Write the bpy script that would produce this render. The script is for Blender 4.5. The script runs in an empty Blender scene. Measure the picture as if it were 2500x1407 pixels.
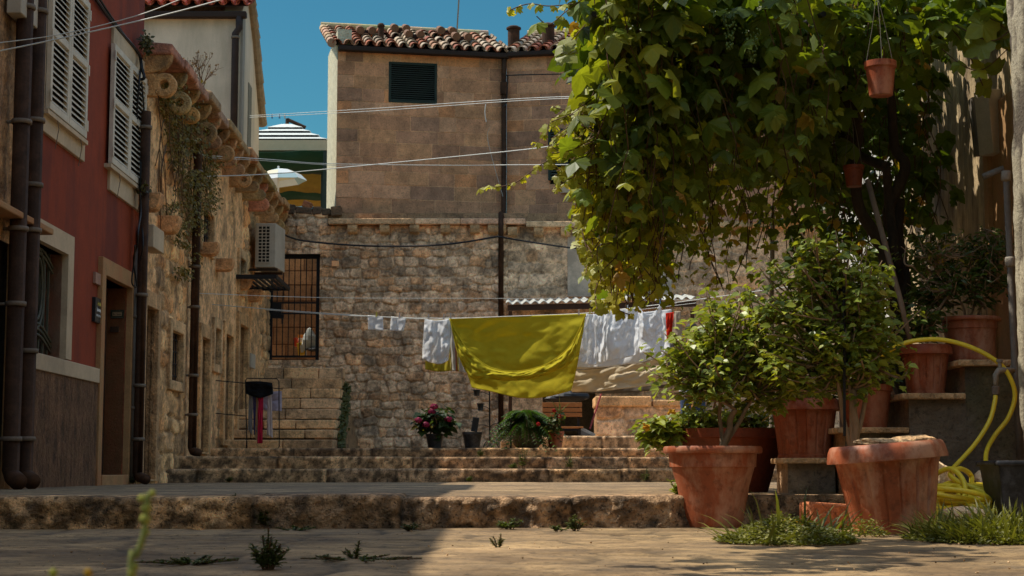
import bpy, math, random, numpy as np
from mathutils import Vector, Matrix
random.seed(7); rng = np.random.default_rng(7)
S = bpy.context.scene; COL = S.collection
F_, CH = 4100.0, 0.30
PITCH = math.atan(446.5/F_)
def ray(px, py):
    a, v = (px-1250)/F_, (703.5-py)/F_
    return Vector((a, math.cos(PITCH)-v*math.sin(PITCH), math.sin(PITCH)+v*math.cos(PITCH)))
CAM = Vector((0, 0, CH))
def W(px, py, Y):
    r = ray(px, py); return CAM + r*(Y/r.y)
class Frame:
    """a vertical wall plane: u runs along it, d is outward (towards the lane)"""
    def __init__(s, p0, u):
        s.p = Vector((p0[0], p0[1], 0)); s.u = Vector((u[0], u[1], 0)).normalized()
        n = Vector((s.u.y, -s.u.x, 0))
        s.n = n if n.dot(CAM-s.p) > 0 else -n
    def pt(s, u, z, d=0): return s.p + s.u*u + s.n*d + Vector((0, 0, z))
    def uz(s, px, py, d=0):
        r = ray(px, py); o = s.p + s.n*d
        t = (o-CAM).dot(s.n)/r.dot(s.n); q = CAM + r*t
        return (q-o).dot(s.u), q.z
# ---------------------------------------------------------------- mesh building
class MB:
    def __init__(s): s.v = []; s.f = []; s.c = []; s.col = None
    def add(s, vs, fs, col=None):
        b = len(s.v); s.v += [tuple(p) for p in vs]
        for f in fs: s.f.append([i+b for i in f]); s.c.append(col or s.col or (1, 1, 1))
    def hexa(s, p, col=None):
        s.add(p, [(0,3,2,1),(4,5,6,7),(0,1,5,4),(1,2,6,5),(2,3,7,6),(3,0,4,7)], col)
    def box(s, x0, x1, y0, y1, z0, z1, col=None):
        s.hexa([(x0,y0,z0),(x1,y0,z0),(x1,y1,z0),(x0,y1,z0),(x0,y0,z1),(x1,y0,z1),(x1,y1,z1),(x0,y1,z1)], col)
    def fbox(s, F, u0, u1, z0, z1, d0, d1, col=None):
        q = [F.pt(u0,z0,d0),F.pt(u1,z0,d0),F.pt(u1,z0,d1),F.pt(u0,z0,d1),F.pt(u0,z1,d0),F.pt(u1,z1,d0),F.pt(u1,z1,d1),F.pt(u0,z1,d1)]
        if F.u.cross(F.n).z < 0: q = [q[1],q[0],q[3],q[2],q[5],q[4],q[7],q[6]]
        s.hexa(q, col)
    def obox(s, c, sx, sy, sz, M=None, col=None):
        M = M or Matrix()
        s.hexa([Vector(c)+M@Vector((a*sx/2,b*sy/2,e*sz/2)) for a,b,e in
            ((-1,-1,-1),(1,-1,-1),(1,1,-1),(-1,1,-1),(-1,-1,1),(1,-1,1),(1,1,1),(-1,1,1))], col)
    def quad(s, a, b, c, d, col=None): s.add([a,b,c,d], [(0,1,2,3)], col)
    def tube(s, pts, r, n=8, col=None, closed=False):
        pts = [Vector(p) for p in pts]; N = len(pts); vs = []; up = None
        for i, p in enumerate(pts):
            a = pts[(i-1) % N] if closed or i > 0 else p
            b = pts[(i+1) % N] if closed or i < N-1 else p
            t = (b-a); t = t.normalized() if t.length > 1e-9 else Vector((0,0,1))
            if up is None:
                up = Vector((0,0,1)) if abs(t.z) < .9 else Vector((1,0,0))
            x = t.cross(up); x = x.normalized() if x.length > 1e-6 else t.orthogonal().normalized()
            y = x.cross(t).normalized(); up = y
            rr = r(i/(N-1)) if callable(r) else (r[i] if isinstance(r, (list, tuple)) else r)
            for k in range(n):
                w = 2*math.pi*k/n; vs.append(p + x*(math.cos(w)*rr) + y*(math.sin(w)*rr))
        fs = []
        for i in range(N if closed else N-1):
            j = (i+1) % N
            for k in range(n): fs.append((i*n+k, i*n+(k+1)%n, j*n+(k+1)%n, j*n+k))
        if not closed: fs += [tuple(range(n))[::-1], tuple((N-1)*n+k for k in range(n))]
        s.add(vs, fs, col)
    def lathe(s, prof, c, n=36, M=None, col=None, caps=True, mod=None):
        M = M or Matrix(); vs = []
        for r, z in prof:
            for k in range(n):
                w = 2*math.pi*k/n; q = r*(mod(w, z) if mod else 1)
                vs.append(Vector(c)+M@Vector((q*math.cos(w), q*math.sin(w), z)))
        fs = []
        for i in range(len(prof)-1):
            for k in range(n): fs.append((i*n+k, i*n+(k+1)%n, (i+1)*n+(k+1)%n, (i+1)*n+k))
        if caps: fs += [tuple(range(n))[::-1], tuple((len(prof)-1)*n+k for k in range(n))]
        s.add(vs, fs, col)
    def extr(s, poly, f, d0, d1, col=None, smooth=None):
        """poly: list of 2-D points, f(a,b,d)->world; extruded from d0 to d1"""
        n = len(poly); vs = [f(a,b,d0) for a,b in poly]+[f(a,b,d1) for a,b in poly]
        fs = [tuple(range(n))[::-1], tuple(range(n,2*n))]+[(i,(i+1)%n,n+(i+1)%n,n+i) for i in range(n)]
        s.add(vs, fs, col)
    def grid(s, P, col=None):
        h, w = P.shape[:2]
        s.add([tuple(map(float,q)) for q in P.reshape(-1,3)], [(i*w+j,i*w+j+1,(i+1)*w+j+1,(i+1)*w+j) for i in range(h-1) for j in range(w-1)], col)
    def build(s, name, mat, parent=None, smooth=False, origin=None, bevel=0, solid=0):
        me = bpy.data.meshes.new(name)
        V = np.array(s.v, dtype=np.float64).reshape(-1,3)
        if parent is not None: o0 = Vector(world_loc(parent)) if origin is None else Vector(origin)
        elif origin is not None: o0 = Vector(origin)
        else: o0 = Vector(((V[:,0].min()+V[:,0].max())/2, (V[:,1].min()+V[:,1].max())/2, V[:,2].min()))
        me.from_pydata([tuple(q) for q in (V-np.array(o0))], [], s.f); me.update()
        finish(me, V, s.f, s.c)
        if smooth: me.polygons.foreach_set('use_smooth', [True]*len(me.polygons))
        me.materials.append(mat)
        ob = bpy.data.objects.new(name, me); COL.objects.link(ob)
        if parent is not None:
            ob.parent = parent; ob.location = o0-Vector(world_loc(parent)) if origin is not None else (0,0,0)
        else: ob.location = o0
        if bevel:
            b = ob.modifiers.new('b', 'BEVEL'); b.width = bevel; b.segments = 2; b.limit_method = 'ANGLE'; b.angle_limit = math.radians(40)
        if solid:
            b = ob.modifiers.new('s', 'SOLIDIFY'); b.thickness = solid; b.offset = 0
        return ob
def world_loc(o): return tuple(o.location) if o.parent is None else tuple(Vector(o.location)+Vector(world_loc(o.parent)))
def finish(me, V, faces, cols):
    """uv in metres by face direction (u level, v up) and a face colour"""
    uv = me.uv_layers.new(name='UVMap'); nl = len(me.loops)
    li = np.zeros(nl, dtype=np.int32); me.loops.foreach_get('vertex_index', li)
    npol = len(me.polygons); nr = np.zeros(npol*3); me.polygons.foreach_get('normal', nr); nr = nr.reshape(-1,3)
    tot = np.zeros(npol, dtype=np.int32); me.polygons.foreach_get('loop_total', tot)
    N = np.repeat(nr, tot, axis=0); P = V[li]
    flat = np.abs(N[:,2]) > .75
    tx, ty = -N[:,1], N[:,0]; l = np.sqrt(tx*tx+ty*ty)+1e-9
    u = np.where(flat, P[:,0], (P[:,0]*tx+P[:,1]*ty)/l); v = np.where(flat, P[:,1], P[:,2])
    uv.data.foreach_set('uv', np.stack([u,v],1).astype(np.float32).ravel())
    if cols is not None:
        a = me.attributes.new('Col', 'FLOAT_COLOR', 'FACE')
        a.data.foreach_set('color', np.array([(c[0],c[1],c[2],1) for c in cols], dtype=np.float32).ravel())
def sheet(name, P, C, mat, keep=None, parent=None, kind=None):
    """one displaced surface from arrays: P points (h,w,3), C colours (h,w,3), keep faces (h-1,w-1)"""
    h, w = P.shape[:2]
    i = np.arange(h*w).reshape(h,w)
    q = np.stack([i[:-1,:-1], i[:-1,1:], i[1:,1:], i[1:,:-1]], -1).reshape(-1,4)
    if keep is not None: q = q[keep.ravel()]
    V = P.reshape(-1,3).astype(np.float64)
    return raw(name, V, q, C.reshape(-1,3), mat, parent, smooth=True)
def raw(name, V, q, C, mat, parent=None, smooth=True, facecol=False, origin=None):
    used = np.unique(q); mp = np.zeros(len(V), dtype=np.int64); mp[used] = np.arange(len(used))
    V = V[used]; q = mp[q]; k = q.shape[1]
    if not facecol: C = C[used]
    o0 = np.array(world_loc(parent)) if parent is not None else (np.array(origin) if origin is not None else np.array([(V[:,0].min()+V[:,0].max())/2,(V[:,1].min()+V[:,1].max())/2,V[:,2].min()]))
    me = bpy.data.meshes.new(name); me.vertices.add(len(V)); me.loops.add(q.size); me.polygons.add(len(q))
    me.vertices.foreach_set('co', (V-o0).astype(np.float32).ravel())
    me.loops.foreach_set('vertex_index', q.astype(np.int32).ravel())
    me.polygons.foreach_set('loop_start', (np.arange(len(q))*k).astype(np.int32))
    me.polygons.foreach_set('loop_total', np.full(len(q),k,dtype=np.int32))
    me.update(calc_edges=True)
    me.polygons.foreach_set('use_smooth', [smooth]*len(q))
    finish(me, V, None, None)
    a = me.attributes.new('Col','FLOAT_COLOR','FACE' if facecol else 'POINT')
    a.data.foreach_set('color', np.concatenate([C,np.ones((len(C),1))],1).astype(np.float32).ravel())
    me.materials.append(mat)
    ob = bpy.data.objects.new(name, me); COL.objects.link(ob)
    if parent is not None: ob.parent = parent
    else: ob.location = tuple(o0)
    return ob
def tag(o, label, cat, group=None, kind=None):
    o['label'] = label; o['category'] = cat
    if group: o['group'] = group
    if kind: o['kind'] = kind
    return o
def struct(o, label=None, kind='structure'):
    o['kind'] = kind
    if label: o['label'] = label
    return o
def root(name, loc, label, cat, group=None):
    o = bpy.data.objects.new(name, None); COL.objects.link(o); o.location = loc; o.empty_display_size = .1
    return tag(o, label, cat, group)
def dup(r, loc, label, rz=0, group=None, scale=None):
    c = r.copy(); COL.objects.link(c); c.location = loc; c.rotation_euler = (0,0,rz); c['label'] = label
    if group: c['group'] = group
    if scale: c.scale = scale
    for ch in [o for o in COL.objects if o.parent == r]:
        d = ch.copy(); COL.objects.link(d); d.parent = c
        for g in [o for o in COL.objects if o.parent == ch]:
            e = g.copy(); COL.objects.link(e); e.parent = d
    return c
# ---------------------------------------------------------------- numpy noise
def vnoise(x, y, seed=0):
    xi = np.floor(x).astype(np.int64); yi = np.floor(y).astype(np.int64); fx = x-xi; fy = y-yi
    def h(a, b):
        n = (a*374761393 + b*668265263 + seed*1442695041) & 0x7fffffff
        n = ((n ^ (n >> 13))*1274126177) & 0x7fffffff
        return ((n ^ (n >> 16)) & 0xffff)/65535.0
    fx = fx*fx*(3-2*fx); fy = fy*fy*(3-2*fy)
    return (h(xi,yi)*(1-fx)+h(xi+1,yi)*fx)*(1-fy)+(h(xi,yi+1)*(1-fx)+h(xi+1,yi+1)*fx)*fy
def fbm(x, y, octv=4, seed=0):
    s = 0; a = .5; t = 0
    for o in range(octv):
        s = s+a*vnoise(x*2**o+o*17.3, y*2**o-o*9.1, seed+o); t += a; a *= .5
    return s/t
def sstep(a, b, x):
    t = np.clip((x-a)/(b-a),0,1); return t*t*(3-2*t)
def mixc(c1, c2, t): return np.array(c1)*(1-t[...,None])+np.array(c2)*t[...,None]
# ---------------------------------------------------------------- materials
def nmat(name):
    m = bpy.data.materials.new(name); m.use_nodes = True; nt = m.node_tree
    return m, nt, nt.nodes['Principled BSDF']
def nd(nt, typ, **k):
    n = nt.nodes.new(typ)
    for a, b in k.items():
        if a.startswith('i_'):
            key = a[2:]; n.inputs[int(key) if key.isdigit() else key].default_value = b
        else: setattr(n, a, b)
    return n
def ramp(nt, fac, stops):
    r = nt.nodes.new('ShaderNodeValToRGB'); e = r.color_ramp.elements
    while len(e) < len(stops): e.new(.5)
    for x, (p, c) in zip(e, stops): x.position = p; x.color = (*c, 1) if len(c) == 3 else c
    nt.links.new(fac, r.inputs[0]); return r
def mulc(nt, a, b, f=1.0, mode='MULTIPLY'):
    m = nd(nt, 'ShaderNodeMix', data_type='RGBA', blend_type=mode); m.inputs[0].default_value = f if not hasattr(f,'links') else 1
    if hasattr(f,'links'): nt.links.new(f, m.inputs[0])
    for k, s in ((6,a),(7,b)):
        if hasattr(s,'links'): nt.links.new(s, m.inputs[k])
        else: m.inputs[k].default_value = (*s,1)
    return m.outputs[2]
def g3(v): return (v,v,v)
def surf(name, col=None, rough=.85, metal=0, var=.35, scale=6, fine=60, bump=.3, bdist=.01, stretch=(1,1,1), stain=None, stain_scale=1.2, stain_amt=.5, spec=.3, vc=False, streak=0, transl=0, tcol=None, pits=0):
    """general surface: colour (or the mesh's own Col) broken by two noises, wear stains and a bump"""
    m, nt, b = nmat(name); L = nt.links
    tc = nd(nt,'ShaderNodeTexCoord'); mp = nd(nt,'ShaderNodeMapping'); mp.inputs['Scale'].default_value = stretch
    L.new(tc.outputs['Object'], mp.inputs[0])
    n1 = nd(nt,'ShaderNodeTexNoise', i_Scale=scale, i_Detail=6.0, i_Roughness=.66); L.new(mp.outputs[0], n1.inputs[0])
    n2 = nd(nt,'ShaderNodeTexNoise', i_Scale=fine, i_Detail=4.0, i_Roughness=.6); L.new(mp.outputs[0], n2.inputs[0])
    r1 = ramp(nt, n1.outputs[0], [(.3,g3(1-var)),(.7,g3(1+var*.35))])
    r2 = ramp(nt, n2.outputs[0], [(.3,g3(1-var*.6)),(.7,g3(1+var*.2))])
    if vc:
        at = nd(nt,'ShaderNodeAttribute', attribute_name='Col'); base = at.outputs['Color']
        if col: base = mulc(nt, base, col)
    else: base = col
    c = mulc(nt, base, r1.outputs[0]); c = mulc(nt, c, r2.outputs[0])
    if stain:
        n3 = nd(nt,'ShaderNodeTexNoise', i_Scale=stain_scale, i_Detail=8.0, i_Roughness=.7)
        mp3 = nd(nt,'ShaderNodeMapping'); mp3.inputs['Scale'].default_value = (1,1,1-.8*streak); L.new(tc.outputs['Object'], mp3.inputs[0]); L.new(mp3.outputs[0], n3.inputs[0])
        r3 = ramp(nt, n3.outputs[0], [(.47,g3(0)),(.62,g3(stain_amt))]); c = mulc(nt, c, stain, r3.outputs[0], 'MIX')
    if pits:
        n4 = nd(nt,'ShaderNodeTexNoise', i_Scale=fine*.55, i_Detail=3.0, i_Roughness=.7); L.new(mp.outputs[0], n4.inputs[0])
        r4 = ramp(nt, n4.outputs[0], [(.36,g3(1-pits)),(.45,g3(1)),(.60,g3(1)),(.68,g3(1+pits*.35))]); c = mulc(nt, c, r4.outputs[0])
    L.new(c, b.inputs['Base Color']); b.inputs['Roughness'].default_value = rough; b.inputs['Metallic'].default_value = metal
    b.inputs['Specular IOR Level'].default_value = spec
    if bump:
        ad = nd(nt,'ShaderNodeMath', operation='ADD'); L.new(n1.outputs[0], ad.inputs[0]); L.new(n2.outputs[0], ad.inputs[1])
        bp = nd(nt,'ShaderNodeBump', i_Strength=bump, i_Distance=bdist); L.new(ad.outputs[0], bp.inputs['Height']); L.new(bp.outputs[0], b.inputs['Normal'])
    if transl:
        t = nd(nt,'ShaderNodeBsdfTranslucent'); tc2 = mulc(nt, c, tcol or (1,1,1)); L.new(tc2, t.inputs[0])
        mx = nd(nt,'ShaderNodeMixShader', i_0=transl); out = nt.nodes['Material Output']
        L.new(b.outputs[0], mx.inputs[1]); L.new(t.outputs[0], mx.inputs[2]); L.new(mx.outputs[0], out.inputs[0])
    return m
M = {}
M['stone'] = surf('weathered limestone', (2.75,2.1,1.5), vc=True, var=.45, scale=5, fine=45, bump=.8, bdist=.03, pits=.4, stain=(.03,.025,.02), stain_scale=2.2, stain_amt=.55)
M['edge'] = surf('rough hewn limestone edge', (3.0,2.25,1.6), vc=True, var=.55, scale=9, fine=75, bump=1.0, bdist=.03, pits=.7, stain=(.05,.04,.03), stain_scale=3.5, stain_amt=.4)
M['daub'] = surf('stained old render', vc=True, var=.3, scale=7, fine=60, bump=.6, bdist=.015, pits=.4)
M['ashlar'] = surf('dressed stone block', (3.15,2.15,1.48), vc=True, var=.3, scale=7, fine=70, bump=.45, bdist=.012, pits=.35, stain=(.07,.05,.035), stain_scale=1.6, stain_amt=.35)
M['ground'] = surf('worn paving stone', (1.15,.94,.64), vc=True, var=.3, scale=9, fine=60, bump=.3, bdist=.006, pits=.5, stain=(.09,.065,.042), stain_scale=2.6, stain_amt=.6)
M['redpl'] = surf('red lime render', (.29,.046,.012), var=.25, scale=2.5, fine=50, bump=.12, stain=(.09,.02,.014), stain_scale=1.5, stain_amt=.6, streak=1)
M['whitepl'] = surf('cream lime render', (.70,.56,.42), var=.15, scale=2, fine=60, bump=.15, stain=(.33,.28,.2), stain_scale=1.1, stain_amt=.5, streak=1)
M['litpl'] = surf('coarse pale render', (.60,.56,.40), var=.35, scale=9, fine=35, bump=.8, bdist=.02)
M['surround'] = surf('pale painted stone surround', (.58,.44,.29), var=.15, bump=.15, stain=(.25,.2,.14), stain_amt=.4)
M['tanst'] = surf('tan sandstone frame', (.46,.255,.11), var=.3, bump=.2, stain=(.34,.10,.04), stain_scale=3, stain_amt=.45)
M['dado'] = surf('dark rough-cast dado', (.26,.13,.065), var=.8, scale=9, fine=55, bump=1, bdist=.03, stretch=(1,1,.45), stain=(.2,.11,.05), stain_scale=7, stain_amt=.5)
M['shutter'] = surf('white painted shutter wood', (.66,.58,.46), rough=.65, var=.12, bump=.05, stain=(.3,.25,.18), stain_scale=5, stain_amt=.25)
M['green'] = surf('dark green paint', (.022,.034,.024), rough=.6, spec=.25, var=.2, bump=.05)
M['iron'] = surf('black wrought iron', (.012,.011,.012), rough=.6, var=.3, bump=.1)
M['brownpipe'] = surf('brown painted metal pipe', (.060,.028,.014), rough=.75, var=.45, scale=5, bump=.1, spec=.15, stain=(.11,.05,.025), stain_scale=6, stain_amt=.5)
M['band'] = surf('tarnished pipe bracket', (.20,.15,.11), rough=.7, spec=.2, var=.3)
M['greypipe'] = surf('grey plastic conduit', (.20,.17,.14), rough=.7, spec=.2, var=.25)
M['wood'] = surf('dark varnished door wood', (.06,.028,.014), rough=.5, var=.4, stretch=(8,8,.6), bump=.2)
M['dark'] = surf('unlit interior', (.012,.010,.008), var=.2, bump=0)
M['glass'] = surf('dark window glass', (.03,.03,.03), rough=.1, var=0, bump=0, spec=.6)
M['tile'] = surf('clay roof tile', vc=True, var=.35, scale=8, fine=50, bump=.3)
M['gutter'] = surf('dark brown gutter metal', (.035,.02,.014), rough=.7, spec=.2, var=.2)
M['ac'] = surf('dusty white appliance casing', (.50,.43,.34), rough=.6, var=.15, bump=.03, stain=(.2,.16,.11), stain_amt=.3)
M['slat'] = surf('highlit green slat', (.075,.085,.065), rough=.6, var=.2, bump=.05)  # lighter than the frame paint: the slats' highlights are put into this colour
M['rope'] = surf('pale plastic line', (.55,.55,.5), rough=.5, var=.2, bump=0)
M['cable'] = surf('black cable sheath', (.01,.009,.009), rough=.5, var=.2, bump=0)
M['white'] = surf('plain white paint', (.7,.7,.68), var=.1)
M['metal'] = surf('galvanised sheet', (.34,.29,.23), rough=.6, spec=.25, var=.3)
# ---------------------------------------------------------------- masonry
def rubble(name, F, u0, u1, z0, z1, step, rowh, wid, pal, mortar, amp=.035, keepf=None, holes=(), parent=None, d=0, seed=1, mort_w=.02, mat=None, rough=.006, plaster=0):
    """wall of irregular stones in mortar, really displaced"""
    nu = max(2,int((u1-u0)/step)); nz = max(2,int((z1-z0)/step))
    U, Z = np.meshgrid(np.linspace(u0,u1,nu+1), np.linspace(z0,z1,nz+1))
    r = np.random.default_rng(seed); seeds = []; z = z0-rowh
    while z < z1+rowh:
        h = rowh*r.uniform(.7,1.3); u = u0-wid*r.uniform(0,2)
        while u < u1+wid:
            w = wid*r.uniform(.45,1.6); seeds.append((u+w/2, z+h/2+r.uniform(-.18,.18)*h, w, h)); u += w
        z += h
    sd = np.array(seeds); ncol = len(sd)
    Ud = U+(fbm(U*5,Z*5,3,seed)-.5)*.10; Zd = Z+(fbm(U*5+40,Z*5,3,seed+3)-.5)*.10
    f1 = np.full(U.shape, 9.0); f2 = np.full(U.shape, 9.0); idx = np.zeros(U.shape, dtype=int)
    for k,(su,sz,sw,sh) in enumerate(sd):
        iz0 = int(max(0,(sz-sh*1.6-z0)/step)); iz1 = int(min(nz+1,(sz+sh*1.6-z0)/step+2))
        iu0 = int(max(0,(su-sw*1.6-u0)/step)); iu1 = int(min(nu+1,(su+sw*1.6-u0)/step+2))
        if iz1 <= iz0 or iu1 <= iu0: continue
        s = (slice(iz0,iz1),slice(iu0,iu1))
        a = np.abs(Ud[s]-su)/sw*2; b = np.abs(Zd[s]-sz)/sh*2
        dd = (a**3.5+b**3.5)**(1/3.5)
        n = dd < f1[s]; f2[s] = np.where(n, f1[s], np.minimum(f2[s],dd)); idx[s] = np.where(n,k,idx[s]); f1[s] = np.where(n,dd,f1[s])
    e = (f2-f1)+ (fbm(U*16,Z*16,3,seed+9)-.5)*.25
    st = sstep(mort_w*4, mort_w*4+.30, e)*sstep(1.30,.95,f1)
    prd = r.uniform(-.4,1,ncol)[idx]
    nz_ = fbm(U*11,Z*11,4,seed+5)
    D = st*amp*(.75+.5*prd) + (nz_-.5)*amp*.9 + (fbm(U*45,Z*45,2,seed+7)-.5)*rough*2
    pl = sstep(.52,.62,fbm(U*.9,Z*.5,4,seed+21))*plaster
    D = D*(1-pl)+pl*(amp*.8+(nz_-.5)*amp*.3)
    pals = np.array(pal)[r.integers(0,len(pal),ncol)]*r.uniform(.72,1.28,(ncol,1))
    C = pals[idx]*(.72+.56*nz_[...,None])
    C = mixc(mortar,(0,0,0),np.zeros(U.shape))*(1-st[...,None]) + C*st[...,None]
    C = C*(1-pl[...,None]) + np.array(mortar)*1.15*pl[...,None]
    C *= (.8+.4*fbm(U*1.1,Z*.7,3,seed+11))[...,None]
    C *= (.74+.42*sstep(.30,.62,fbm(U*26,Z*26,3,seed+13)))[...,None]
    C *= (1-.32*np.exp(-((e-mort_w*4-.10)/.10)**2)*(1-pl))[...,None]  # crevice shading round each stone, put into the colour
    p0 = np.array(F.p); uu = np.array(F.u); nn = np.array(F.n)
    P = p0+U[...,None]*uu+(D+d)[...,None]*nn; P[...,2] += Z
    cu = (U[1:,1:]+U[:-1,:-1])/2; cz = (Z[1:,1:]+Z[:-1,:-1])/2
    keep = np.ones(cu.shape, bool)
    for (a,b,c,e2) in holes: keep &= ~((cu>a)&(cu<b)&(cz>c)&(cz<e2))
    if keepf is not None: keep &= keepf(cu,cz)
    if F.u.cross(F.n).z > 0: P = P[:,::-1]; C = C[:,::-1]; keep = keep[:,::-1]
    return sheet(name, P, C, mat or M['stone'], keep, parent)
def ashlar(mb, F, u0, u1, z0, z1, rowh, wmin, wmax, pal, mortar, holes=(), seed=1, d=0, gap=.008, proud=.006, ztop=None):
    r = random.Random(seed); z = z0
    while z < z1-.02:
        h = min(rowh*r.uniform(.85,1.2), z1-z)
        if z1-(z+h) < rowh*.4: h = z1-z
        u = u0
        while u < u1-.01:
            w = r.uniform(wmin,wmax)
            if u == u0: w *= r.uniform(.4,1)
            if u1-(u+w) < wmin*.5: w = u1-u
            w = min(w,u1-u); segs = [(u,u+w,z,z+h)]
            for (a,b,c,e) in holes:
                ns = []
                for (s0,s1,t0,t1) in segs:
                    if s1<=a or s0>=b or t1<=c or t0>=e: ns.append((s0,s1,t0,t1)); continue
                    if s0<a: ns.append((s0,a,t0,t1))
                    if s1>b: ns.append((b,s1,t0,t1))
                    m0,m1 = max(s0,a),min(s1,b)
                    if t0<c: ns.append((m0,m1,t0,c))
                    if t1>e: ns.append((m0,m1,e,t1))
                segs = ns
            c = random.Random(r.random()).choice(pal); k = r.uniform(.82,1.14); pr = proud*r.uniform(.3,1.5)
            for (s0,s1,t0,t1) in segs:
                if s1-s0>.03 and t1-t0>.03: mb.fbox(F,s0+gap/2,s1-gap/2,t0+gap/2,t1-gap/2,d-.02,d+pr,(c[0]*k,c[1]*k,c[2]*k))
            u += w
        z += h
    rects(mb,F,u0,u1,z0,z1,holes,d-.03,d,mortar)
def rects(mb, F, u0, u1, z0, z1, holes, d0, d1, col=None):
    us = sorted({u0,u1,*[min(max(x,u0),u1) for h in holes for x in h[:2]]}); zs = sorted({z0,z1,*[min(max(x,z0),z1) for h in holes for x in h[2:]]})
    for a,b in zip(us,us[1:]):
        run = None
        for c,e in zip(zs,zs[1:]):
            mu,mz = (a+b)/2,(c+e)/2
            hole = any(h[0]<mu<h[1] and h[2]<mz<h[3] for h in holes)
            if hole:
                if run: mb.fbox(F,a,b,run[0],run[1],d0,d1,col); run = None
            else: run = (run[0],e) if run else (c,e)
        if run: mb.fbox(F,a,b,run[0],run[1],d0,d1,col)
def reveal(mb, F, h, d0, d1, col=None, t=.03):
    """the four inner faces of an opening h=(u0,u1,z0,z1), from depth d0 (back) to d1"""
    u0,u1,z0,z1 = h
    mb.fbox(F,u0-t,u0,z0-t,z1+t,d0,d1,col); mb.fbox(F,u1,u1+t,z0-t,z1+t,d0,d1,col)
    mb.fbox(F,u0,u1,z1,z1+t,d0,d1,col); mb.fbox(F,u0,u1,z0-t,z0,d0,d1,col)
def frame4(mb, F, o, i, d0, d1, col=None):
    """a flat surround: outer rect o, inner rect i"""
    rects(mb,F,o[0],o[1],o[2],o[3],[i],d0,d1,col)
def step_strip(name, path, z0, z1, depth, ds, blk, rough, seed, pal, mat=None, rad=.03, dark=.35):
    """a course of worn stone blocks: riser, rounded nosing and tread"""
    path = [Vector((*p,0)) for p in path]; L = [0]
    for a,b in zip(path,path[1:]): L.append(L[-1]+(b-a).length)
    n = int(L[-1]/ds)+1; s = np.linspace(0,L[-1],n+1)
    X = np.interp(s,L,[p.x for p in path]); Y = np.interp(s,L,[p.y for p in path])
    H = z1-z0; prof = [(0,z0-.02)]+[(0,z0+(H-rad)*t) for t in np.linspace(0,1,max(4,int(H/ds)))]+[(rad*(1-math.cos(a)),z1-rad+rad*math.sin(a)) for a in (.5,1.0,1.5708)]
    x = rad+ds*1.5; k = 1.5
    while x < depth: prof.append((x,z1)); x += ds*k; k *= 1.25
    prof.append((depth,z1)); prof = np.array(prof); r = np.random.default_rng(seed)
    j = [0]
    while j[-1] < L[-1]: j.append(j[-1]+blk*r.uniform(.6,1.5))
    j = np.array(j); bi = np.searchsorted(j,s)-1; bi = np.clip(bi,0,len(j)-2)
    ds_ = np.minimum(s-j[bi], j[bi+1]-s)
    S_, T = np.meshgrid(s,np.arange(len(prof)),indexing='ij'); PO = prof[:,0][None,:]+0*S_; PZ = prof[:,1][None,:]+0*S_
    arc = PO-PZ
    front = np.exp(-PO/.12)
    wob = (fbm(S_*3.2,arc*4,4,seed)-.5); fine = fbm(S_*15,arc*15,4,seed+2)-.5
    joint = np.exp(-(ds_/.018)**2)[:,None]
    off = -(wob*2.0*rough+fine*2.0*rough)*front+joint*.03*front + (r.uniform(-1,1,len(j))[bi]*rough*.5)[:,None]
    zz = PZ + ((r.uniform(-1,1,len(j))[bi])*rough*.22)[:,None]*(PZ>z0+.01) + (fbm(S_*4,PO*4,3,seed+4)-.5)*rough*.5*(PZ>z0+.01) - joint*.008*(PO>=rad*.5)*(PO<.5)
    P = np.stack([X[:,None]+0*PO, Y[:,None]+PO+off, zz],-1)
    cb = np.array(pal)[r.integers(0,len(pal),len(j))]*r.uniform(.8,1.2,(len(j),1))
    C = cb[bi][:,None,:]*(.75+.5*fbm(S_*7,arc*7,4,seed+6))[...,None]
    stn = sstep(.50,.62,fbm(S_*1.7,arc*5,5,seed+8))*dark; C = C*(1-stn[...,None]) + np.array((.03,.027,.02))*stn[...,None]
    C *= (1-.6*joint*front)[...,None]
    C *= (.38+1.0*sstep(.32,.64,fbm(S_*17,arc*17,4,seed+2)))[...,None]
    return struct(sheet(name, P[:, ::-1] if False else P, C, mat or M['stone']))
# ================================================================ camera and light
cd = bpy.data.cameras.new('camera'); cam = bpy.data.objects.new('camera', cd); COL.objects.link(cam)
cam.location = CAM; cam.rotation_euler = (math.pi/2+PITCH, 0, 0)
cd.sensor_width = 36; cd.lens = 36*F_/2500; cd.clip_end = 500; cd.clip_start = .05
cd.dof.use_dof = True; cd.dof.focus_distance = 11; cd.dof.aperture_fstop = 12
S.camera = cam
SUNV = Vector((-.62, .145, 1)).normalized()
el = math.asin(SUNV.z); az = math.atan2(SUNV.x, SUNV.y)
w = bpy.data.worlds.new('World'); S.world = w; w.use_nodes = True; nt = w.node_tree
bg = nt.nodes['Background']; sky = nt.nodes.new('ShaderNodeTexSky'); sky.sky_type = 'NISHITA'; sky.sun_disc = False
sky.sun_elevation = el; sky.sun_rotation = az; sky.air_density = 1.2; sky.ozone_density = 3.0; sky.dust_density = .1
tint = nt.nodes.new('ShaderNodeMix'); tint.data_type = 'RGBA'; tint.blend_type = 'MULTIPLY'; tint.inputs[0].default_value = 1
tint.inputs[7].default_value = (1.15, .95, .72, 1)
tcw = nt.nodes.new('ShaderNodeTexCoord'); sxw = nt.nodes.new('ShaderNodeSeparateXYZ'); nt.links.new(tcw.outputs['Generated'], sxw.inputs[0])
lowsky = ramp(nt, sxw.outputs[2], [(0,(.090,.235,.295)),(.10,(.072,.210,.275)),(.30,(.060,.190,.265)),(.60,(1,1,1))])   # dims and blues the low visible sky; zenith left bright as fill light
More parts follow.
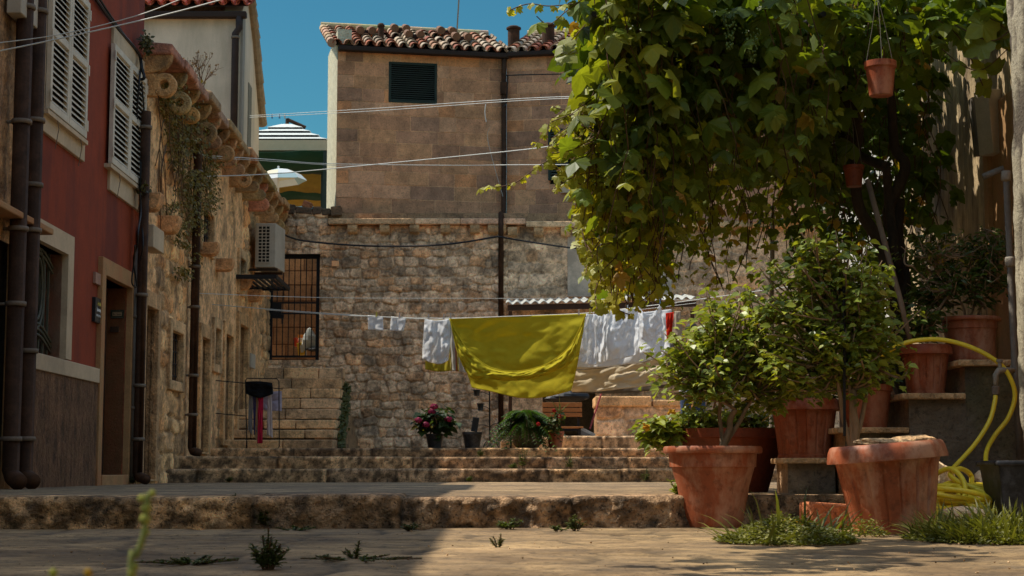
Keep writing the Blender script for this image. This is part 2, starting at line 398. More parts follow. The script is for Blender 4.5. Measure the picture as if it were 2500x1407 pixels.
mlow = mulc(nt, sky.outputs[0], lowsky.outputs[0]); nt.links.new(mlow, tint.inputs[6]); nt.links.new(tint.outputs[2], bg.inputs[0]); bg.inputs[1].default_value = .15
ld = bpy.data.lights.new('sun', 'SUN'); ld.energy = 2.2; ld.angle = math.radians(.53); ld.color = (1, .93, .80)
lo = bpy.data.objects.new('sun', ld); COL.objects.link(lo); lo.rotation_euler = (-SUNV).to_track_quat('-Z','Y').to_euler()
S.view_settings.view_transform = 'Standard'; S.view_settings.look = 'None'; S.view_settings.gamma = 1; S.view_settings.exposure = 1.32
S.cycles.max_bounces = 8; S.cycles.diffuse_bounces = 6; S.cycles.use_denoising = True
# ================================================================ frames of the walls
vd = ray(1200,1150); p0 = W(0,1150,13.4)
LW = Frame(p0, (vd.x,vd.y))                       # the lane's left side
BW = Frame((0,29.15), (1,0))                      # lower back wall
a11 = math.radians(11); pc = W(820,500,29.3)
C1 = Frame(pc, (math.cos(a11),math.sin(a11)))     # upper house, left bay
u_c = C1.uz(1236,500)[0]; p2 = C1.pt(u_c,0)
a12 = math.radians(-12); C2 = Frame(p2, (math.cos(a12),math.sin(a12)))
CSd = Frame(pc, (-math.sin(a11),math.cos(a11)))   # its side wall
def LR(xa, yt, yb, xb):
    """opening on the left wall from pixel edges measured at its near edge"""
    u0, z1 = LW.uz(xa,yt); _, z0 = LW.uz(xa,yb); u1,_ = LW.uz(xb,800)
    return (u0,u1,z0,z1)
# ================================================================ ground, terrace, steps
pav = [(.33,.265,.185),(.27,.215,.155),(.30,.24,.17)]
def floor_sheet(name, x0,x1,y0,y1,z,dx,dy,amp,seed,col,crack=.5,mat=None,tilt=None):
    X,Y = np.meshgrid(np.arange(x0,x1+dx,dx), np.concatenate([[y0],y0+np.cumsum(dy if isinstance(dy,np.ndarray) else np.full(int((y1-y0)/dy),dy))]))
    n = fbm(X*1.3,Y*1.3,4,seed); f = fbm(X*9,Y*9,4,seed+3)
    # crazed paving slabs
    k = np.abs(fbm(X*.8+3,Y*1.1,5,seed+7)-.5); k2 = np.abs(fbm(X*1.3-8,Y*1.7,5,seed+12)-.5)
    cr = np.maximum(np.exp(-(k/.012)**2), np.exp(-(k2/.009)**2))*crack
    k3 = fbm(X*.55+30,Y*2.2,5,seed+31); stp = np.floor(k3*9)/9; ed = np.abs(k3*9-np.round(k3*9)); led = .25*np.exp(-(ed/.05)**2)*crack*sstep(.4,.6,fbm(X*.7,Y*.7,3,seed+40))
    r_ = np.random.default_rng(seed+77); f1 = np.full(X.shape,9.); f2 = np.full(X.shape,9.); idx = np.zeros(X.shape,int); Xw = X+(fbm(X*1.5,Y*1.5,3,seed+60)-.5)*.35; Yw = Y+(fbm(X*1.5+9,Y*1.5,3,seed+61)-.5)*.35; sds=[]
    for j_,yy in enumerate(np.arange(y0,y1+.6,.62)):
        xx = x0-r_.uniform(0,.8)
        while xx < x1+.9: wd = r_.uniform(.55,1.25); sds.append((xx+wd/2,yy+r_.uniform(-.08,.08),wd,.62)); xx += wd
    for k_,(sx,sy,sw,sh) in enumerate(sds):
        dd = np.maximum(np.abs(Xw-sx)/sw*2,np.abs(Yw-sy)/sh*2); nn_ = dd<f1; f2 = np.where(nn_,f1,np.minimum(f2,dd)); idx = np.where(nn_,k_,idx); f1 = np.where(nn_,dd,f1)
    smo = sstep(-.2,.9,X+(n-.5)*2)*.8 if crack>.7 else .3+0*X      # the right part is a worn screed that hides the joints
    jt = np.exp(-((f2-f1)/.13)**2)*(1-smo)*crack; tone = (r_.uniform(.78,1.18,len(sds))[idx]-1)*(1-smo)+1; lv_ = (r_.uniform(-.5,.5,len(sds))[idx])*.02*(1-smo)*crack
    cr = np.maximum(cr,jt)
    Z = z+lv_*.35+(n-.5)*amp*.4+(f-.5)*amp*.3-cr*.010
    dirt = sstep(.54,.68,fbm(X*2.2,Y*2.2,6,seed+50))*crack*.6; pale = sstep(.56,.66,fbm(X*1.9+50,Y*1.9,6,seed+52))*.45; tone = tone*(1+pale)*(.80+.40*fbm(X*14,Y*14,4,seed+53))
    C = mixc(col[0],col[1],sstep(.35,.65,n))*(.88+.24*f)[...,None]
    C = C*tone[...,None]; C = C*(1-.8*np.clip(cr+led,0,1)[...,None]); C = C*(1-dirt[...,None])+np.array((.085,.06,.04))*dirt[...,None]
    if tilt is not None: Z = Z+tilt(X,Y)
    return struct(sheet(name, np.stack([X,Y,Z],-1), C, mat or M['ground']))
dyn = np.concatenate([np.full(8,.8)])
g = MB(); g.box(-60,60,-60,120,-1.0,-.05,(.22,.18,.13)); struct(g.build('ground',M['ground']))
floor_sheet('pavement', -4.3,3.9,-1.0,9.6,0,.022,.022,.005,3,(pav[0],pav[1]),.9)
floor_sheet('terrace_paving', -5,3.9,9.2,24,.158,.05,.05,.012,5,((.24,.19,.145),(.29,.235,.175)),.6)
SP = [(.30,.235,.16),(.25,.195,.135),(.34,.27,.18),(.27,.22,.165)]
step_strip('terrace_edge_step',[(-5,8.75),(-1,8.95),(0.2,9.0),(3.6,9.35)],-.02,.165,.5,.009,1.25,.038,11,SP,M['edge'],rad=.03,dark=.5)
step_strip('first_step',[(-4.6,19.9),(-3.6,20.6),(-2.0,21.3),(3.9,21.6)],.14,.325,.9,.02,1.15,.015,12,SP,M['edge'],dark=.42)
step_strip('second_step',[(-4.6,20.7),(-3.6,21.2),(-2.0,21.9),(3.9,22.2)],.30,.482,2.8,.02,1.3,.015,13,SP,M['edge'],dark=.42)
step_strip('third_step',[(-4.6,23.3),(-3.4,23.2),(-2.0,22.9),(4.5,22.9)],.46,.608,7,.02,1.2,.010,14,SP,M['edge'],dark=.25)
step_strip('curb_step',[(-.05,24.3),(1.0,24.25),(5,24.1)],.59,.80,5,.02,1.1,.008,15,[(.30,.25,.19),(.27,.23,.18)],dark=.2)
# stairs up to the gate
st = root('stone_stairs',(-3.6,24.5,.6),'flight of worn limestone steps climbing to the iron gate','stairs'); st['kind'] = 'structure'
ys = [(1074,24.5),(1050,25.1),(1026,25.7),(1000,26.3),(974,26.9),(950,27.5),(925,28.1),(899,28.7)]
zz = [CH+(1150-y)/4100*d for y,d in ys]; prev = .60
for k,((y,d),z) in enumerate(zip(ys,zz)):
    xr = (815+ (838-815)*k/7-1250)/4100*d; m = MB(); x = -4.5; r = random.Random(40+k)
    while x < xr-.01:
        wd = r.uniform(.45,.85)
        if xr-(x+wd) < .3: wd = xr-x
        c = r.choice(SP); q = r.uniform(.85,1.25)
        m.box(x+.006,x+wd-.006,d+r.uniform(-.008,.008),29.3 if k==7 else d+.66,prev+.03 if k else .55,z-r.uniform(0,.006),(c[0]*q*1.35,c[1]*q*1.35,c[2]*q*1.35)); x += wd
    m.build('step',M['stone'],st,bevel=.014)
    m = MB(); m.box(-4.5,xr-.03,d+.07,29.2,.5,z-.05); m.build('fill',M['dark'],st); prev = z
m = MB()
for k,(d,z) in enumerate(zip([q[1] for q in ys],zz)):
    xr = (815+(838-815)*k/7-1250)/4100*d
    m.box(xr-.3,xr-.02,d+.04,29.2,.5,z-.03,(.22,.17,.12))
m.build('side_wall',M['stone'],st)
# ================================================================ lower back wall
ub = lambda px: BW.uz(px,800)[0]; zb = lambda py: BW.uz(1250,py)[1]
zled = zb(552); ztop = zb(541); zsill = zb(879)
gate_h = (ub(655),ub(781),zsill,zb(620))
bwr = root('rubble_wall',(0,29.15,.5),'tall rubble stone wall across the lane with projecting ledge on brackets','wall')
RP = [(.42,.35,.285),(.37,.315,.26),(.47,.40,.33),(.33,.28,.23),(.45,.32,.22),(.40,.345,.295)]
mort = (.44,.37,.30)
doorway = (ub(1325),ub(1452),.8,zb(800))
rubble('masonry',BW,ub(560),ub(1240),.45,zled,.016,.15,.23,RP,mort,.030,holes=[gate_h,(ub(500),ub(797),zb(553),9)],parent=bwr,seed=31)
def ragged(cu,cz): return cz < zb(512)+ (fbm(cu*3,cu*0+2,4,8)-.5)*.16 - sstep(ub(690),ub(800),cu)*.05
rubble('masonry',BW,ub(560),ub(797),zb(553),zb(495),.016,.16,.24,RP,mort,.035,keepf=ragged,parent=bwr,seed=32)
rubble('masonry',BW,ub(1240),ub(2300),.45,zled,.02,.22,.34,RP,mort,.022,holes=[doorway],parent=bwr,seed=33,plaster=.8)
m = MB(); CB = (.19,.145,.105)
rects(m,BW,ub(540),ub(2300),.4,zb(520),[gate_h,doorway],-.5,-.04,CB); reveal(m,BW,gate_h,-.5,-.0,CB,.04); reveal(m,BW,doorway,-.5,.0,CB,.04)
m.build('core',M['stone'],bwr)
# ragged coping stones at the open top
m = MB(); r = random.Random(5)
u = ub(640)
while u < ub(806):
    wv = r.uniform(.14,.34); h = r.uniform(.05,.13); c = r.choice([(.07,.055,.045),(.10,.075,.055),(.06,.05,.04)])
    m.obox(BW.pt(u+wv/2,zb(514)+h/2-.04-max(0,(u-ub(740)))*.08,-.2),wv*.96,.5,h+.05,Matrix.Rotation(r.uniform(-.12,.12),4,'Y'),c); u += wv
m.obox(BW.pt(ub(745),zb(500),-.1),.16,.2,.13,Matrix.Rotation(.4,4,'Y'),(.22,.10,.06))
m.build('coping',M['stone'],bwr,bevel=.02)
m = MB(); u = ub(800); r = random.Random(6)
while u < ub(2200):
    wv = min(r.uniform(.8,1.7),ub(2200)-u)
    dr = .02 if u < ub(1236) else -.03
    m.fbox(BW,u+.004,u+wv-.004,zled+dr-.01,ztop+dr+.01,-.6,.17,tuple(x*r.uniform(.9,1.1) for x in (.42,.34,.25))); u += wv
m.build('ledge',M['stone'],bwr,bevel=.012)
for px in (859,938,1011,1087,1159,1213,1251,1315,1381,1451,1520,1590):
    m = MB(); uu = ub(px); hw = .085 if px != 1213 else .16; q = random.Random(px).uniform(.85,1.15)
    dz = .01 if px < 1236 else -.04
    prof = [(0,zled-.0),(.15,zled-.0),(.15,zled-.07),(.125,zled-.13),(.08,zled-.155),(0,zled-.16)]
    m.extr(prof,lambda a,b,t: BW.pt(t,b+dz,a),uu-hw,uu+hw,(.34*q,.27*q,.185*q)); m.build('bracket',M['stone'],bwr,bevel=.01)
m = MB(); a,b = ub(1386),ub(1640); m.fbox(BW,a,b,zb(725),zb(576),0,.045); m.build('plaster_patch',surf('old pale plaster',(.66,.50,.36),var=.2,scale=2,bump=.2,stain=(.2,.16,.12),stain_scale=2.5),bwr)
m = MB(); m.fbox(BW,ub(809),ub(826),zb(651),zb(638),.03,.06,(.42,.3,.2)); m.build('tag_plate',M['ashlar'],bwr)
# gate
gr = root('iron_gate',BW.pt((gate_h[0]+gate_h[1])/2,gate_h[2],-.12),'black iron bar gate closing the opening above the stairs','gate')
m = MB(); g0,g1,g2,g3_ = gate_h; g1-=.03
for a,b,c,e in ((g0,g0+.055,g2,g3_),(g1-.055,g1,g2,g3_),(g0+.055,g1-.055,g3_-.075,g3_-.005),(g0+.055,g1-.055,g2+.05,g2+.085),(g0+.055,g1-.055,zb(740),zb(736)),(g0+.055,g1-.055,zb(766),zb(762))):
    m.fbox(BW,a,b,c,e,-.14,-.10)
m.build('gate_frame',M['iron'],gr)
for k in range(1,8):
    m = MB(); u = g0+.03+(g1-g0-.06)*k/8; m.tube([BW.pt(u,g2+.07,-.12),BW.pt(u,g3_-.06,-.12)],.009,6); m.build('bar',M['iron'],gr)
m = MB(); m.fbox(BW,g0+.05,g0+.21,zb(768),zb(737),-.155,-.085); m.fbox(BW,g0+.05,g0+.25,zb(776),zb(767),-.15,-.09); m.build('lock_box',M['iron'],gr)
m = MB(); m.tube([BW.pt(g0+.22,zb(776),-.12),BW.pt(g0+.23,zb(780),-.07),BW.pt(g0+.23,zb(790),-.06)],.012,6); m.build('handle',M['iron'],gr)
# passage behind the gate
m = MB(); PW = Frame((0,31.7),(1,0))
ashlar(m,PW,-6,-1.2,2.1,4.55,.29,.4,.75,[(.17,.135,.09),(.19,.15,.10),(.15,.12,.08)],(.08,.055,.035),seed=9,gap=.022,proud=.012)
m.box(-6,-1.2,31.74,32.2,1.5,4.5,(.3,.2,.1))
tag(m.build('passage_wall',M['ashlar']),'yellow sandstone block wall seen through the bars of the gate','wall')
m = MB(); m.box(-6,-1.0,29.2,31.7,1.0,zsill-.004,(.24,.19,.14)); struct(m.build('passage_floor',M['ground']))
# upper ground behind the walls
m = MB(); m.box(-40,40,32.25,90,1,4.3,(.25,.2,.15)); struct(m.build('upper_ground',M['ground']))
# ================================================================ upper stone house
uh = root('stone_house',(0,30,4.6),'brown ashlar stone house with tiled roof above the ledge','house')
zE = C1.uz(830,118)[1]; zBase = ztop-.05
AP = [(.235,.165,.12),(.22,.155,.115),(.25,.18,.125),(.195,.14,.11),(.265,.165,.10),(.16,.12,.10),(.24,.18,.14)]
win1 = (*sorted((C1.uz(949,200)[0],C1.uz(1067,200)[0])),C1.uz(1000,252)[1],C1.uz(1000,153)[1])
m = MB(); ashlar(m,C1,0,u_c,zBase,zE,.24,.3,.85,AP,(.30,.24,.18),[win1],seed=3,gap=.013); m.build('wall',M['ashlar'],uh)
uw2a,uw2b = C2.uz(1340,400)[0],C2.uz(1520,400)[0]
win2 = (uw2a+.02,uw2b,C2.uz(1400,448)[1],C2.uz(1400,315)[1])
uE2 = C2.uz(2240,500)[0]
zE2 = zE
m = MB(); ashlar(m,C2,0.004,uE2,zBase,zE2,.24,.3,.85,AP,(.30,.24,.18),[win2],seed=4,gap=.013); m.build('wall',M['ashlar'],uh)
m = MB(); m.fbox(CSd,0,2.05,zBase-.1,zE+.35,-.25,0); 
m.build('side_wall',M['litpl'],uh)
m = MB(); rects(m,C1,.05,u_c,zBase,zE,[win1],-.3,-.04,CB); rects(m,C2,.0,uE2,zBase,zE2,[win2],-.3,-.04,CB)
m.extr([(0.3,2.0),(u_c,2.0),(u_c,2.04),(.3,2.04)],lambda a,b,t: C1.pt(a,t,-b),zBase,zE+.3)
m.fbox(C2,0,uE2,zBase,zE2+.3,-2.2,-2.1); m.fbox(C2,uE2-.3,uE2,zBase,zE2,-2.1,-.3); m.build('core',M['stone'],uh)
def louvre(F,h,name,parent,n,d0=-.04,mat=None,fw=.045,ang=.6):
    u0,u1,z0,z1 = h; m = MB(); frame4(m,F,h,(u0+fw,u1-fw,z0+fw,z1-fw),d0,d0+.05)
    o = m.build(name,mat or M['green'],parent,bevel=.003)
    m = MB()
    for k in range(n):
        z = z0+fw+(z1-z0-2*fw)*(k+.5)/n; hh = (z1-z0-2*fw)/n*.62
        q = [F.pt(a,z+e*hh*.5+(-e*0),d0+.025-e*.018) for a,e in ((u0+fw,-1),(u1-fw,-1),(u1-fw,1),(u0+fw,1))]
        nn = F.n*.006; m.hexa([q[0],q[1],q[2],q[3],q[0]+nn,q[1]+nn,q[2]+nn,q[3]+nn])
    s = m.build('slats',M['slat'],o,origin=world_loc(parent))
    return o
louvre(C1,win1,'louvred_shutter',uh,17)
m = MB(); m.fbox(C1,*win1,-.3,-.12); m.build('window_backing',M['dark'],uh)
wmid = C2.uz(1389,400)[0]
o = louvre(C2,(win2[0]-.02,wmid,win2[2]+.06,win2[3]),'window_shutter',uh,17,d0=.03)
m = MB(); frame4(m,C2,(wmid+.03,win2[1],win2[2],win2[3]),(wmid+.08,win2[1]-.05,win2[2]+.05,win2[3]-.05),.02,.07); wf = m.build('window_frame',M['green'],uh,bevel=.003)
m = MB(); m.fbox(C2,wmid+.08,win2[1]-.05,win2[2]+.05,win2[3]-.05,.035,.045); m.build('pane',surf('brown reflecting glass',(.10,.065,.045),rough=.12,var=.2,bump=0,spec=.6),wf,origin=world_loc(uh))
m = MB(); m.fbox(C2,*win2,-.3,-.15); m.build('window_backing',M['dark'],uh)
m = MB(); m.fbox(C2,C2.uz(1370,400)[0],win2[1]+.05,C2.uz(1400,471)[1],win2[2]-.005,-.02,.05); m.build('window_sill',M['surround'],uh)
# roof of barrel tiles
TILE = [(.36,.115,.055),(.42,.16,.085),(.50,.36,.24),(.55,.43,.31),(.32,.10,.055),(.46,.25,.15),(.40,.30,.21),(.52,.40,.27)]
def roof(mb, F, u0, u1, zE, t, rows, pitchw=.205, over=.16, seed=1, skip=(), pal=TILE):
    r = random.Random(seed); n = max(1,round((u1-u0)/pitchw)); pw = (u1-u0)/n; Lr = .33
    dirv = (F.n*-1+Vector((0,0,t))).normalized(); nrm = (F.n*t+Vector((0,0,1))).normalized()
    base = lambda u,s: F.pt(u,zE,over)+dirv*s
    mb.quad(base(u0,0)-nrm*.01,base(u1,0)-nrm*.01,base(u1,rows*Lr)-nrm*.01,base(u0,rows*Lr)-nrm*.01,(.12,.06,.04))
    for i in range(n):
        uc = u0+(i+.5)*pw
        for k in range(rows):
            if (i,k) in skip: continue
            c = r.choice(pal); q = r.uniform(.75,1.1); c = tuple(x*q for x in c)
            for (du,cv,s0) in ((0,1,0),(pw*.5,-1,.0)):
                ra,rb = (.087,.066) if cv>0 else (.072,.09); a0 = base(uc+du+r.uniform(-.006,.006),k*Lr+s0+r.uniform(-.012,.012)); a1 = base(uc+du,(k+1.18)*Lr)
                lift0,lift1 = (.050+.022,.050) if cv>0 else (.072,.055)
                vs = []; sg = 7
                for e,(p,rr,lf) in enumerate(((a0,ra,lift0),(a1,rb,lift1))):
                    for th in (0,.016):
                        for j in range(sg+1):
                            w_ = math.pi*j/sg; vs.append(p+F.u*(math.cos(w_)*(rr-th))+nrm*(cv*math.sin(w_)*(rr-th)*.95+lf-(.045 if cv>0 else -.0)))
                m_=sg+1; fs=[]
                for j in range(sg):
                    fs += [(j,j+1,2*m_+j+1,2*m_+j),(m_+j+1,m_+j,3*m_+j,3*m_+j+1),(j+1,j,m_+j,m_+j+1)]
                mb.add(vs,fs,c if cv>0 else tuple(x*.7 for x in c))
                if cv>0 and k==0: # mortar plug
                    c0=len(mb.v); pass
tl = .40
m = MB(); skip = {(5,2),(5,3),(6,3),(9,4),(10,4),(11,2),(10,2),(15,4),(16,4),(17,2),(16,2)}
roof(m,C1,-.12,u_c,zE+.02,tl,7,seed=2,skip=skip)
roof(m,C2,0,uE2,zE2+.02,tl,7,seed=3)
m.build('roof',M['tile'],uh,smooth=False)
def roofpt(F,u,s,h=0):
    dv = (F.n*-1+Vector((0,0,tl))).normalized(); nr = (F.n*tl+Vector((0,0,1))).normalized(); return F.pt(u,zE+.02,.16)+dv*s+nr*h
m = MB(); r = random.Random(3)
for F,ua,ubb in ((C1,-.15,u_c),(C2,0,uE2)):   # ridge and verge cap tiles
    u = ua
    m = MB()
    while u < ubb:
        p = roofpt(F,u,7*.33+.02,.03); q2 = roofpt(F,min(u+.42,ubb+.02),7*.33+.02,.045); c = tuple(x*r.uniform(.9,1.2) for x in (.46,.33,.18))
        m.tube([p,q2],[.085,.07],10,c); u += .38
    m.build('ridge_tiles',M['tile'],uh)
m = MB()
for k in range(6): m.tube([roofpt(C1,-.12,k*.36,.03),roofpt(C1,-.12,k*.36+.4,.02)],[.085,.07],10,tuple(x*r.uniform(.9,1.2) for x in (.45,.30,.17)))
m.build('verge_tiles',M['tile'],uh)
# raised vent tiles with orange cheeks
for (px,s) in ((905,1.1),(1000,1.7),(1022,.85),(1118,1.7),(1140,.85)):
    m = MB(); u = C1.uz(px,90)[0]
    for du in (-.11,.11): m.obox(roofpt(C1,u+du,s,.085),.035,.16,.11,col=(.55,.13,.03))
    m.obox(roofpt(C1,u,s+.02,.10),.19,.02,.10,col=(.05,.02,.012))
    for du in (-.11,.11):
        m.tube([roofpt(C1,u+du,s-.10,.155),roofpt(C1,u+du,s+.22,.14)],[.075,.065],12,(.22,.11,.06))
    m.build('vent_tile',M['tile'],uh)
for F,px,y0,y1,s,rd in ((C1,939,62,96,.8,.055),(C1,1268,57,100,.75,.11),(C2,1325,50,100,.75,.115)):
    m = MB(); u = F.uz(px,85)[0]; b = roofpt(F,u,s,0); h = .26 if rd<.1 else .34
    m.lathe([(rd,-.1),(rd,h),(rd*1.25,h+.01),(rd*1.25,h+.04),(rd*.8,h+.07)],b,18); m.build('flue',M['brownpipe'],uh,smooth=False)
m = MB(); m.tube([roofpt(C1,C1.uz(1155,60)[0],2.2,0),roofpt(C1,C1.uz(1155,60)[0],2.2,1.2)],.016,6); m.build('antenna_pole',M['metal'],uh)
m = MB()
m.fbox(C1,-.0,u_c+.03,zE-.075,zE+.02,.04,.17); m.fbox(C2,.03,uE2,zE2-.075+.02,zE2+.04,.04,.17); m.build('gutter',M['gutter'],uh,bevel=.02)
m = MB(); q=BW.pt(ub(1223),0,.06); p1=C1.pt(u_c-.06,zE-.08,.10); p1b=C1.pt(u_c-.06,zE-.35,.08)
m.tube([p1,p1b,(p1b.x,p1b.y,ztop),(q.x,q.y-.16,ztop+.1),(q.x,q.y-.16,ztop-.3),(q.x,q.y,ztop-.45),(q.x,q.y,.9)],.048,10)
dp = tag(m.build('downpipe',M['brownpipe'],smooth=True),'dark brown downpipe running down the middle of the back wall from the gutter','downpipe')
m = MB(); m.obox((p1b.x,p1b.y-.01,zE-.62),.13,.10,.22); m.build('hopper',M['brownpipe'],dp)
# ================================================================ left side of the lane
zc = lambda px,py: LW.uz(px,py)[1]; uc_ = lambda px: LW.uz(px,900)[0]
zG = .10
# near stone house
SP2 = [(.40,.28,.15),(.28,.19,.11),(.36,.26,.15),(.25,.18,.12)]
nh = root('stone_house',LW.pt(-2,0),'ochre stone house cut off by the left edge, with a stone sill band','house')
uN = uc_(47)
rubble('wall',LW,-3.5,uN,zG,5.98,.03,.24,.4,SP2,(.20,.15,.11),.03,parent=nh,seed=51,plaster=.7,holes=[(-3,uc_(14),.1,zc(20,600))])
m = MB(); rects(m,LW,-3.6,uN-.02,0,5.95,[],-.35,-.08,(.08,.06,.045)); m.fbox(LW,-3.6,uN,0,6.0,-4,-.35,(.3,.24,.17)); m.fbox(LW,-15,-3.6,0,6.0,-4,-.03,(.3,.24,.17)); m.build('core',M['stone'],nh)
m = MB(); m.fbox(LW,-3.5,uc_(66),zc(40,556),zc(40,540),0,.19); m.build('sill_band',M['tanst'],nh,bevel=.01)
m = MB(); m.fbox(LW,uc_(14),uc_(38),.1,zc(20,590),-.02,.06); m.build('door_frame',M['tanst'],nh,bevel=.01)
bx = root('meter_box',LW.pt(uc_(8),zc(10,40),.1),'grey utility box with hanging black cables at the top left corner','utility box')
m = MB(); m.fbox(LW,uc_(-30),uc_(22),zc(10,42),zc(10,-60),.05,.17); m.build('case',M['ac'],bx,bevel=.01)
for k in range(3):
    m = MB(); u=uc_(3+k*3); a=zc(5,40); m.tube([LW.pt(u,a,.1),LW.pt(u+.03,a-.1,.12),LW.pt(u+.08,a-.22-.03*k,.12),LW.pt(u+.12,a-.12,.1),LW.pt(u+.1,a-.02,.1)],.009,6); m.build('cable',M['cable'],bx)
# red house
RU0, RU1 = uN, uc_(332)
rh = root('red_house',LW.pt((RU0+RU1)/2,0),'deep red rendered house with cream window surrounds and a dark dado','house')
W1 = LR(112,-95,275,180); W1o = (W1[0]-.12,W1[1]+.12,zc(105,325),W1[3]+.2)
W2 = LR(264,105,405,329); W2o = (uc_(250),uc_(335),zc(250,455),zc(262,52))
W3 = LR(84,585,866,152); W3o = (uc_(74),uc_(163),zc(95,862),zc(100,540))
DR = LR(248,672,1160,311); DRo = (uc_(233),uc_(325),zG,zc(242,627))
zband1, zband0 = zc(83,862), zc(83,903)
holes = [W3,DR]
m = MB(); rects(m,LW,RU0,RU1,zband0,5.9,[W1o,W2o,W3o,DRo,(RU0,DRo[1],zband0,zband1)],-.3,0); m.build('wall',M['redpl'],rh)
m = MB(); m.fbox(LW,RU0,RU1,0,5.88,-4,-.31,(.2,.06,.04)); rects(m,LW,RU0+.02,RU1,0,5.88,[W1,W2,W3,DR],-.31,-.02,(.2,.06,.04)); m.build('core',M['stone'],rh)
# wall returns facing the camera and roof over hang
m = MB(); m.fbox(LW,RU0-.5,RU1+.05,5.9,6.0,-4,.12,(.36,.14,.08)); m.build('roof',M['tile'],rh)
m = MB(); m.fbox(LW,RU0,DRo[0],zG,zband0,-.02,.03); m.build('dado',M['dado'],rh)
m = MB(); rects(m,LW,RU0,DRo[0],zband0,zband1,[],-.02,.045); m.build('string_course',M['surround'],rh,bevel=.006)
m = MB(); frame4(m,LW,DRo,(DR[0],DR[1],zG+.0,DR[3]),-.02,.05); reveal(m,LW,DR,-.26,-.02,t=.02); m.fbox(LW,DR[0],DR[1],zG,zc(250,1160),-.2,.06); df=m.build('door_frame',M['tanst'],rh,bevel=.006)
m = MB(); u0,u1=DR[0],DR[1]; m.fbox(LW,u0,u1,zc(250,1160),DR[3],-.27,-.22)
for a in (0,.5):
    for zq in (.08,.42,.7):
        m.fbox(LW,u0+(u1-u0)*(a+.06),u0+(u1-u0)*(a+.44),zG+2*zq,zG+2*zq+.45,-.22,-.2)
dl = m.build('door',M['wood'],rh,bevel=.006)
m = MB(); m.tube([LW.pt(u0+.08,1.1,-.22),LW.pt(u0+.08,1.1,-.16),LW.pt(u0+.2,1.1,-.16)],.012,8); m.build('handle',M['band'],dl)
def shutters(W,Wo,n=2,fold=True):
    m = MB(); frame4(m,LW,Wo,W,-.02,.03); fr = m.build('window_surround',M['surround'],rh,bevel=.006)
    m = MB(); m.fbox(LW,W[0]-.05,W[1]+.05,W[2]-.05,W[2]-.008,0,.075); m.build('sill',M['surround'],fr,bevel=.004)
    hw=(W[1]-W[0])/2
    for k in (0,1):
        u0=W[0]+k*hw+.004; u1=u0+hw-.008; z0,z1=W[2]+.004,W[3]-.004; d=.03; f=.065; m = MB()
        nz=3 if z1-z0>1.5 else 2; zs=[z0+f*1.1+(z1-z0-f)*i/nz for i in range(nz+1)]; zs[0]=z0; zs[-1]=z1
        hl=[(u0+f,u1-f,zs[i]+(f if i==0 else f*.45),zs[i+1]-(f if i==nz-1 else f*.45)) for i in range(nz)]
        rects(m,LW,u0,u1,z0,z1,hl,d,d+.045)
        leaf_ = m.build('shutter',M['shutter'],rh,bevel=.004)
        m = MB()
        for h in hl:
            c = int((h[3]-h[2])/.052)
            for i in range(c):
                z=h[2]+(h[3]-h[2])*(i+.5)/c
                q=[LW.pt(h[0],z-.022,d+.040),LW.pt(h[1],z-.022,d+.040),LW.pt(h[1],z+.020,d+.008),LW.pt(h[0],z+.020,d+.008)]
                nn=Vector((0,0,.007)); m.hexa(q+[p+nn for p in q])
        m.build('slats',M['shutter'],leaf_)
        m = MB(); m.fbox(LW,u0+f,u1-f,z0+f,z1-f,d-.02,d-.012); m.build('backing',M['dark'],leaf_)
        for zz_ in (z0+.12,(z0+z1)/2,z1-.12):
            m = MB(); m.fbox(LW,(u0-.015) if k==0 else (u1-.03),(u0+.03) if k==0 else (u1+.015),zz_-.05,zz_+.05,d+.045,d+.053); m.build('hinge',M['shutter'],leaf_)
    for u in (W[0]+hw*.4,W[1]-hw*.35):
        m = MB(); m.tube([LW.pt(u,W[2]+.02,.06),LW.pt(u+.01,W[2]-.12,.085),LW.pt(u,W[2]-.3,.06)],.004,5); m.build('catch_wire',M['band'],fr)
shutters(W1,W1o); shutters(W2,W2o)
# grille window
m = MB(); frame4(m,LW,W3o,W3,-.02,.04); reveal(m,LW,W3,-.2,-.02,t=.02); ws = m.build('window_surround',M['surround'],rh,bevel=.006)
m = MB(); m.fbox(LW,*W3,-.22,-.19); m.build('glass',M['glass'],ws)
m = MB(); gm = surf('grey green ironwork',(.10,.10,.07),rough=.6,var=.25,bump=.05)
u0,u1,z0,z1=W3; 
for k in range(7): m.fbox(LW,u0+(u1-u0)*(k+.5)/7-.011,u0+(u1-u0)*(k+.5)/7+.011,z0,z1,-.13,-.11)
for (a,b) in ((.17,.28),(.115,.22)):
    m.tube([LW.pt((u0+u1)/2+math.cos(t*.2618)*a*1.35,z0+(z1-z0)*.63+math.sin(t*.2618)*b*1.25,-.10) for t in range(24)],.012,6,closed=True)
for zq in (.18,.13,.08,.82,.87):
    m.tube([LW.pt(u0+(u1-u0)*t/16,z0+(z1-z0)*zq+.13*math.sin(math.pi*t/16),-.10) for t in range(17)],.012,6)
m.build('grille',gm,ws)
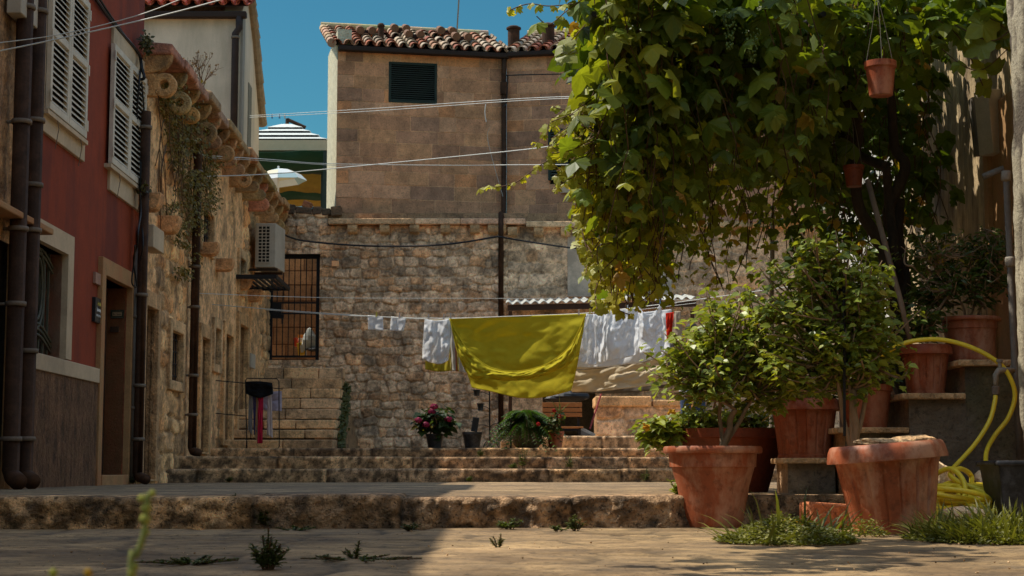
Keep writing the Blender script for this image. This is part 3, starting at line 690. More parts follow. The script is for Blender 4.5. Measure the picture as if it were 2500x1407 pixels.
# small things on the red house
def plate(name,label,cat,r,d0,d1,mat): 
    m = MB(); m.fbox(LW,*r,d0,d1); return tag(m.build(name,mat,bevel=.003),label,cat)
plate('bell_plate','small pale square plate on the red wall beside the door','wall plate',LR(227,664,692,237),0,.03,surf('pinkish plaster plate',(.42,.24,.17)))
sg = root('door_sign',LW.pt(uc_(232),zc(232,790),0),'black apartment sign with three stars and a bed beside the red house door','sign')
s0,s1,t0,t1 = LR(225,725,786,240); m = MB(); m.fbox(LW,s0,s1,t0,t1,.0,.035); m.build('board',surf('black sign board',(.02,.02,.022),rough=.4,bump=0),sg,bevel=.002)
ww = s1-s0; hh=t1-t0; m = MB()
def star(m,cu,cz,R): m.extr([(cu+R*(1 if i%2==0 else .42)*math.sin(i*math.pi/5),cz+R*(1 if i%2==0 else .42)*math.cos(i*math.pi/5)) for i in range(10)],lambda a,b,t:LW.pt(a,b,t),.035,.038)
for k in range(3): star(m,s0+ww*(.36+.16*k),t0+hh*.76,ww*.075)
m.build('stars',surf('yellow sign paint',(.75,.6,.12),bump=0),sg)
m = MB(); L_=[(.22,.24,.42,.62),(.22,.78,.46,.50),(.72,.78,.42,.54),(.26,.72,.53,.56),(.26,.72,.50,.515)]
for a,b,c,e in L_: m.fbox(LW,s0+ww*a,s0+ww*b,t0+hh*c,t0+hh*e,.035,.038)
m.build('bed_symbol',M['white'],sg)
def text(body,size,F,u,z,d,name,mat,parent,sx=1):
    c = bpy.data.curves.new(name,'FONT'); c.body=body; c.size=size; c.align_x='CENTER'; c.align_y='CENTER'; c.extrude=.001
    c.materials.append(mat); tmp = bpy.data.objects.new(name,c); COL.objects.link(tmp); bpy.context.view_layer.update()
    me = bpy.data.meshes.new_from_object(tmp); bpy.data.objects.remove(tmp); o = bpy.data.objects.new(name,me); COL.objects.link(o)
    R = Matrix((F.u,Vector((0,0,1)),F.u.cross(Vector((0,0,1))))).transposed()
    if R.determinant()<0 or F.u.cross(Vector((0,0,1))).dot(F.n)<0:
        R = Matrix((-F.u,Vector((0,0,1)),(-F.u).cross(Vector((0,0,1))))).transposed()
    p = F.pt(u,z,d); 
    if parent: o.parent=parent; p = p-Vector(world_loc(parent))
    o.matrix_local = Matrix.Translation(p)@R.to_4x4()@Matrix.Diagonal((sx,1,1,1)); return o
text('APARTMAN',hh*.135,LW,s0+ww*.5,t0+hh*.27,.037,'lettering',M['white'],sg,sx=ww/(hh*.135*6.1)*.9)
# name plates on the far door jamb (facing back along the lane towards us)
JF = Frame(LW.pt(DR[1],0),(LW.n.x,LW.n.y)); 
ja,jz1 = JF.uz(271,757); jb,_ = JF.uz(303,757); jz0 = JF.uz(271,778)[1]
np_ = root('name_plate',JF.pt((ja+jb)/2,jz0,0),'small cream name plate in a dotted green frame inside the doorway','name plate')
m = MB(); m.fbox(JF,min(ja,jb),max(ja,jb),jz0,jz1,.002,.014,); m.build('frame',M['green'],np_)
m = MB(); a,b=sorted((ja,jb)); m.fbox(JF,a+(b-a)*.14,b-(b-a)*.14,jz0+(jz1-jz0)*.3,jz1-(jz1-jz0)*.28,.014,.016); m.build('card',surf('cream card',(.45,.33,.2),bump=0),np_)
m = MB(); q=lambda f:a+(b-a)*f; zq=lambda f:jz0+(jz1-jz0)*f
for f0,f1,y0,y1 in ((.2,.24,.42,.62),(.24,.36,.44,.5),(.5,.52,.44,.62),(.52,.8,.44,.5)): m.fbox(JF,q(f0),q(f1),zq(y0),zq(y1),.016,.0175)
m.build('lettering',M['iron'],np_)
m = MB()
for k in range(12):
    for z_ in (.14,.86): m.fbox(JF,q(.06+.076*k),q(.09+.076*k),zq(z_)-.002,zq(z_)+.002,.014,.016)
m.build('dots',M['surround'],np_)
m = MB(); j2=JF.uz(272,798)[1]; j3=JF.uz(272,812)[1]; jc=JF.uz(291,800)[0]; m.fbox(JF,min(ja,jc),max(ja,jc),j3,j2,.002,.03)
lb=tag(m.build('letter_slot',M['wood'],bevel=.003),'small dark brown letter slot below the name plate in the doorway','letter slot')
# ---------------- pipes on the left side
def pipe(label,pts,r,mat,bands=(),elbow=None,F=LW,cat='downpipe',name='downpipe'):
    rt = root(name,(pts[0].x,pts[0].y,min(p.z for p in pts)),label,cat)
    m = MB(); m.tube(pts,r,12); m.build('pipe',mat,rt,smooth=True)
    for (x,y) in bands:
        m = MB(); u,z = F.uz(x,y); c = None
        # find the pipe point at this height
        for a,b in zip(pts,pts[1:]):
            if (a.z-z)*(b.z-z)<=0 and abs(a.z-b.z)>1e-4: c = a+(b-a)*((z-a.z)/(b.z-a.z))
        if c is None: continue
        m.lathe([(r+.012,-.018),(r+.014,0),(r+.012,.018)],c,16); m.fbox(F,F_u(F,c)-.012,F_u(F,c)+.012,z-.012,z+.012,0,.06); m.build('bracket',M['band'],rt,smooth=True)
    return rt
def F_u(F,p): return (Vector((p.x,p.y,0))-F.p).dot(F.u)
def vp(px_t,px_b,y0,y1,d,F=LW):
    """near-vertical pipe on a wall through its pixel column at mid height"""
    u = F.uz((px_t+px_b)/2,(y0+y1)/2,d)[0]; return [F.pt(u,F.uz((px_t+px_b)/2,y,d)[1],d) for y in (y0,y1)]
p = vp(60,38,-300,1150,.14); q=p[1]
pipe('outer of two fat brown downpipes at the left edge',[p[0],q,q+Vector((.03,-.03,-.05)),q+Vector((.10,-.10,-.09))],.068,M['brownpipe'],[(48,y) for y in (45,325,582,760,1076)])
p = vp(97,68,-300,1150,.16); q=p[1]
pipe('inner brown downpipe beside the red house corner',[p[0],q,q+Vector((.03,-.03,-.05)),q+Vector((.10,-.10,-.09))],.066,M['brownpipe'],[(80,y) for y in (60,325,480,588,872,1076)])
p = vp(353,340,262,1155,.13); q=p[1]
pipe('dark downpipe where the red house meets the old stone house',[p[0],q,q+Vector((.02,-.02,-.04)),q+Vector((.12,-.12,-.07))],.055,M['brownpipe'],[(346,y) for y in (330,735,950,1076)])
p = vp(336,322,600,1172,.07)
pipe('slim grey conduit clamped beside the dark downpipe',p,.035,M['greypipe'],[(330,y) for y in (780,1000)],cat='conduit',name='conduit')
p = vp(482,470,380,1095,.12); q=p[1]
pipe('dark downpipe in the middle of the old stone house',[p[0]+Vector((-.05,0,.3)),p[0],q,q+Vector((.02,-.02,-.04)),q+Vector((.1,-.1,-.06))],.055,M['brownpipe'],[(475,y) for y in (435,665,762,925,1018)])
# cable box and loose cables at the corner
cb = root('junction_box',LW.pt(uc_(340),zc(340,595),.0),'grey junction box with loose black cables at the red house corner','junction box')
m = MB(); a=LR(331,548,604,352); m.fbox(LW,*a,.05,.20); m.build('case',M['surround'],cb,bevel=.008)
def lcab(pts,r=.009,parent=cb,d=.08,n='cable'):
    m = MB(); P = [LW.pt(*LW.uz(x,y,dd),dd) for x,y,dd in pts]; m.tube(smooth_pts(P),r,6); return m.build(n,M['cable'],parent)
def smooth_pts(P,n=6):
    P=[Vector(p) for p in P]; out=[]
    for i in range(len(P)-1):
        a=P[max(i-1,0)];b=P[i];c=P[i+1];d=P[min(i+2,len(P)-1)]
        for k in range(n):
            t=k/n; out.append(.5*((2*b)+(c-a)*t+(2*a-5*b+4*c-d)*t*t+(3*b-a-3*c+d)*t**3))
    out.append(P[-1]); return out
lcab([(342,470,.12),(344,520,.14),(338,560,.21),(335,600,.2),(326,630,.12),(330,670,.13),(334,700,.12),(322,690,.1),(327,640,.12),(330,600,.2)])
lcab([(346,200,.1),(352,300,.08),(343,420,.1),(345,520,.1),(349,600,.16),(340,640,.1)])
lcab([(228,-10,.03),(262,38,.03),(300,85,.03),(338,130,.05),(346,165,.1),(352,190,.14),(340,195,.08)],r=.018)
lcab([(238,-10,.03),(272,42,.04),(308,92,.03),(342,140,.06),(340,200,.1),(334,280,.07),(338,330,.06)],r=.012)
# ---------------- old stone house
oh = root('old_stone_house',LW.pt(RU1+4,0),'long weathered stone house with carved brackets under its cornice','house')
O0, O1 = RU1+.01, LW.uz(652,800)[0]+.35
ctop = [(340,92),(440,216),(560,368),(645,486)]
cu_ = [LW.uz(x,y)[0] for x,y in ctop]; cz_ = [LW.uz(x,y)[1] for x,y in ctop]
zct = lambda u: float(np.interp(u,cu_,cz_))
doors = [LR(344,745,1172,372), LR(482,822,1105,502), LR(541,815,1085,560), LR(576,790,1062,596)]
wins = [LR(409,806,928,437), LR(486,508,592,507), LR(516,800,888,530), LR(578,628,700,588)]
SP3 = [(.42,.31,.19),(.35,.265,.165),(.49,.38,.24),(.28,.215,.145),(.42,.26,.135)]
rubble('wall',LW,O0,O1,zG,5.2,.028,.24,.42,SP3,(.37,.285,.19),.032,parent=oh,seed=61,plaster=.9,holes=doors+wins,keepf=lambda a,b: b < np.interp(a,cu_,cz_)-.1)
m = MB(); rects(m,LW,O0,O1,0,4.7,doors+wins,-.4,-.05,(.16,.12,.09)); m.fbox(LW,O0,O1,0,4.75,-6,-.4,(.16,.12,.09)); m.fbox(LW,O0,O1,4.6,4.75,-.4,0,(.2,.16,.12))
for h in doors+wins: reveal(m,LW,h,-.4,0,(.24,.18,.12),.05)
m.build('core',M['stone'],oh)
for k,h in enumerate(doors):
    m = MB(); m.fbox(LW,*h,-.33,-.27); m.build('door',M['wood'] if k!=3 else M['surround'],oh)
    m = MB(); c=random.Random(k).choice(SP3); o=(h[0]-.14,h[1]+.14,h[2]-.02,h[3]+.18); frame4(m,LW,o,h,-.03,.075,c); m.build('door_frame',M['stone'],oh,bevel=.012)
for k,h in enumerate(wins):
    m = MB(); m.fbox(LW,*h,-.3,-.24); m.build('window_pane',M['dark'],oh)
    m = MB(); c=(.36,.29,.2); o=(h[0]-.12,h[1]+.12,h[2]-.12,h[3]+.14); frame4(m,LW,o,h,-.03,.07,c); m.build('window_frame',M['stone'],oh,bevel=.012)
    if k in (0,1,3):
        m = MB()
        for i in range(5): u=h[0]+(h[1]-h[0])*(i+.5)/5; m.tube([LW.pt(u,h[2],-.02),LW.pt(u,h[3],-.02)],.009,6)
        for i in range(4): z=h[2]+(h[3]-h[2])*(i+.5)/4; m.tube([LW.pt(h[0],z,-.02),LW.pt(h[1],z,-.02)],.009,6)
        m.build('window_grille',M['iron'],oh)
# cornice of heavy slabs
m = MB(); r=random.Random(8); u=O0-.12
while u < O1:
    wv=r.uniform(.6,1.3); u2=min(u+wv,O1); c=tuple(x*r.uniform(.8,1.15) for x in (.24,.175,.12)); k=r.uniform(-.02,.02)
    q=[]
    for (uu,dd,h) in ((u,-.5,-.16),(u2,-.5,-.16),(u2,.36,-.13),(u,.36,-.13),(u,-.5,.06),(u2,-.5,.06),(u2,.36,-.01),(u,.36,-.01)): q.append(LW.pt(uu+(.006 if uu==u else -.006),zct(uu)+h+k,dd+k))
    m.hexa(q if LW.u.cross(LW.n).z>0 else [q[1],q[0],q[3],q[2],q[5],q[4],q[7],q[6]],c); u=u2
m.build('cornice',M['stone'],oh,bevel=.025)
def bracket(u,zt,thick,low,hole,seed):
    r=random.Random(seed); c=tuple(x*r.uniform(.85,1.15) for x in (.29,.205,.125)); m=MB()
    f=lambda a,b,t: LW.pt(t,b,a)
    if low: # lower scroll: flat plate ending in a disc pierced by a hole
        R=low; cx=.26+r.uniform(-.03,.04); n=20; out=[(0,zt),(cx,zt)]+[(cx+R*math.sin(math.pi*i/n),zt-R+R*math.cos(math.pi*i/n)) for i in range(1,n+1)]+[(0,zt-2*R)]
        if hole:
            hr=R*.38; k=len(out); vs=[];
            # ring: disc around the hole plus the web behind it
            ring_o=[(cx+R*math.cos(2*math.pi*i/24),zt-R+R*math.sin(2*math.pi*i/24)) for i in range(24)]
            ring_i=[(cx+hr*math.cos(2*math.pi*i/24),zt-R+hr*math.sin(2*math.pi*i/24)) for i in range(24)]
            for t in (u-thick/2,u+thick/2): vs+= [f(a,b,t) for a,b in ring_o]+[f(a,b,t) for a,b in ring_i]
            fs=[]
            for i in range(24):
                j=(i+1)%24; fs+=[(i,j,24+j,24+i),(48+j,48+i,72+i,72+j),(j,i,48+i,48+j),(24+i,24+j,72+j,72+i)]
            m.add(vs,fs,c); m.extr([(0,zt-.004),(cx-R*.55,zt-.004),(cx-R*.8,zt-R*.5),(cx-R*.93,zt-R),(cx-R*.8,zt-R*1.5),(cx-R*.55,zt-2*R+.004),(0,zt-2*R+.004)],f,u-thick/2+.004,u+thick/2-.004,c)
        else: m.extr(out,f,u-thick/2,u+thick/2,c)
        zt2=zt
    up=.22; pr=[(0,zt+up)]+[(.33,zt+up)]+[(.33-.27*(1-math.cos(a)),zt+up-.02-up*.95*math.sin(a)) for a in (.0,.35,.7,1.0,1.3,1.57)]+[(0,zt+.0)]
    m.extr(pr,f,u-thick/2-.01,u+thick/2+.01,tuple(x*.9 for x in c))
    m.build('bracket',M['stone'],oh,bevel=.014)
bk=[(346,1),(386,1),(420,0),(452,1),(478,0)]
for k,(px,ho) in enumerate(bk):
    u=LW.uz(px,300)[0]; bracket(u,zct(u)-.13-.22,.105,.135 if ho else .10,ho,k)
u=LW.uz(478,300)[0]+.75; k=9
while u < O1-.3:
    bracket(u,zct(u)-.13-.22,.10,.085 if k%3 else .11,k%4==0,k); u+=.66; k+=1
# free stone brackets lower on the wall
for k,(x0,y0,y1) in enumerate(((331,468,512),(379,525,567),(482,590,622),(521,630,660),(575,668,706),(601,706,735))):
    u=LW.uz(x0,y1)[0]; za=LW.uz(x0,y0)[1]; zb_=LW.uz(x0,y1)[1]; h=za-zb_; Ln=.27 if k<4 else .24
    m=MB(); c=tuple(x*random.Random(k+70).uniform(.85,1.1) for x in (.38,.25,.15))
    pr=[(0,za),(Ln,za)]+[(Ln-.5*h*(1-math.cos(a)),za-h*math.sin(a)) for a in (.3,.7,1.1,1.57)]+[(0,zb_)]
    m.extr(pr,lambda a,b,t: LW.pt(t,b,a),u,u+.24,c); m.build('stone_bracket',M['stone'],oh,bevel=.012)
# white house standing behind the cornice
wf=W(585,300,27.5); WA=Frame((wf.x,27.5),(1,0)); WS=Frame((wf.x,27.5),(-.035,1))
wh = root('cream_house',(-5.5,28.5,4.7),'tall cream rendered house rising behind the stone cornice','house')
zt=W(500,34,27.5).z; Ls=LW.uz(646,800)[0]; Ldep=2.75
m=MB(); m.fbox(WA,-6,0,4.6,zt,-.3,0); m.build('front_wall',M['whitepl'],wh)
f=lambda a,b,t: WS.pt(a,b,t)
zr=zt+.55; m=MB(); wslit=(1.05,1.5,WS.uz(608,455)[1],WS.uz(608,205)[1])
prof=[(.001,4.6),(Ldep,4.6),(Ldep,zt-1.15),(1.6,zt+.0),(.75,zr),(.001,zt)]
m.extr(prof,f,-.3,0)
m.build('side_wall',M['whitepl'],wh)
m=MB(); m.fbox(WS,*wslit,-.01,.012); wn=m.build('window_recess',surf('shadowed slit shutter',(.22,.19,.14)),wh)
m=MB(); m.fbox(WS,.0,.30,4.6,zt-.02,-.01,.03); m.build('corner_band',surf('grey render band',(.30,.265,.22),var=.15),wh)
m=MB(); m.extr([(.3,4.6),(Ldep-.02,4.6),(Ldep-.02,zt-1.2),(1.6,zt-.06),(.75,zr-.06),(.3,zt-.06)],f,-6,-.31,(.4,.36,.3)); m.build('core',M['stone'],wh)
m=MB(); roof(m,WA,-6,.12,zt+.1,.5,3,seed=8,over=.14,pal=[(.5,.10,.045),(.55,.13,.06),(.45,.09,.04)]); m.build('roof',M['tile'],wh)
m=MB(); r=random.Random(4)
for (a,b) in (((.75,zr),(1.6,zt)),((1.6,zt),(Ldep+.1,zt-1.28))):
    n=4
    for k in range(n):
        p=[WS.pt(a[0]+(b[0]-a[0])*(k+e)/n,a[1]+(b[1]-a[1])*(k+e)/n+.03,.04) for e in (0,1.12)]; m.tube(p,[.075,.095],9,(.38,.27,.17))
m.build('verge_tiles',M['tile'],wh)
m=MB(); m.fbox(WA,-6,.1,zt-.10,zt+.01,.02,.15); m.build('gutter',M['gutter'],wh,bevel=.02)
q=WA.pt(WA.uz(585,60)[0]-.05,0,.10); m=MB(); m.tube([(q.x+.06,q.y,zt-.08),(q.x+.06,q.y,zt-.28),(q.x,q.y,zt-.36),(q.x-.0,q.y,4.6)],.06,12)
dp2=m.build('downpipe',surf('dark violet pipe',(.045,.028,.024),rough=.65,spec=.2),wh,smooth=True)
for y in (92,325,360):
    z=W(575,y,27.4).z; m=MB(); m.lathe([(.07,-.02),(.072,.02)],(q.x,q.y,z),14); m.build('pipe_bracket',M['band'],dp2,smooth=True)
# ================================================================ air conditioner, shelf, meter cabinet
LF=lambda x,y,d: LW.pt(*LW.uz(x,y,d),d)
ac=root('air_conditioner',LW.pt(uc_(600),zc(600,655),.2),'white air conditioner unit hung high in the corner above the gate','air conditioner')
ax0=W(624,545,26.6); ax1=W(672,653,26.6); X0,X1,Z1,Z0=ax0.x,ax1.x,ax0.z,ax1.z
def T(x,y,z): return Vector((X0+x,26.6+y,Z0+z))
wA=X1-X0; hA=Z1-Z0
m=MB(); m.hexa([T(0,0,0),T(wA,0,0),T(wA+.05,.75,0),T(.0,.75,0),T(0,0,hA),T(wA,0,hA),T(wA+.05,.75,hA),T(0,.75,hA)]); cas=m.build('casing',M['ac'],ac,bevel=.012)
m=MB(); m.box(X0+.05,X1-.09,26.594,26.61,Z0+.08,Z1-.05); m.build('vent_opening',M['dark'],cas)
m=MB()
for k in range(12): z=Z0+.08+(hA-.13)*k/11; m.box(X0+.04,X1-.08,26.575,26.59,z-.007,z+.007)
for k in range(4): x=X0+.05+(wA-.14)*k/3; m.box(x-.007,x+.007,26.577,26.588,Z0+.08,Z1-.05)
m.build('grille',M['ac'],cas)
for y in (26.66,27.2):
    m=MB(); m.box(X0-.25,X1+.03,y,y+.04,Z0-.05,Z0-.008); m.box(X0-.25,X0-.21,y,y+.04,Z0-.05,Z0+.35); m.build('wall_bracket',M['wood'],ac)
shf=root('iron_shelf',LF(610,700,.1),'black slatted iron shelf bracketed to the wall below the air conditioner','shelf')
m=MB(); u0=LW.uz(572,670,0)[0]; u1=LW.uz(600,670,0)[0]; z=zc(573,676)
m.fbox(LW,u0,u0+.035,z-.035,z+.03,0,.62); m.fbox(LW,u1+.5,u1+.54,z-.035,z+.03,0,.62); m.fbox(LW,u0,u1+.54,z-.03,z+.03,.6,.64); m.fbox(LW,u0,u1+.54,z-.03,z+.03,0,.03); m.build('shelf_frame',M['iron'],shf)
for k in range(6):
    m=MB(); m.fbox(LW,u0+.04,u1+.5,z-.012,z+.012,.07+k*.088,.105+k*.088); m.build('slat',M['iron'],shf)
plate('meter_cabinet','small white metal cabinet low on the old stone wall near the stairs','meter cabinet',LR(598,862,897,610),.02,.1,M['ac'])
# ================================================================ right side buildings and stepped parapet
RWF = Frame((3.46,9.6),(0,1))
M['peel'] = surf('peeling ochre and grey lime wash', (.62,.46,.26), var=.5, scale=4, fine=30, bump=.9, bdist=.03, stretch=(1,1,.25), stain=(.13,.085,.05), stain_scale=2.6, stain_amt=.85, streak=.8)
M['peel2'] = surf('flaking pale wall plaster', (.46,.38,.24), var=.5, scale=7, fine=30, bump=1, bdist=.035, stretch=(1,1,.4), stain=(.14,.09,.055), stain_scale=5, stain_amt=.9, streak=.7)
rt = root('ochre_house',(5,15,0),'peeling ochre house behind the vine on the right side of the lane','house')
m=MB(); m.box(3.46,8,9.8,17.6,0,7,(.4,.3,.2)); m.build('wall',M['peel'],rt)
m=MB(); m.box(3.435,3.46,14.7,17.6,1.2,5.6); m.build('white_plaster',surf('flaking white limewash',(.72,.70,.62),var=.5,scale=5,fine=30,bump=.8,bdist=.02,stretch=(1,1,.4),stain=(.2,.15,.1),stain_scale=3,stain_amt=.8,streak=.6),rt)
m=MB(); m.fbox(RWF,1.55,2.3,.9,2.9,-.02,.03); m.fbox(RWF,1.5,1.6,.8,3.0,0,.06); m.fbox(RWF,2.25,2.35,.8,3.0,0,.06); m.build('door_frame',M['tanst'],rt)
m=MB(); m.box(3.3,8,9.7,17.8,7,7.2,(.4,.15,.08)); m.build('roof',M['tile'],rt)
U,Z=np.meshgrid(np.linspace(-6,9.36,500),np.linspace(-.02,3.4,110)); f=fbm(U*9,Z*3,5,3); f2=sstep(.49,.54,fbm(U*14,Z*2.6,5,9)); D=.014*f2+(f-.5)*.018+(fbm(U*30,Z*25,3,4)-.5)*.012
P=np.stack([2.84-D,U,Z],-1); C=mixc((.13,.10,.07),(.42,.36,.25),f2)*(.5+.9*f)[...,None]
nw = root('flaking_wall',(3.2,5,0),'thick flaking plaster wall end at the right edge of the frame','wall')
sheet('plaster_face',P,C,M['daub'],None,nw)
m=MB(); m.box(2.86,6,-6,9.36,0,7,(.3,.24,.16)); m.build('core',M['stone'],nw)
# stepped parapet with stone caps
sp = root('stepped_parapet',(2.8,10.3,0),'brown rendered stepped parapet with stone caps carrying three terracotta pots','parapet')
lv=[(2.035,2.43,.564),(2.43,2.78,.77),(2.78,3.46,.973)]
def yface(x0,x1,z0,z1,y,step=.014,seed=1):
    U,Z=np.meshgrid(np.arange(x0,x1+step,step),np.arange(z0,z1+step,step)); U=np.clip(U,x0,x1); Z=np.clip(Z,z0,z1)
    f=fbm(U*6,Z*6,5,seed); g_=fbm(U*22,Z*22,3,seed+4); D=(f-.5)*.03+(g_-.5)*.008
    C=mixc((.12,.088,.058),(.06,.045,.032),sstep(.4,.62,fbm(U*2,Z*2.5,5,seed+8)))*(.7+.6*g_)[...,None]
    gr=sstep(.5,.66,fbm(U*3+9,Z*2,5,seed+15))*.5; C=C*(1-gr[...,None])+np.array((.10,.085,.03))*gr[...,None]
    return np.stack([U,y+D,Z],-1),C
for k,(x0,x1,z) in enumerate(lv):
    P,C=yface(x0,x1,0,z-.03,10.3,seed=70+k); sheet('render_face',P,C*1.5,M['daub'],None,sp)
m=MB()
for x0,x1,z in lv: m.box(x0,x1,10.33,12.5,0,z-.03,(.12,.08,.05))
m.box(2.03,2.034,10.3,12,0,.53,(.2,.14,.09)); m.build('core',M['stone'],sp)
for k,(x0,x1,z) in enumerate(lv):
    m=MB(); c=(.36,.29,.20); m.box(x0-.05,x1-.012 if k<2 else x1,10.25,12.4,z-.035,z+.002*k,c); m.build('cap',M['stone'],sp,bevel=.008)
# pot support block
m=MB(); P,C=yface(1.715,2.01,.14,.345,10.5,seed=90); bk_=root('plinth_block',(1.87,10.6,.16),'small grey concrete block under the middle terracotta pot','plinth')
sheet('face',P,C*2.6,M['daub'],None,bk_); m.box(1.715,2.01,10.51,10.95,.14,.345,(.25,.2,.15)); m.build('block',M['stone'],bk_)
m=MB(); m.box(1.68,2.04,10.46,10.98,.345,.38,(.38,.31,.22)); m.build('cap',M['stone'],bk_,bevel=.008)
# ================================================================ pots
TC=[surf('terracotta plastic %s'%k,c,rough=.55,var=.28,scale=4,fine=35,bump=.06,stain=s,stain_scale=4.5,stain_amt=.8,spec=.3,pits=.25,streak=.6) for k,c,s in
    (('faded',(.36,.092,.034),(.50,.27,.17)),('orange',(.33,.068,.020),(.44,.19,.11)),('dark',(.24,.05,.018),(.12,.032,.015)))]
M['soil']=surf('dark potting soil',(.035,.024,.016),var=.5,fine=30,bump=1,bdist=.03)
M['blackpl']=surf('scuffed black plastic',(.022,.022,.024),rough=.5,var=.3,bump=.05,stain=(.10,.10,.11),stain_scale=9,stain_amt=.5)
def pot(label,loc,R,H,rb,style=1,mat=None,tilt=0,group=None,cat='flower pot',name='flower_pot',n=56,rz=0):
    m=MB(); mat=mat or TC[0]; T_=Matrix.Rotation(tilt,4,'Y')@Matrix.Rotation(rz,4,'Z')
    lip=R*.16
    if style==1: pr=[(rb*.6,0),(rb,0),(rb*1.04,H*.03),(rb+(R*.84-rb)*.55,H*.5),(R*.835,H*.74),(R*.87,H*.745),(R*.885,H*.91),(R*.985,H*.915),(R*1.0,H*.93),(R,H*.975),(R*.975,H),(R*.88,H),(R*.86,H*.97),(R*.82,H*.8),(R*.78,H*.72)]
    elif style==2: pr=[(rb*.6,0),(rb*1.03,0),(rb*1.03,H*.06),(rb,H*.065),(rb+(R*.86-rb)*.5,H*.42),(R*.86,H*.80),(R*.87,H*.805),(R*1.0,H*.81),(R*1.0,H*.84),(R*.965,H*.94),(R*.93,H*.985),(R*.89,H),(R*.86,H*.98),(R*.84,H*.85),(R*.8,H*.75)]
    elif style==3: pr=[(rb*.6,0),(rb,0),(rb+(R*.9-rb)*.5,H*.45),(R*.9,H*.86),(R*1.0,H*.87),(R*1.0,H*.93),(R*.97,H*.985),(R*.92,H),(R*.88,H*.97),(R*.84,H*.8)]
    else: pr=[(rb*.6,0),(rb,0),(R*.93,H*.80),(R*.95,H*.84),(R*1.0,H*.86),(R*1.0,H),(R*.9,H),(R*.86,H*.8)]
    def mod(w,z):
        if style in (2,):
            if H*.1<z<H*.72:
                k=math.sin(w*9); return 1-.05*math.exp(-(k/.22)**2)-.022*(1 if k>0 and z>H*.2 else 0)
        if style==3 and H*.1<z<H*.8: return 1-.02*math.exp(-(math.sin(w*8)/.2)**2)
        return 1
    # refine
    q=[pr[0]]
    for a,b in zip(pr,pr[1:]):
        k=max(1,int(abs(b[1]-a[1])/(H*.09)))
        q+= [(a[0]+(b[0]-a[0])*i/k,a[1]+(b[1]-a[1])*i/k) for i in range(1,k+1)]
    nn=n*3 if style in (2,3) else n
    m.lathe(q,(0,0,0),nn,T_,mod=mod,caps=False); m.lathe([(rb*.6,0),(.001,0)],(0,0,0),nn,T_,caps=False)
    ob=m.build(name,mat,smooth=False,origin=(0,0,0)); sm=ob.data
    sm.polygons.foreach_set('use_smooth',[True]*len(sm.polygons))
    try:
        bpy.context.view_layer.objects.active=ob
        md=ob.modifiers.new('e','EDGE_SPLIT'); md.split_angle=math.radians(38)
    except Exception: pass
    ob.location=loc; tag(ob,label,cat,group)
    s=MB(); s.lathe([(R*.845,H*.86),(.001,H*.88)],(0,0,0),24,T_,caps=False); so=s.build('soil',M['soil'],origin=(0,0,0)); so.parent=ob; so.location=(0,0,0)
    return ob
def gp(px,py,Y): 
    q=W(px,py,Y); return (q.x,q.y,q.z)
PA=pot('large faded terracotta pot with a stepped collar, frontmost on the left',(1.088,9.15,0),.268,.432,.155,1,TC[0])
PB=pot('big tilted terracotta pot with arched fluting beside the yellow hose',(1.85,8.2,0.005),.290,.43,.195,2,TC[0],tilt=math.radians(-4.5),rz=.2)
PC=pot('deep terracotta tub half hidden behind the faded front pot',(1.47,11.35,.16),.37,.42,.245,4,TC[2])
PD=pot('terracotta pot on the grey concrete block, between the two shrubs',(1.86,10.72,.38),.235,.375,.165,2,TC[1],rz=.1)
PE=pot('terracotta pot on the lowest parapet step',(2.22,10.55,.566),.165,.27,.125,4,TC[1])
PF=pot('fluted terracotta pot on the middle parapet step under the hose',(2.585,10.5,.772),.17,.31,.115,2,TC[1])
PG=pot('wide terracotta pot on the top parapet step holding a twiggy plant',(2.905,10.62,.976),.195,.29,.145,1,TC[0])
# stones lying on the tilted pot
def rock(name,label,c,s,col,seed,cat='stone',flat=.6,mat=None):
    r=np.random.default_rng(seed); n=18; k=12; th=np.linspace(0,2*np.pi,n+1); ph=np.linspace(0.02,np.pi-.02,k)
    TH,PH=np.meshgrid(th,ph); x=np.cos(TH)*np.sin(PH); y=np.sin(TH)*np.sin(PH); z=np.cos(PH)
    q=np.ones_like(x)
    for _ in range(9):
        d=r.normal(size=3); d/=np.linalg.norm(d); dt=x*d[0]+y*d[1]+z*d[2]; q=np.minimum(q,.72/np.maximum(dt,.3)*r.uniform(.85,1.15))
    q=np.minimum(q,1.1)*(1+.06*(r.random(x.shape)-.5)); q[:,-1]=q[:,0]; q[0]=q[0,0]; q[-1]=q[-1,0]
    P=np.stack([c[0]+x*q*s[0],c[1]+y*q*s[1],c[2]+z*q*s[2]],-1)
    C=np.ones(P.shape)*np.array(col)*(r.uniform(.8,1.1,x.shape))[...,None]
    o=sheet(name,P,C,mat or M['stone']); o.data.polygons.foreach_set('use_smooth',[False]*len(o.data.polygons)); return tag(o,label,cat)
rock('stone','flat pale stone lying on the rim of the tilted terracotta pot',(1.78,8.10,.432),(.15,.10,.03),(.42,.36,.27),1)
rock('stone','second stone slab on the tilted pot, right behind the flat pale one',(1.97,8.22,.45),(.13,.11,.03),(.36,.29,.2),2)
rock('boulder','white boulder wedged between the tilted pot and the parapet',gp(2290,1170,9.3),(.11,.12,.13),(.58,.54,.46),3)
rock('boulder','white boulder under the tap behind the black bucket',gp(2412,1170,9.6),(.10,.1,.08),(.5,.46,.38),4)
rock('boulder','low white stone lying in front of the hose coil',gp(2350,1262,8.2),(.14,.12,.05),(.62,.58,.5),5)
rock('stone','small flat stone at the edge of the grass beside the tilted pot',gp(2245,1305,7.9),(.07,.07,.03),(.4,.33,.24),6)
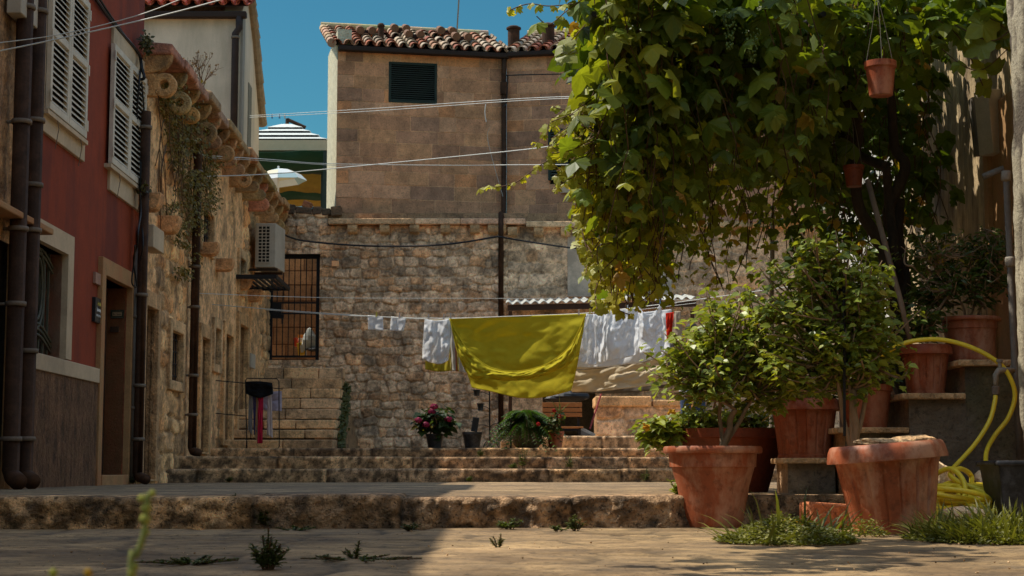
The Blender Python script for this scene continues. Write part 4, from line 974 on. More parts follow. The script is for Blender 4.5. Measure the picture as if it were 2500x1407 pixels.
m=MB(); m.obox(gp(2020,1258,8.75),.26,.14,.125,Matrix.Rotation(.35,4,'Z')@Matrix.Rotation(.06,4,'Y'),(.30,.13,.075))
tag(m.build('brick_block',M['stone'],bevel=.012),'reddish brown brick block on the ground between the front pots','brick')
# ---------------- hose, tap, pipes
M['hose']=surf('yellow garden hose',(.95,.70,.035),rough=.45,var=.15,bump=0,spec=.5)
hp=[(2140,880,10.35),(2185,848,10.15),(2235,832,10.1),(2300,830,10.08),(2370,848,10.05),(2430,880,10.02),(2462,915,10),(2478,965,10),(2462,1020,10),(2430,1062,10),(2408,1105,9.9),(2412,1150,9.7),(2440,1178,9.5),(2500,1190,9.3),
 (2510,1200,9.1),(2440,1205,8.9),(2360,1185,8.9),(2320,1160,9.0),(2345,1145,9.1),(2372,1165,9.2),(2362,1205,9.0),(2330,1235,8.8),(2290,1225,8.8),(2290,1195,8.9),(2325,1180,9.0),(2345,1205,9.0),(2335,1240,8.8),(2300,1245,8.7),(2285,1215,8.8),(2320,1190,8.9),(2400,1190,9.0),(2440,1215,8.9),(2410,1238,8.7),(2360,1232,8.7),(2340,1205,8.9),(2370,1185,9.1),(2430,1190,9.2),(2470,1210,9.1),(2440,1245,8.7),(2370,1250,8.6),(2300,1250,8.6),(2255,1260,8.6),(2240,1268,8.75)]
def hz(p):
    q=W(*p); return (q.x,q.y,max(q.z,.018))
m=MB(); m.tube(smooth_pts([hz(p) for p in hp],8),.0140,10)
tag(m.build('garden_hose',M['hose'],smooth=True),'yellow garden hose looped over the pots and coiled on the ground','hose')
hp2=[(2431,958,10),(2428,985,9.98),(2415,1030,9.95),(2380,1085,9.9),(2330,1140,9.8),(2300,1168,9.6),(2275,1195,9.3),(2285,1160,9.1),(2320,1145,9.0),(2350,1170,8.9),(2355,1210,8.8),(2320,1240,8.7),(2280,1240,8.6),(2262,1220,8.7)]
_c=W(2335,1215,8.8); _r=random.Random(5)
_lp=[]
for k in range(44):
    t=k*.62; R_=.115+.035*math.sin(k*.37); _lp.append(_c+Vector((R_*math.cos(t)+.02*math.sin(k),R_*1.1*math.sin(t)+.03*math.cos(k*.7),.02+.075*abs(math.sin(k*.31))+.05*math.sin(t+.6)*math.sin(k*.09)-.05)))
_lp=[Vector((p.x,p.y,max(p.z,.015))) for p in _lp]
m=MB(); m.tube(smooth_pts([hz(p) for p in hp2]+_lp,8),.0138,10)
tag(m.build('garden_hose',M['hose'],smooth=True),'shorter yellow hose hanging from the tap into the coil','hose')
m=MB(); m.tube(smooth_pts([hz(p) for p in ((1905,1272,8.9),(1950,1270,8.8),(2000,1268,8.95),(2060,1262,9.0))],6),.013,8)
tag(m.build('hose_end',M['hose'],smooth=True),'loose end of yellow hose lying behind the brick block','hose')
gpz=root('water_pipe',W(2485,1100,10),'grey water pipe rising up the wall above the tap','water pipe')
m=MB(); m.tube([W(2490,1120,10.05),W(2478,900,10.05),W(2456,420,10.3),W(2449,412,10.3),W(2400,432,10.3)],.021,10); m.build('pipe',M['greypipe'],gpz,smooth=True)
for y in (905,640,430):
    c=W(2478-(900-y)*.046,y,10.07); m=MB(); m.lathe([(.027,-.03),(.031,-.02),(.031,.02),(.027,.03)],c,14); m.build('coupling',M['metal'],gpz,smooth=True)
tp=root('tap',W(2430,930,10.05),'dull metal garden tap on the water pipe feeding the yellow hose','tap')
m=MB(); m.tube([W(2478,905,10.05),W(2450,903,10.0),W(2438,905,10.0),W(2431,915,10.0),W(2431,945,10.0)],[.016,.017,.019,.018,.014],12); m.build('spout',M['metal'],tp,smooth=True)
m=MB(); m.lathe([(.012,0),(.012,.03),(.02,.035),(.02,.05)],W(2441,898,10.0),12); m.build('handle',M['metal'],tp)
m=MB(); m.lathe([(.018,-.05),(.024,-.045),(.024,0),(.016,.005)],W(2431,945,10.0),14); m.build('connector',M['band'],tp)
# black bucket
bw=MB(); x0,x1=2.455,2.80; bk=[(2.49,8.55,0.0),(2.76,8.55,0.0),(2.76,8.82,0.0),(2.49,8.82,0.0),(2.452,8.5,.325),(2.81,8.5,.325),(2.81,8.87,.325),(2.452,8.87,.325)]
bw.add(bk,[(0,3,2,1),(0,1,5,4),(1,2,6,5),(2,3,7,6),(3,0,4,7)])
for a,b,c,d in ((2.435,2.83,8.48,8.52),(2.435,2.83,8.85,8.89),(2.435,2.47,8.52,8.85),(2.795,2.83,8.52,8.85)): bw.box(a,b,c,d,.325,.352)
bo=bw.build('planter_box',M['blackpl'],bevel=.01); tag(bo,'square scuffed black plastic planter at the right edge beside the hose','planter')
m=MB(); m.box(2.47,2.795,8.52,8.85,.27,.285); m.build('soil',M['soil'],bo)
# utility boxes on the ochre wall
bxr=root('utility_box',W(2420,380,11.7),'tall dusty grey metal box fixed high on the ochre wall at the right','utility box')
m=MB(); c=W(2420,300,11.7); m.obox(c,.15,.14,.46,Matrix.Rotation(.5,4,'Z')@Matrix.Rotation(-.08,4,'Y')); m.build('case',M['ac'],bxr,bevel=.006)
m=MB(); m.obox(W(2385,310,11.9),.06,.10,.42,Matrix.Rotation(-.07,4,'Y')); m.build('side_cover',M['greypipe'],bxr,bevel=.004)
m=MB(); m.obox(W(2165,290,14.5),.14,.06,.36,Matrix.Rotation(.35,4,'Y')); tag(m.build('hanging_board',surf('weathered brown board',(.16,.11,.08))),'tilted brown board hanging below the upper terracotta hanging pot','board')
# ================================================================ hanging pots
def hang(label,px,py0,py1,Y,R,mat):
    a=W(px,py0,Y); b=W(px,py1,Y); H=a.z-b.z; r=root('hanging_pot',b,label,'hanging pot')
    m=MB(); m.lathe([(.001,0),(R*.72,0),(R*.9,H*.78),(R*.94,H*.8),(R,H*.83),(R,H),(R*.92,H),(R*.88,H*.8),(.001,H*.8)],b,36,caps=False); m.build('pot',mat,r,smooth=False)
    for w_ in (.4,2.5,4.6):
        m=MB(); s=b+Vector((R*.97*math.cos(w_),R*.97*math.sin(w_),H)); m.tube([s,s*.5+(b+Vector((-.01,0,H+.42)))*.5+Vector((.004,0,0)),b+Vector((-.01,0,H+.42))],.0018,5); m.build('wire',M['greypipe'],r)
    m=MB(); m.tube([b+Vector((-.01,0,H+.42)),b+Vector((-.01,0,H+.8))],.0018,5); m.build('hook',M['greypipe'],r)
hang('bright terracotta pot hanging by wires high in the vine',2151,152,234,9.7,.094,TC[1])
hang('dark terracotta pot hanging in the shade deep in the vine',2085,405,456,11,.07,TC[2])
# ================================================================ far terrace parasols through the gap
far=root('pagoda_canopy',(-4.8,45,4.3),'large white tiered canopy with green underside beyond the wall','canopy')
Yp=45.; k=Yp/4100
def fx(px,Y=Yp): return (px-1250)/4100*Y
def fz(py,Y=Yp): return W(1250,py,Y).z
cx=fx(692); hw=fx(806)-cx; m=MB(); nT=5
zt0,zt1=fz(302),fz(342); wt=surf('white canopy fabric',(.75,.76,.70),var=.08,transl=.2); dk=surf('dark canopy edge',(.03,.03,.03))
tiers=[(690,303,.11),(690,312,.38),(690,321,.58),(690,331,.80),(690,340,1.0)]
for i in range(len(tiers)-1):
    ra=hw*tiers[i][2]*(.86 if i else 1); rb_=hw*tiers[i+1][2]*.985; za=fz(tiers[i][1]+(2.5 if i else 0),Yp-ra); z_b=fz(tiers[i+1][1]-1.5,Yp-rb_)
    q=[(cx-ra,Yp-ra,za),(cx+ra,Yp-ra,za),(cx+ra,Yp+ra,za),(cx-ra,Yp+ra,za),(cx-rb_,Yp-rb_,z_b),(cx+rb_,Yp-rb_,z_b),(cx+rb_,Yp+rb_,z_b),(cx-rb_,Yp+rb_,z_b)]
    m.add(q,[(0,1,5,4),(1,2,6,5),(2,3,7,6),(3,0,4,7),(0,3,2,1)])
m.build('tiered_roof',wt,far)
m=MB()
for i in range(1,len(tiers)):
    rb_=hw*tiers[i][2]*.985; z_b=fz(tiers[i][1],Yp-rb_); m.box(cx-rb_*.97,cx+rb_*.97,Yp-rb_*.97,Yp+rb_*.97,z_b-.05,z_b+.012)
m.build('tier_edge',dk,far)
m=MB(); z1=fz(342,Yp-hw); z0=fz(367,Yp-hw)
for a,b,c,d in ((cx-hw,cx+hw,Yp-hw,Yp-hw+.02),(cx-hw,cx+hw,Yp+hw-.02,Yp+hw),(cx-hw,cx-hw+.02,Yp-hw,Yp+hw),(cx+hw-.02,cx+hw,Yp-hw,Yp+hw)): m.box(a,b,c,d,z0,z1)
m.build('valance',surf('beige valance fabric',(.62,.45,.28),var=.1),far)
m=MB(); m.box(cx-hw+.05,cx+hw-.05,Yp-hw+.1,Yp+hw-.05,z1-.10,z1-.06); m.build('lining',surf('dark green lining',(.02,.07,.04)),far)
m=MB()
for x in (cx+hw-.12,cx-hw+.12): m.box(x-.06,x+.06,Yp-hw+.1,Yp-hw+.22,4.3,z1-.1); m.box(x-.06,x+.06,Yp+hw-.25,Yp+hw-.12,4.3,z1-.1)
m.build('post',M['green'],far)
m=MB(); m.tube([(cx,Yp,fz(312)),(cx,Yp,fz(290))],.05,8); m.tube([(cx,Yp,fz(292)),(cx+.5,Yp,fz(312))],.05,8); m.build('crank_arm',M['brownpipe'],far)
an=root('green_awning',(fx(730,43),48,4.3),'dark green and mustard awning strips hanging under the tiered canopy','awning')
def strip(y0,y1,Y,mat,name,seed,n=40):
    X=np.linspace(fx(600,Y),fx(790,Y),n); P=np.zeros((4,n,3)); zz=[fz(y0,Y),fz(y0+(y1-y0)*.35,Y),fz(y0+(y1-y0)*.7,Y),fz(y1,Y)]
    for i in range(4): P[i,:,0]=X; P[i,:,1]=Y+.25*i+.08*np.sin(X*5+i); P[i,:,2]=zz[i]-.10*fbm(X*2,X*0+i,3,seed)
    m=MB(); m.grid(P); m.build(name,mat,an,smooth=True,solid=.01)
gm_=surf('dark green canvas',(.015,.065,.035),var=.2,transl=.15); ym=surf('mustard canvas',(.42,.27,.05),var=.2,transl=.3)
strip(366,404,42.6,gm_,'green_strip',1); strip(398,410,43.4,surf('black canvas edge',(.012,.03,.02)),'green_strip',5); strip(404,455,44.3,ym,'mustard_strip',2); strip(446,475,45.3,gm_,'green_strip',3); strip(470,492,46.4,ym,'mustard_strip',4)
m=MB(); 
for x,Y in ((fx(795,42.2),42.2),): m.box(x-.13,x+.10,Y,Y+.15,4.3,fz(368,42.2))
m.build('post',M['green'],an)
ps=root('parasol',(fx(678,38),38,4.3),'small white striped beach parasol on a thin pole in front of the green awning','parasol')
Yq=38; c=Vector((fx(672,Yq),Yq,fz(412,Yq))); R=fx(748,Yq)-fx(678,Yq); Hh=fz(412,Yq)-fz(452,Yq); m=MB(); vs=[];n=8
prof=[(0.01,0),(.45*R,-.18*Hh),(.8*R,-.50*Hh),(R,-.86*Hh)]
cols=[(.75,.78,.75),(.70,.72,.72),(.45,.60,.62),(.72,.66,.50)]
for kk in range(n):
    for j,(p_,q_) in enumerate(zip(prof,prof[1:])):
        a0,a1=2*math.pi*(kk+.15)/n,2*math.pi*(kk+1.15)/n
        f_=lambda r_,z_,a: c+Vector((r_*math.cos(a),r_*math.sin(a)*.98,z_-r_*.10*math.cos(a)*-1))
        m.quad(f_(*p_,a0),f_(*q_,a0),f_(*q_,a1),f_(*p_,a1),cols[(kk*2+j)%4] if j<2 else cols[(kk+j)%3])
m.build('canopy',surf('striped parasol fabric',vc=True,var=.05,bump=0,transl=.25),ps,solid=.01)
m=MB(); m.tube([(c.x,c.y,4.3),(c.x,c.y,c.z+.06)],.022,8); m.build('pole',M['white'],ps)
# ================================================================ lines across the lane
def line(label,pts,r=.004,mat=None,name='clothes_line',cat='clothes line',group=None,n=5):
    m=MB(); m.tube(smooth_pts([W(*p) for p in pts],n),r,5); return tag(m.build(name,mat or M['rope']),label,cat,group)
line('main washing line carrying the green sheet and white laundry',[(510,743,23.2),(680,757,23.1),(850,769,23),(1035,779,22.72),(1100,778,22.6),(1265,772,22.3),(1430,765,22.0),(1560,750,21.65),(1680,735,21.4),(2000,690,20.9)],.006)
line('second washing line just behind the main one',[(650,757,23.4),(850,771,23.1),(1040,776,22.9),(1240,776,22.8),(1450,768,22.6),(1700,740,22.3)],.004)
line('thin empty line above the laundry',[(400,713,21.0),(790,727,24),(1235,729,24.5),(1700,733,25)],.004)
line('upper line of the pair from the cream house towards the vine',[(610,283,27),(900,266,22),(1240,243,18),(1400,236,16)],.004)
line('lower line of the pair from the cream house towards the vine',[(610,287,27),(900,272,22),(1240,248,18),(1400,240,16)],.004)
line('line running level past the upper house wall',[(375,373,20.3),(650,389,24),(800,400,26),(1100,404,26),(1240,403,26),(1450,402,24)],.006)
line('doubled level line just above, left half only',[(375,378,20.2),(650,393,24),(830,405,26),(900,404,26.5)],.004)
line('line rising from the stone brackets to the upper window',[(470,432,21.8),(645,426,23),(810,412,23),(1240,370,22),(1345,357,21)],.007)
line('nearest line cutting across the top left corner',[(-10,127,9),(200,83,9),(420,32,9),(550,-3,9)],.0042)
line('thin line just above the nearest one at the top left',[(-10,106,9.2),(150,84,9.2),(330,40,9.2),(450,-5,9.2)],.003)
line('black power cable sagging across the rubble wall left of the downpipe',[(688,570,28),(740,588,28.6),(900,601,28.9),(1080,598,28.9),(1215,578,28.9)],.017,M['cable'],'power_cable','power cable')
line('black power cable sagging from the downpipe into the vine',[(1215,578,28.9),(1300,592,28.8),(1400,606,28.8),(1500,612,28.7),(1640,606,28.5)],.015,M['cable'],'power_cable','power cable')
line('thin cable bent along the upper house beside the downpipe',[(1227,262,29.6),(1236,250,29.6),(1240,190,29.55),(1246,184,29.5),(1380,181,29.2),(1480,180,29)],.012,M['cable'],'thin_cable','cable')
line('wire hanging loose down the ashlar wall left of the downpipe',[(1196,312,29.3),(1190,335,29.4),(1205,400,29.4),(1228,480,29.4)],.004)
line('short white cord dangling from the upper lines',[(1186,254,19),(1184,275,19),(1187,298,19)],.006)
pegc=[surf('peg plastic %d'%i,c,rough=.5,var=.05,bump=0) for i,c in enumerate(((.55,.45,.4),(.6,.5,.08),(.55,.6,.6),(.12,.3,.5)))]
def peg(px,py,Y,mat,label):
    p=W(px,py,Y); m=MB(); m.obox(p+Vector((0,-.012,0)),.014,.008,.075,Matrix.Rotation(.12,4,'Y')); m.obox(p+Vector((.004,.012,0)),.014,.008,.075,Matrix.Rotation(-.1,4,'Y')); m.obox(p,.012,.024,.01)
    return tag(m.build('clothes_peg',mat),label,'clothes peg','clothes pegs on the washing line')
for x,y,i,lb_ in ((919,768,1,'yellow peg on the left small white cloth'),(975,771,0,'peg on the right small white cloth'),(1046,774,0,'left peg of the white ruched towel'),(1083,774,0,'right peg of the white ruched towel'),(1100,772,0,'peg at the left corner of the green sheet'),(1413,762,0,'pale peg near the right corner of the green sheet'),(1440,760,1,'yellow peg at the right corner of the green sheet'),(1468,757,2,'peg on the folded white shirt'),(1532,752,2,'pale peg between the white garments'),(1612,738,3,'blue peg on the white T-shirt'),(1649,736,0,'peg on the small beige cloth')):
    peg(x,y,22.25-(x-1265)*.0019,pegc[i],lb_)
for x,i in ((664,3),(682,3),(695,2)): peg(x,284,26.2,pegc[i],{664:'dark blue peg left on the high line against the sky',682:'middle peg on the high line against the sky',695:'right pale peg on the high line against the sky'}[x])
# ================================================================ laundry
def crv(pts,n):
    pts=[Vector((a,b,0)) for a,b in pts]; L=[0]
    for a,b in zip(pts,pts[1:]): L.append(L[-1]+(b-a).length)
    s=np.linspace(0,L[-1],n); sp=np.array(smooth_pts(pts,12)); Ls=np.concatenate([[0],np.cumsum(np.linalg.norm(np.diff(sp,axis=0),axis=1))]); s=np.linspace(0,Ls[-1],n)
    return np.stack([np.interp(s,Ls,sp[:,0]),np.interp(s,Ls,sp[:,1])],-1)
def cloth(name,label,cat,top,bot,Y,mat,nu=50,nv=40,left=None,right=None,amp=.04,fold=5,seed=1,parent=None,bulge=0,d=0,vc=None,crease=.012,layer=None,slant=.0019):
    T_=crv(top,nu); B=crv(bot,nu); v=np.linspace(0,1,nv)[:,None,None]
    P=T_[None]*(1-v)+B[None]*v
    u=np.linspace(0,1,nu)
    if left is not None:
        Lf=crv(left,nv)-P[:,0]; P=P+Lf[:,None,:]*(1-u)[None,:,None]
    if right is not None:
        Rf=crv(right,nv)-P[:,-1]; P=P+Rf[:,None,:]*u[None,:,None]
    vv=np.linspace(0,1,nv)[:,None]; uu=u[None,:]
    rr=np.random.default_rng(seed); ph=rr.uniform(0,6.28,4)
    wp_=(fbm(uu*2.2,vv*2.0,3,seed+50)-.5)*1.1; D=amp*np.sin((uu+wp_*.35)*fold*6.28+ph[0])*(.35+.65*vv)+amp*.35*np.sin((uu+wp_*.5)*fold*1.9*6.28+ph[2]+vv*2)+(fbm(uu*fold*3,vv*4,4,seed)-.5)*crease*3+(np.abs(fbm(uu*fold*2+vv*2,vv*3-uu,3,seed+60)-.5))*crease*4+bulge*np.sin(vv*math.pi)*np.sin(uu*math.pi)
    D=D*np.clip(vv*6+.15,0,1)
    f=F_; X=np.zeros((nv,nu,3)); yy=Y+d-D-(P[...,0]-1265)*(slant if Y<23.3 else 0)
    a=(P[...,0]-1250)/f; w_=(703.5-P[...,1])/f; cp,sp_=math.cos(PITCH),math.sin(PITCH)
    ry=cp-w_*sp_; rz=sp_+w_*cp; t=yy/ry
    X[...,0]=a*t; X[...,1]=yy; X[...,2]=CH+rz*t
    m=MB(); C=None
    if vc is not None:
        h,w2=X.shape[:2]
        m.v=[tuple(q) for q in X.reshape(-1,3)]
        for i in range(h-1):
            for j in range(w2-1): m.f.append([i*w2+j,(i+1)*w2+j,(i+1)*w2+j+1,i*w2+j+1]); m.c.append(vc((j+.5)/w2,(i+.5)/h))
    else:
        m.grid(X); m.f=[f_[::-1] for f_ in m.f]
    o=m.build(name,mat,parent,smooth=True,solid=.003)
    return o if parent is not None else tag(o,label,cat)
fab=lambda n,c,tr=.3,**k: surf(n,c,rough=.9,var=.08,scale=8,fine=120,bump=.25,bdist=.004,transl=tr,spec=.1,**k)
lime=fab('chartreuse cotton',(.60,.52,.035),.45,tcol=(1.1,1.0,.5)); whc=fab('white cotton',(.86,.86,.86),.45); bei=fab('beige blanket cloth',(.78,.66,.47),.25); red=fab('red cotton',(.6,.03,.012),.3); grb=fab('grey blanket',(.16,.14,.12),.1)
sh=root('fitted_sheet',W(1265,775,22.3),'large chartreuse green fitted sheet with gathered hem hanging on the line','bed sheet')
cloth('sheet','','',[(1097,778),(1265,772),(1430,766)],[(1152,947),(1210,959),(1270,972),(1330,970),(1395,954)],22.3,lime,90,60,left=[(1097,778),(1112,835),(1138,905),(1152,947)],right=[(1430,766),(1421,830),(1408,900),(1395,954)],amp=.014,fold=1.5,seed=3,parent=sh,bulge=-.06,crease=.03)
cloth('gathered_hem','','',[(1097,778),(1135,845),(1175,884),(1215,903),(1270,906),(1335,889),(1385,852),(1412,810),(1430,766)],[(1098,782),(1118,865),(1150,922),(1195,926),(1240,930),(1300,925),(1358,905),(1402,875),(1429,770)],22.12,lime,170,20,amp=.009,fold=7,seed=5,parent=sh,bulge=.06,crease=.03)
m=MB(); m.tube([W(x,y,22.02-(x-1265)*.0019) for x,y in crv([(1097,778),(1135,845),(1175,884),(1215,903),(1270,906),(1335,889),(1385,852),(1412,810),(1430,766)],60)],.007,6); m.build('elastic_edge',lime,sh,smooth=True)
cloth('small_cloth','small white cloth on the washing line, left of its twin','cloth',[(898,770),(935,773)],[(899,806),(936,807)],22.6,whc,14,12,amp=.008,fold=1,seed=1)
cloth('small_cloth','small white cloth half in sun on the line, right of its twin','cloth',[(955,773),(992,776)],[(952,807),(985,810)],22.6,whc,14,12,amp=.012,fold=1.2,seed=2)
cloth('towel','white ruched towel hanging between the small cloths and the green sheet','towel',[(1037,779),(1065,783),(1097,779)],[(1031,876),(1050,885),(1075,889),(1095,880)],22.4,whc,40,40,left=[(1037,779),(1033,830),(1031,876)],right=[(1097,779),(1099,830),(1095,880)],amp=.045,fold=1.6,seed=4,crease=.03)
def plaid(u,v):
    if v>.86: return (.5,.42,.04)
    if v>.60 and u<.9: return (.62,.10,.03) if v<.70 else (.55,.42,.05)
    return (.5,.38,.2)
pm=fab('checked kitchen cloth',None,.3,vc=True)
cloth('checked_towel','yellow and orange checked cloth peeping out below the white towel','towel',[(1040,780),(1105,780)],[(1038,902),(1070,908),(1106,905)],22.9,pm,30,40,amp=.02,fold=2,seed=6,vc=plaid)
def strp(u,v): return ((.55,.45,.12),(.6,.57,.5),(.65,.63,.6),(.5,.2,.1))[int(u*9)%4 if u<.55 else 2]
cloth('striped_towel','striped tea towel between the checked cloth and the green sheet','towel',[(1090,780),(1140,779)],[(1100,905),(1138,910)],22.8,pm,30,40,amp=.02,fold=3,seed=7,vc=strp)
cloth('white_shirt','folded white shirt hanging just right of the green sheet','shirt',[(1432,766),(1455,768),(1480,762)],[(1412,880),(1445,892),(1478,884)],22.15,whc,40,50,amp=.08,fold=1.4,seed=8,crease=.04)
cloth('white_shirt','white pillowcase shirt in the middle of the white laundry','shirt',[(1482,762),(1515,757),(1556,752)],[(1480,882),(1515,876),(1552,868)],22.2,whc,50,50,amp=.06,fold=1.3,seed=9,crease=.03,right=[(1556,752),(1560,810),(1552,868)])
cloth('sleeve_shirt','white shirt with a rolled sleeve seen edge on between two others','shirt',[(1448,766),(1462,770),(1482,764)],[(1455,870),(1462,884),(1470,888)],22.0,whc,24,40,amp=.06,fold=.9,seed=19,crease=.03)
cloth('t_shirt','white T-shirt with a sagging neckline, rightmost of the white laundry','T-shirt',[(1560,748),(1575,766),(1595,765),(1612,742)],[(1562,862),(1590,862),(1636,858)],22.0,whc,50,50,amp=.06,fold=1.2,seed=10,crease=.03,right=[(1612,742),(1622,790),(1636,858)])
cloth('blanket','beige blanket with a dark seam hanging behind the white laundry','blanket',[(1400,880),(1460,890),(1530,884),(1630,868)],[(1395,957),(1470,955),(1560,945),(1630,938)],22.7,bei,60,30,amp=.012,fold=2,seed=11,crease=.03)
cloth('white_sheet','long white sheet behind the shirts on the second line','bed sheet',[(1425,775),(1500,770),(1640,755)],[(1400,897),(1470,897),(1560,885),(1635,868)],22.6,whc,60,40,amp=.03,fold=3,seed=12)
cloth('grey_blanket','coarse grey blanket edge showing below and right of the beige one','blanket',[(1400,860),(1530,850),(1668,835)],[(1398,959),(1500,961),(1600,952),(1668,935)],22.9,grb,50,30,amp=.012,fold=2,seed=13)
cloth('red_cloth','small bright red garment at the right end of the laundry','garment',[(1625,765),(1645,762)],[(1628,833),(1648,828)],21.9,red,14,24,amp=.015,fold=1.2,seed=14)
cloth('beige_cloth','narrow beige cloth beside the red garment','garment',[(1646,760),(1662,760)],[(1640,822),(1668,828)],21.8,fab('pale pink cotton',(.5,.4,.3)),14,24,amp=.015,fold=1.2,seed=15)
line('thin dark seam cord along the beige blanket',[(1400,903,22.35),(1470,899,22.25),(1560,886,22.1),(1632,868,21.95)],.004,M['cable'],'hem_cord','cord')
# corrugated awning
aw=root('corrugated_awning',W(1440,750,27.2),'rippled pale corrugated awning over the laundry yard','awning')
Xa=np.linspace(W(1235,745,27.2).x,W(1700,745,27.2).x,400); P=np.zeros((8,400,3)); z1=W(1235,741,27.2).z; 
for i in range(8):
    t=i/7; P[i,:,0]=Xa; P[i,:,1]=27.2+t*1.85; P[i,:,2]=z1+t*.24+.022*np.sin((Xa-Xa[0])*2*math.pi/.145)+ (Xa-Xa[0])*.028
m=MB(); m.grid(P); m.build('corrugated_sheet',surf('pale corrugated sheet',(.46,.46,.42),rough=.6,var=.3,bump=.1),aw,smooth=True,solid=.008)
m=MB(); a,b=W(1240,752,27.28),W(1700,742,27.28); m.obox((a+b)/2-Vector((0,0,.0)),(b-a).length,.06,.09,Matrix.Rotation(-math.atan2(b.z-a.z,b.x-a.x),4,'Y')); m.build('beam',M['wood'],aw)
for px in (1246,1690):
    m=MB(); q=W(px,760,27.3); m.box(q.x-.03,q.x+.03,27.27,27.33,.6 if px<1300 else .8,q.z); m.build('post',M['brownpipe'],aw)
# ================================================================ drying rack with clothes (on the landing)
dr=root('drying_rack',W(640,1093,23.6),'tall wire drying rack draped with dark and coloured clothes at the stair foot','drying rack')
Yd=23.6; q=lambda x,y,d=0: W(x,y,Yd+d)
m=MB()
for d in (0,.42):
    m.tube([q(603,1096,d),q(599,930,d),q(603,924,d),q(676,925,d),q(681,932,d),q(682,1090,d),q(677,1097,d),q(606,1097,d)],.008,6,closed=True)
for x,y in ((603,924),(676,925),(603,1096),(682,1096)): m.tube([q(x,y),q(x,y,.42)],.007,6)
m.build('frame',M['iron'],dr)
for (y,x0,x1,nm) in ((936,512,600,'upper_wing'),(1016,512,600,'lower_wing'),(950,600,690,'upper_shelf')):
    m=MB()
    for k in range(7):
        d=.06*k; m.tube([q(x0,y-8+ (0 if x0>590 else 0),d),q(x1,y,d)],.0035,5)
    m.tube([q(x0,y-8,0),q(x0,y-8,.36)],.006,5); m.tube([q(x1,y,0),q(x1,y,.36)],.006,5); m.tube([q(x0,y-8,0),q(x1,y,0)],.007,5); m.tube([q(x0,y-8,.36),q(x1,y,.36)],.007,5)
    m.build('wire_shelf',M['iron'],dr)
m=MB(); m.tube([q(596,948),q(572,990),q(571,1005)],.003,5); m.build('stay_wire',M['iron'],dr)
cf=lambda n,c: fab(n,tuple(min(.8,v*1.6) for v in c) if max(c)>.02 else c,.12)
for nm,lb_,c,t,b,d,sd in (
 ('black_garment','black garment folded over the top of the drying rack',(.012,.012,.013),[(600,932),(632,931),(665,935)],[(601,962),(634,972),(667,962)],-.03,1),
 ('grey_socks','grey striped cloth hanging at the left of the drying rack',(.22,.2,.19),[(608,962),(617,963)],[(606,1050),(616,1064)],.05,2),
 ('blue_scarf','dark blue cloth strip on the drying rack',(.07,.06,.14),[(617,962),(626,962)],[(620,1062),(629,1058)],.04,3),
 ('crimson_scarf','long crimson cloth strip on the drying rack',(.35,.015,.04),[(630,965),(643,965)],[(628,1083),(641,1083)],.0,4),
 ('tan_scarf','tan cloth edge beside the crimson strip on the rack',(.30,.2,.11),[(626,965),(633,965)],[(622,1070),(631,1080)],.02,5),
 ('violet_towel','pale violet towel at the back of the drying rack',(.30,.26,.32),[(622,960),(650,957),(688,955)],[(625,1000),(655,1003),(688,1004)],.3,6),
 ('pale_scarf','pale pinkish long cloth on the right of the drying rack',(.42,.34,.32),[(654,962),(663,962)],[(651,1062),(666,1070)],-.01,7)):
    cloth(nm,lb_,'garment',t,b,Yd,cf(nm.replace('_',' '),c),16,30,amp=.012,fold=2,seed=sd,d=d,crease=.015)
# ================================================================ things on the landing
Zl=.608; Zc=.805
def atz(px,Y,z): return Vector(((px-1250)/4100*(Y*math.cos(PITCH)+(z-CH)*math.sin(PITCH)),Y,z))
# bench
bn=root('bench',atz(1372,24.9,Zc),'orange slatted wooden bench with a black metal frame by the yard wall','bench')
Yb=24.9; zf=lambda py,Y=Yb: W(1372,py,Y).z
xl,xr=atz(1324,Yb,1.2).x,atz(1421,Yb,1.2).x
wd=surf('orange stained pine slat',(.42,.17,.05),rough=.6,var=.35,scale=10,stretch=(1,6,6),bump=.1)
for a,b in ((994,983),(1006,996),(1018,1008)):
    m=MB(); m.box(xl,xr,Yb+.0,Yb+.025,zf(a),zf(b)); m.build('back_slat',wd,bn,bevel=.004)
zs=zf(1047)
for k in range(4):
    m=MB(); m.box(xl,xr,Yb-.45+k*.11,Yb-.36+k*.11,zs,zs+.022); m.build('seat_slat',wd,bn,bevel=.004)
for x in (xl+.05,xr-.07):
    m=MB(); m.box(x,x+.035,Yb+.028,Yb+.06,Zc,zf(983)); m.build('leg',M['iron'],bn)
    m=MB(); m.box(x,x+.035,Yb-.43,Yb-.40,Zc,zs-.002); m.build('leg',M['iron'],bn)
m=MB(); m.box(xl+.085,xr-.07,Yb+.03,Yb+.055,zf(1052),zf(1046)); m.build('cross_bar',M['iron'],bn)
m=MB(); P=[]
tag(rock('bin_bag','',atz(1385,25.3,zf(968)),(.36,.14,.12),(.012,.012,.013),21,mat=surf('glossy black plastic sheet',(.012,.012,.014),rough=.5,spec=.3,var=.1)),'glossy black plastic bag lying over the bench back','bag')
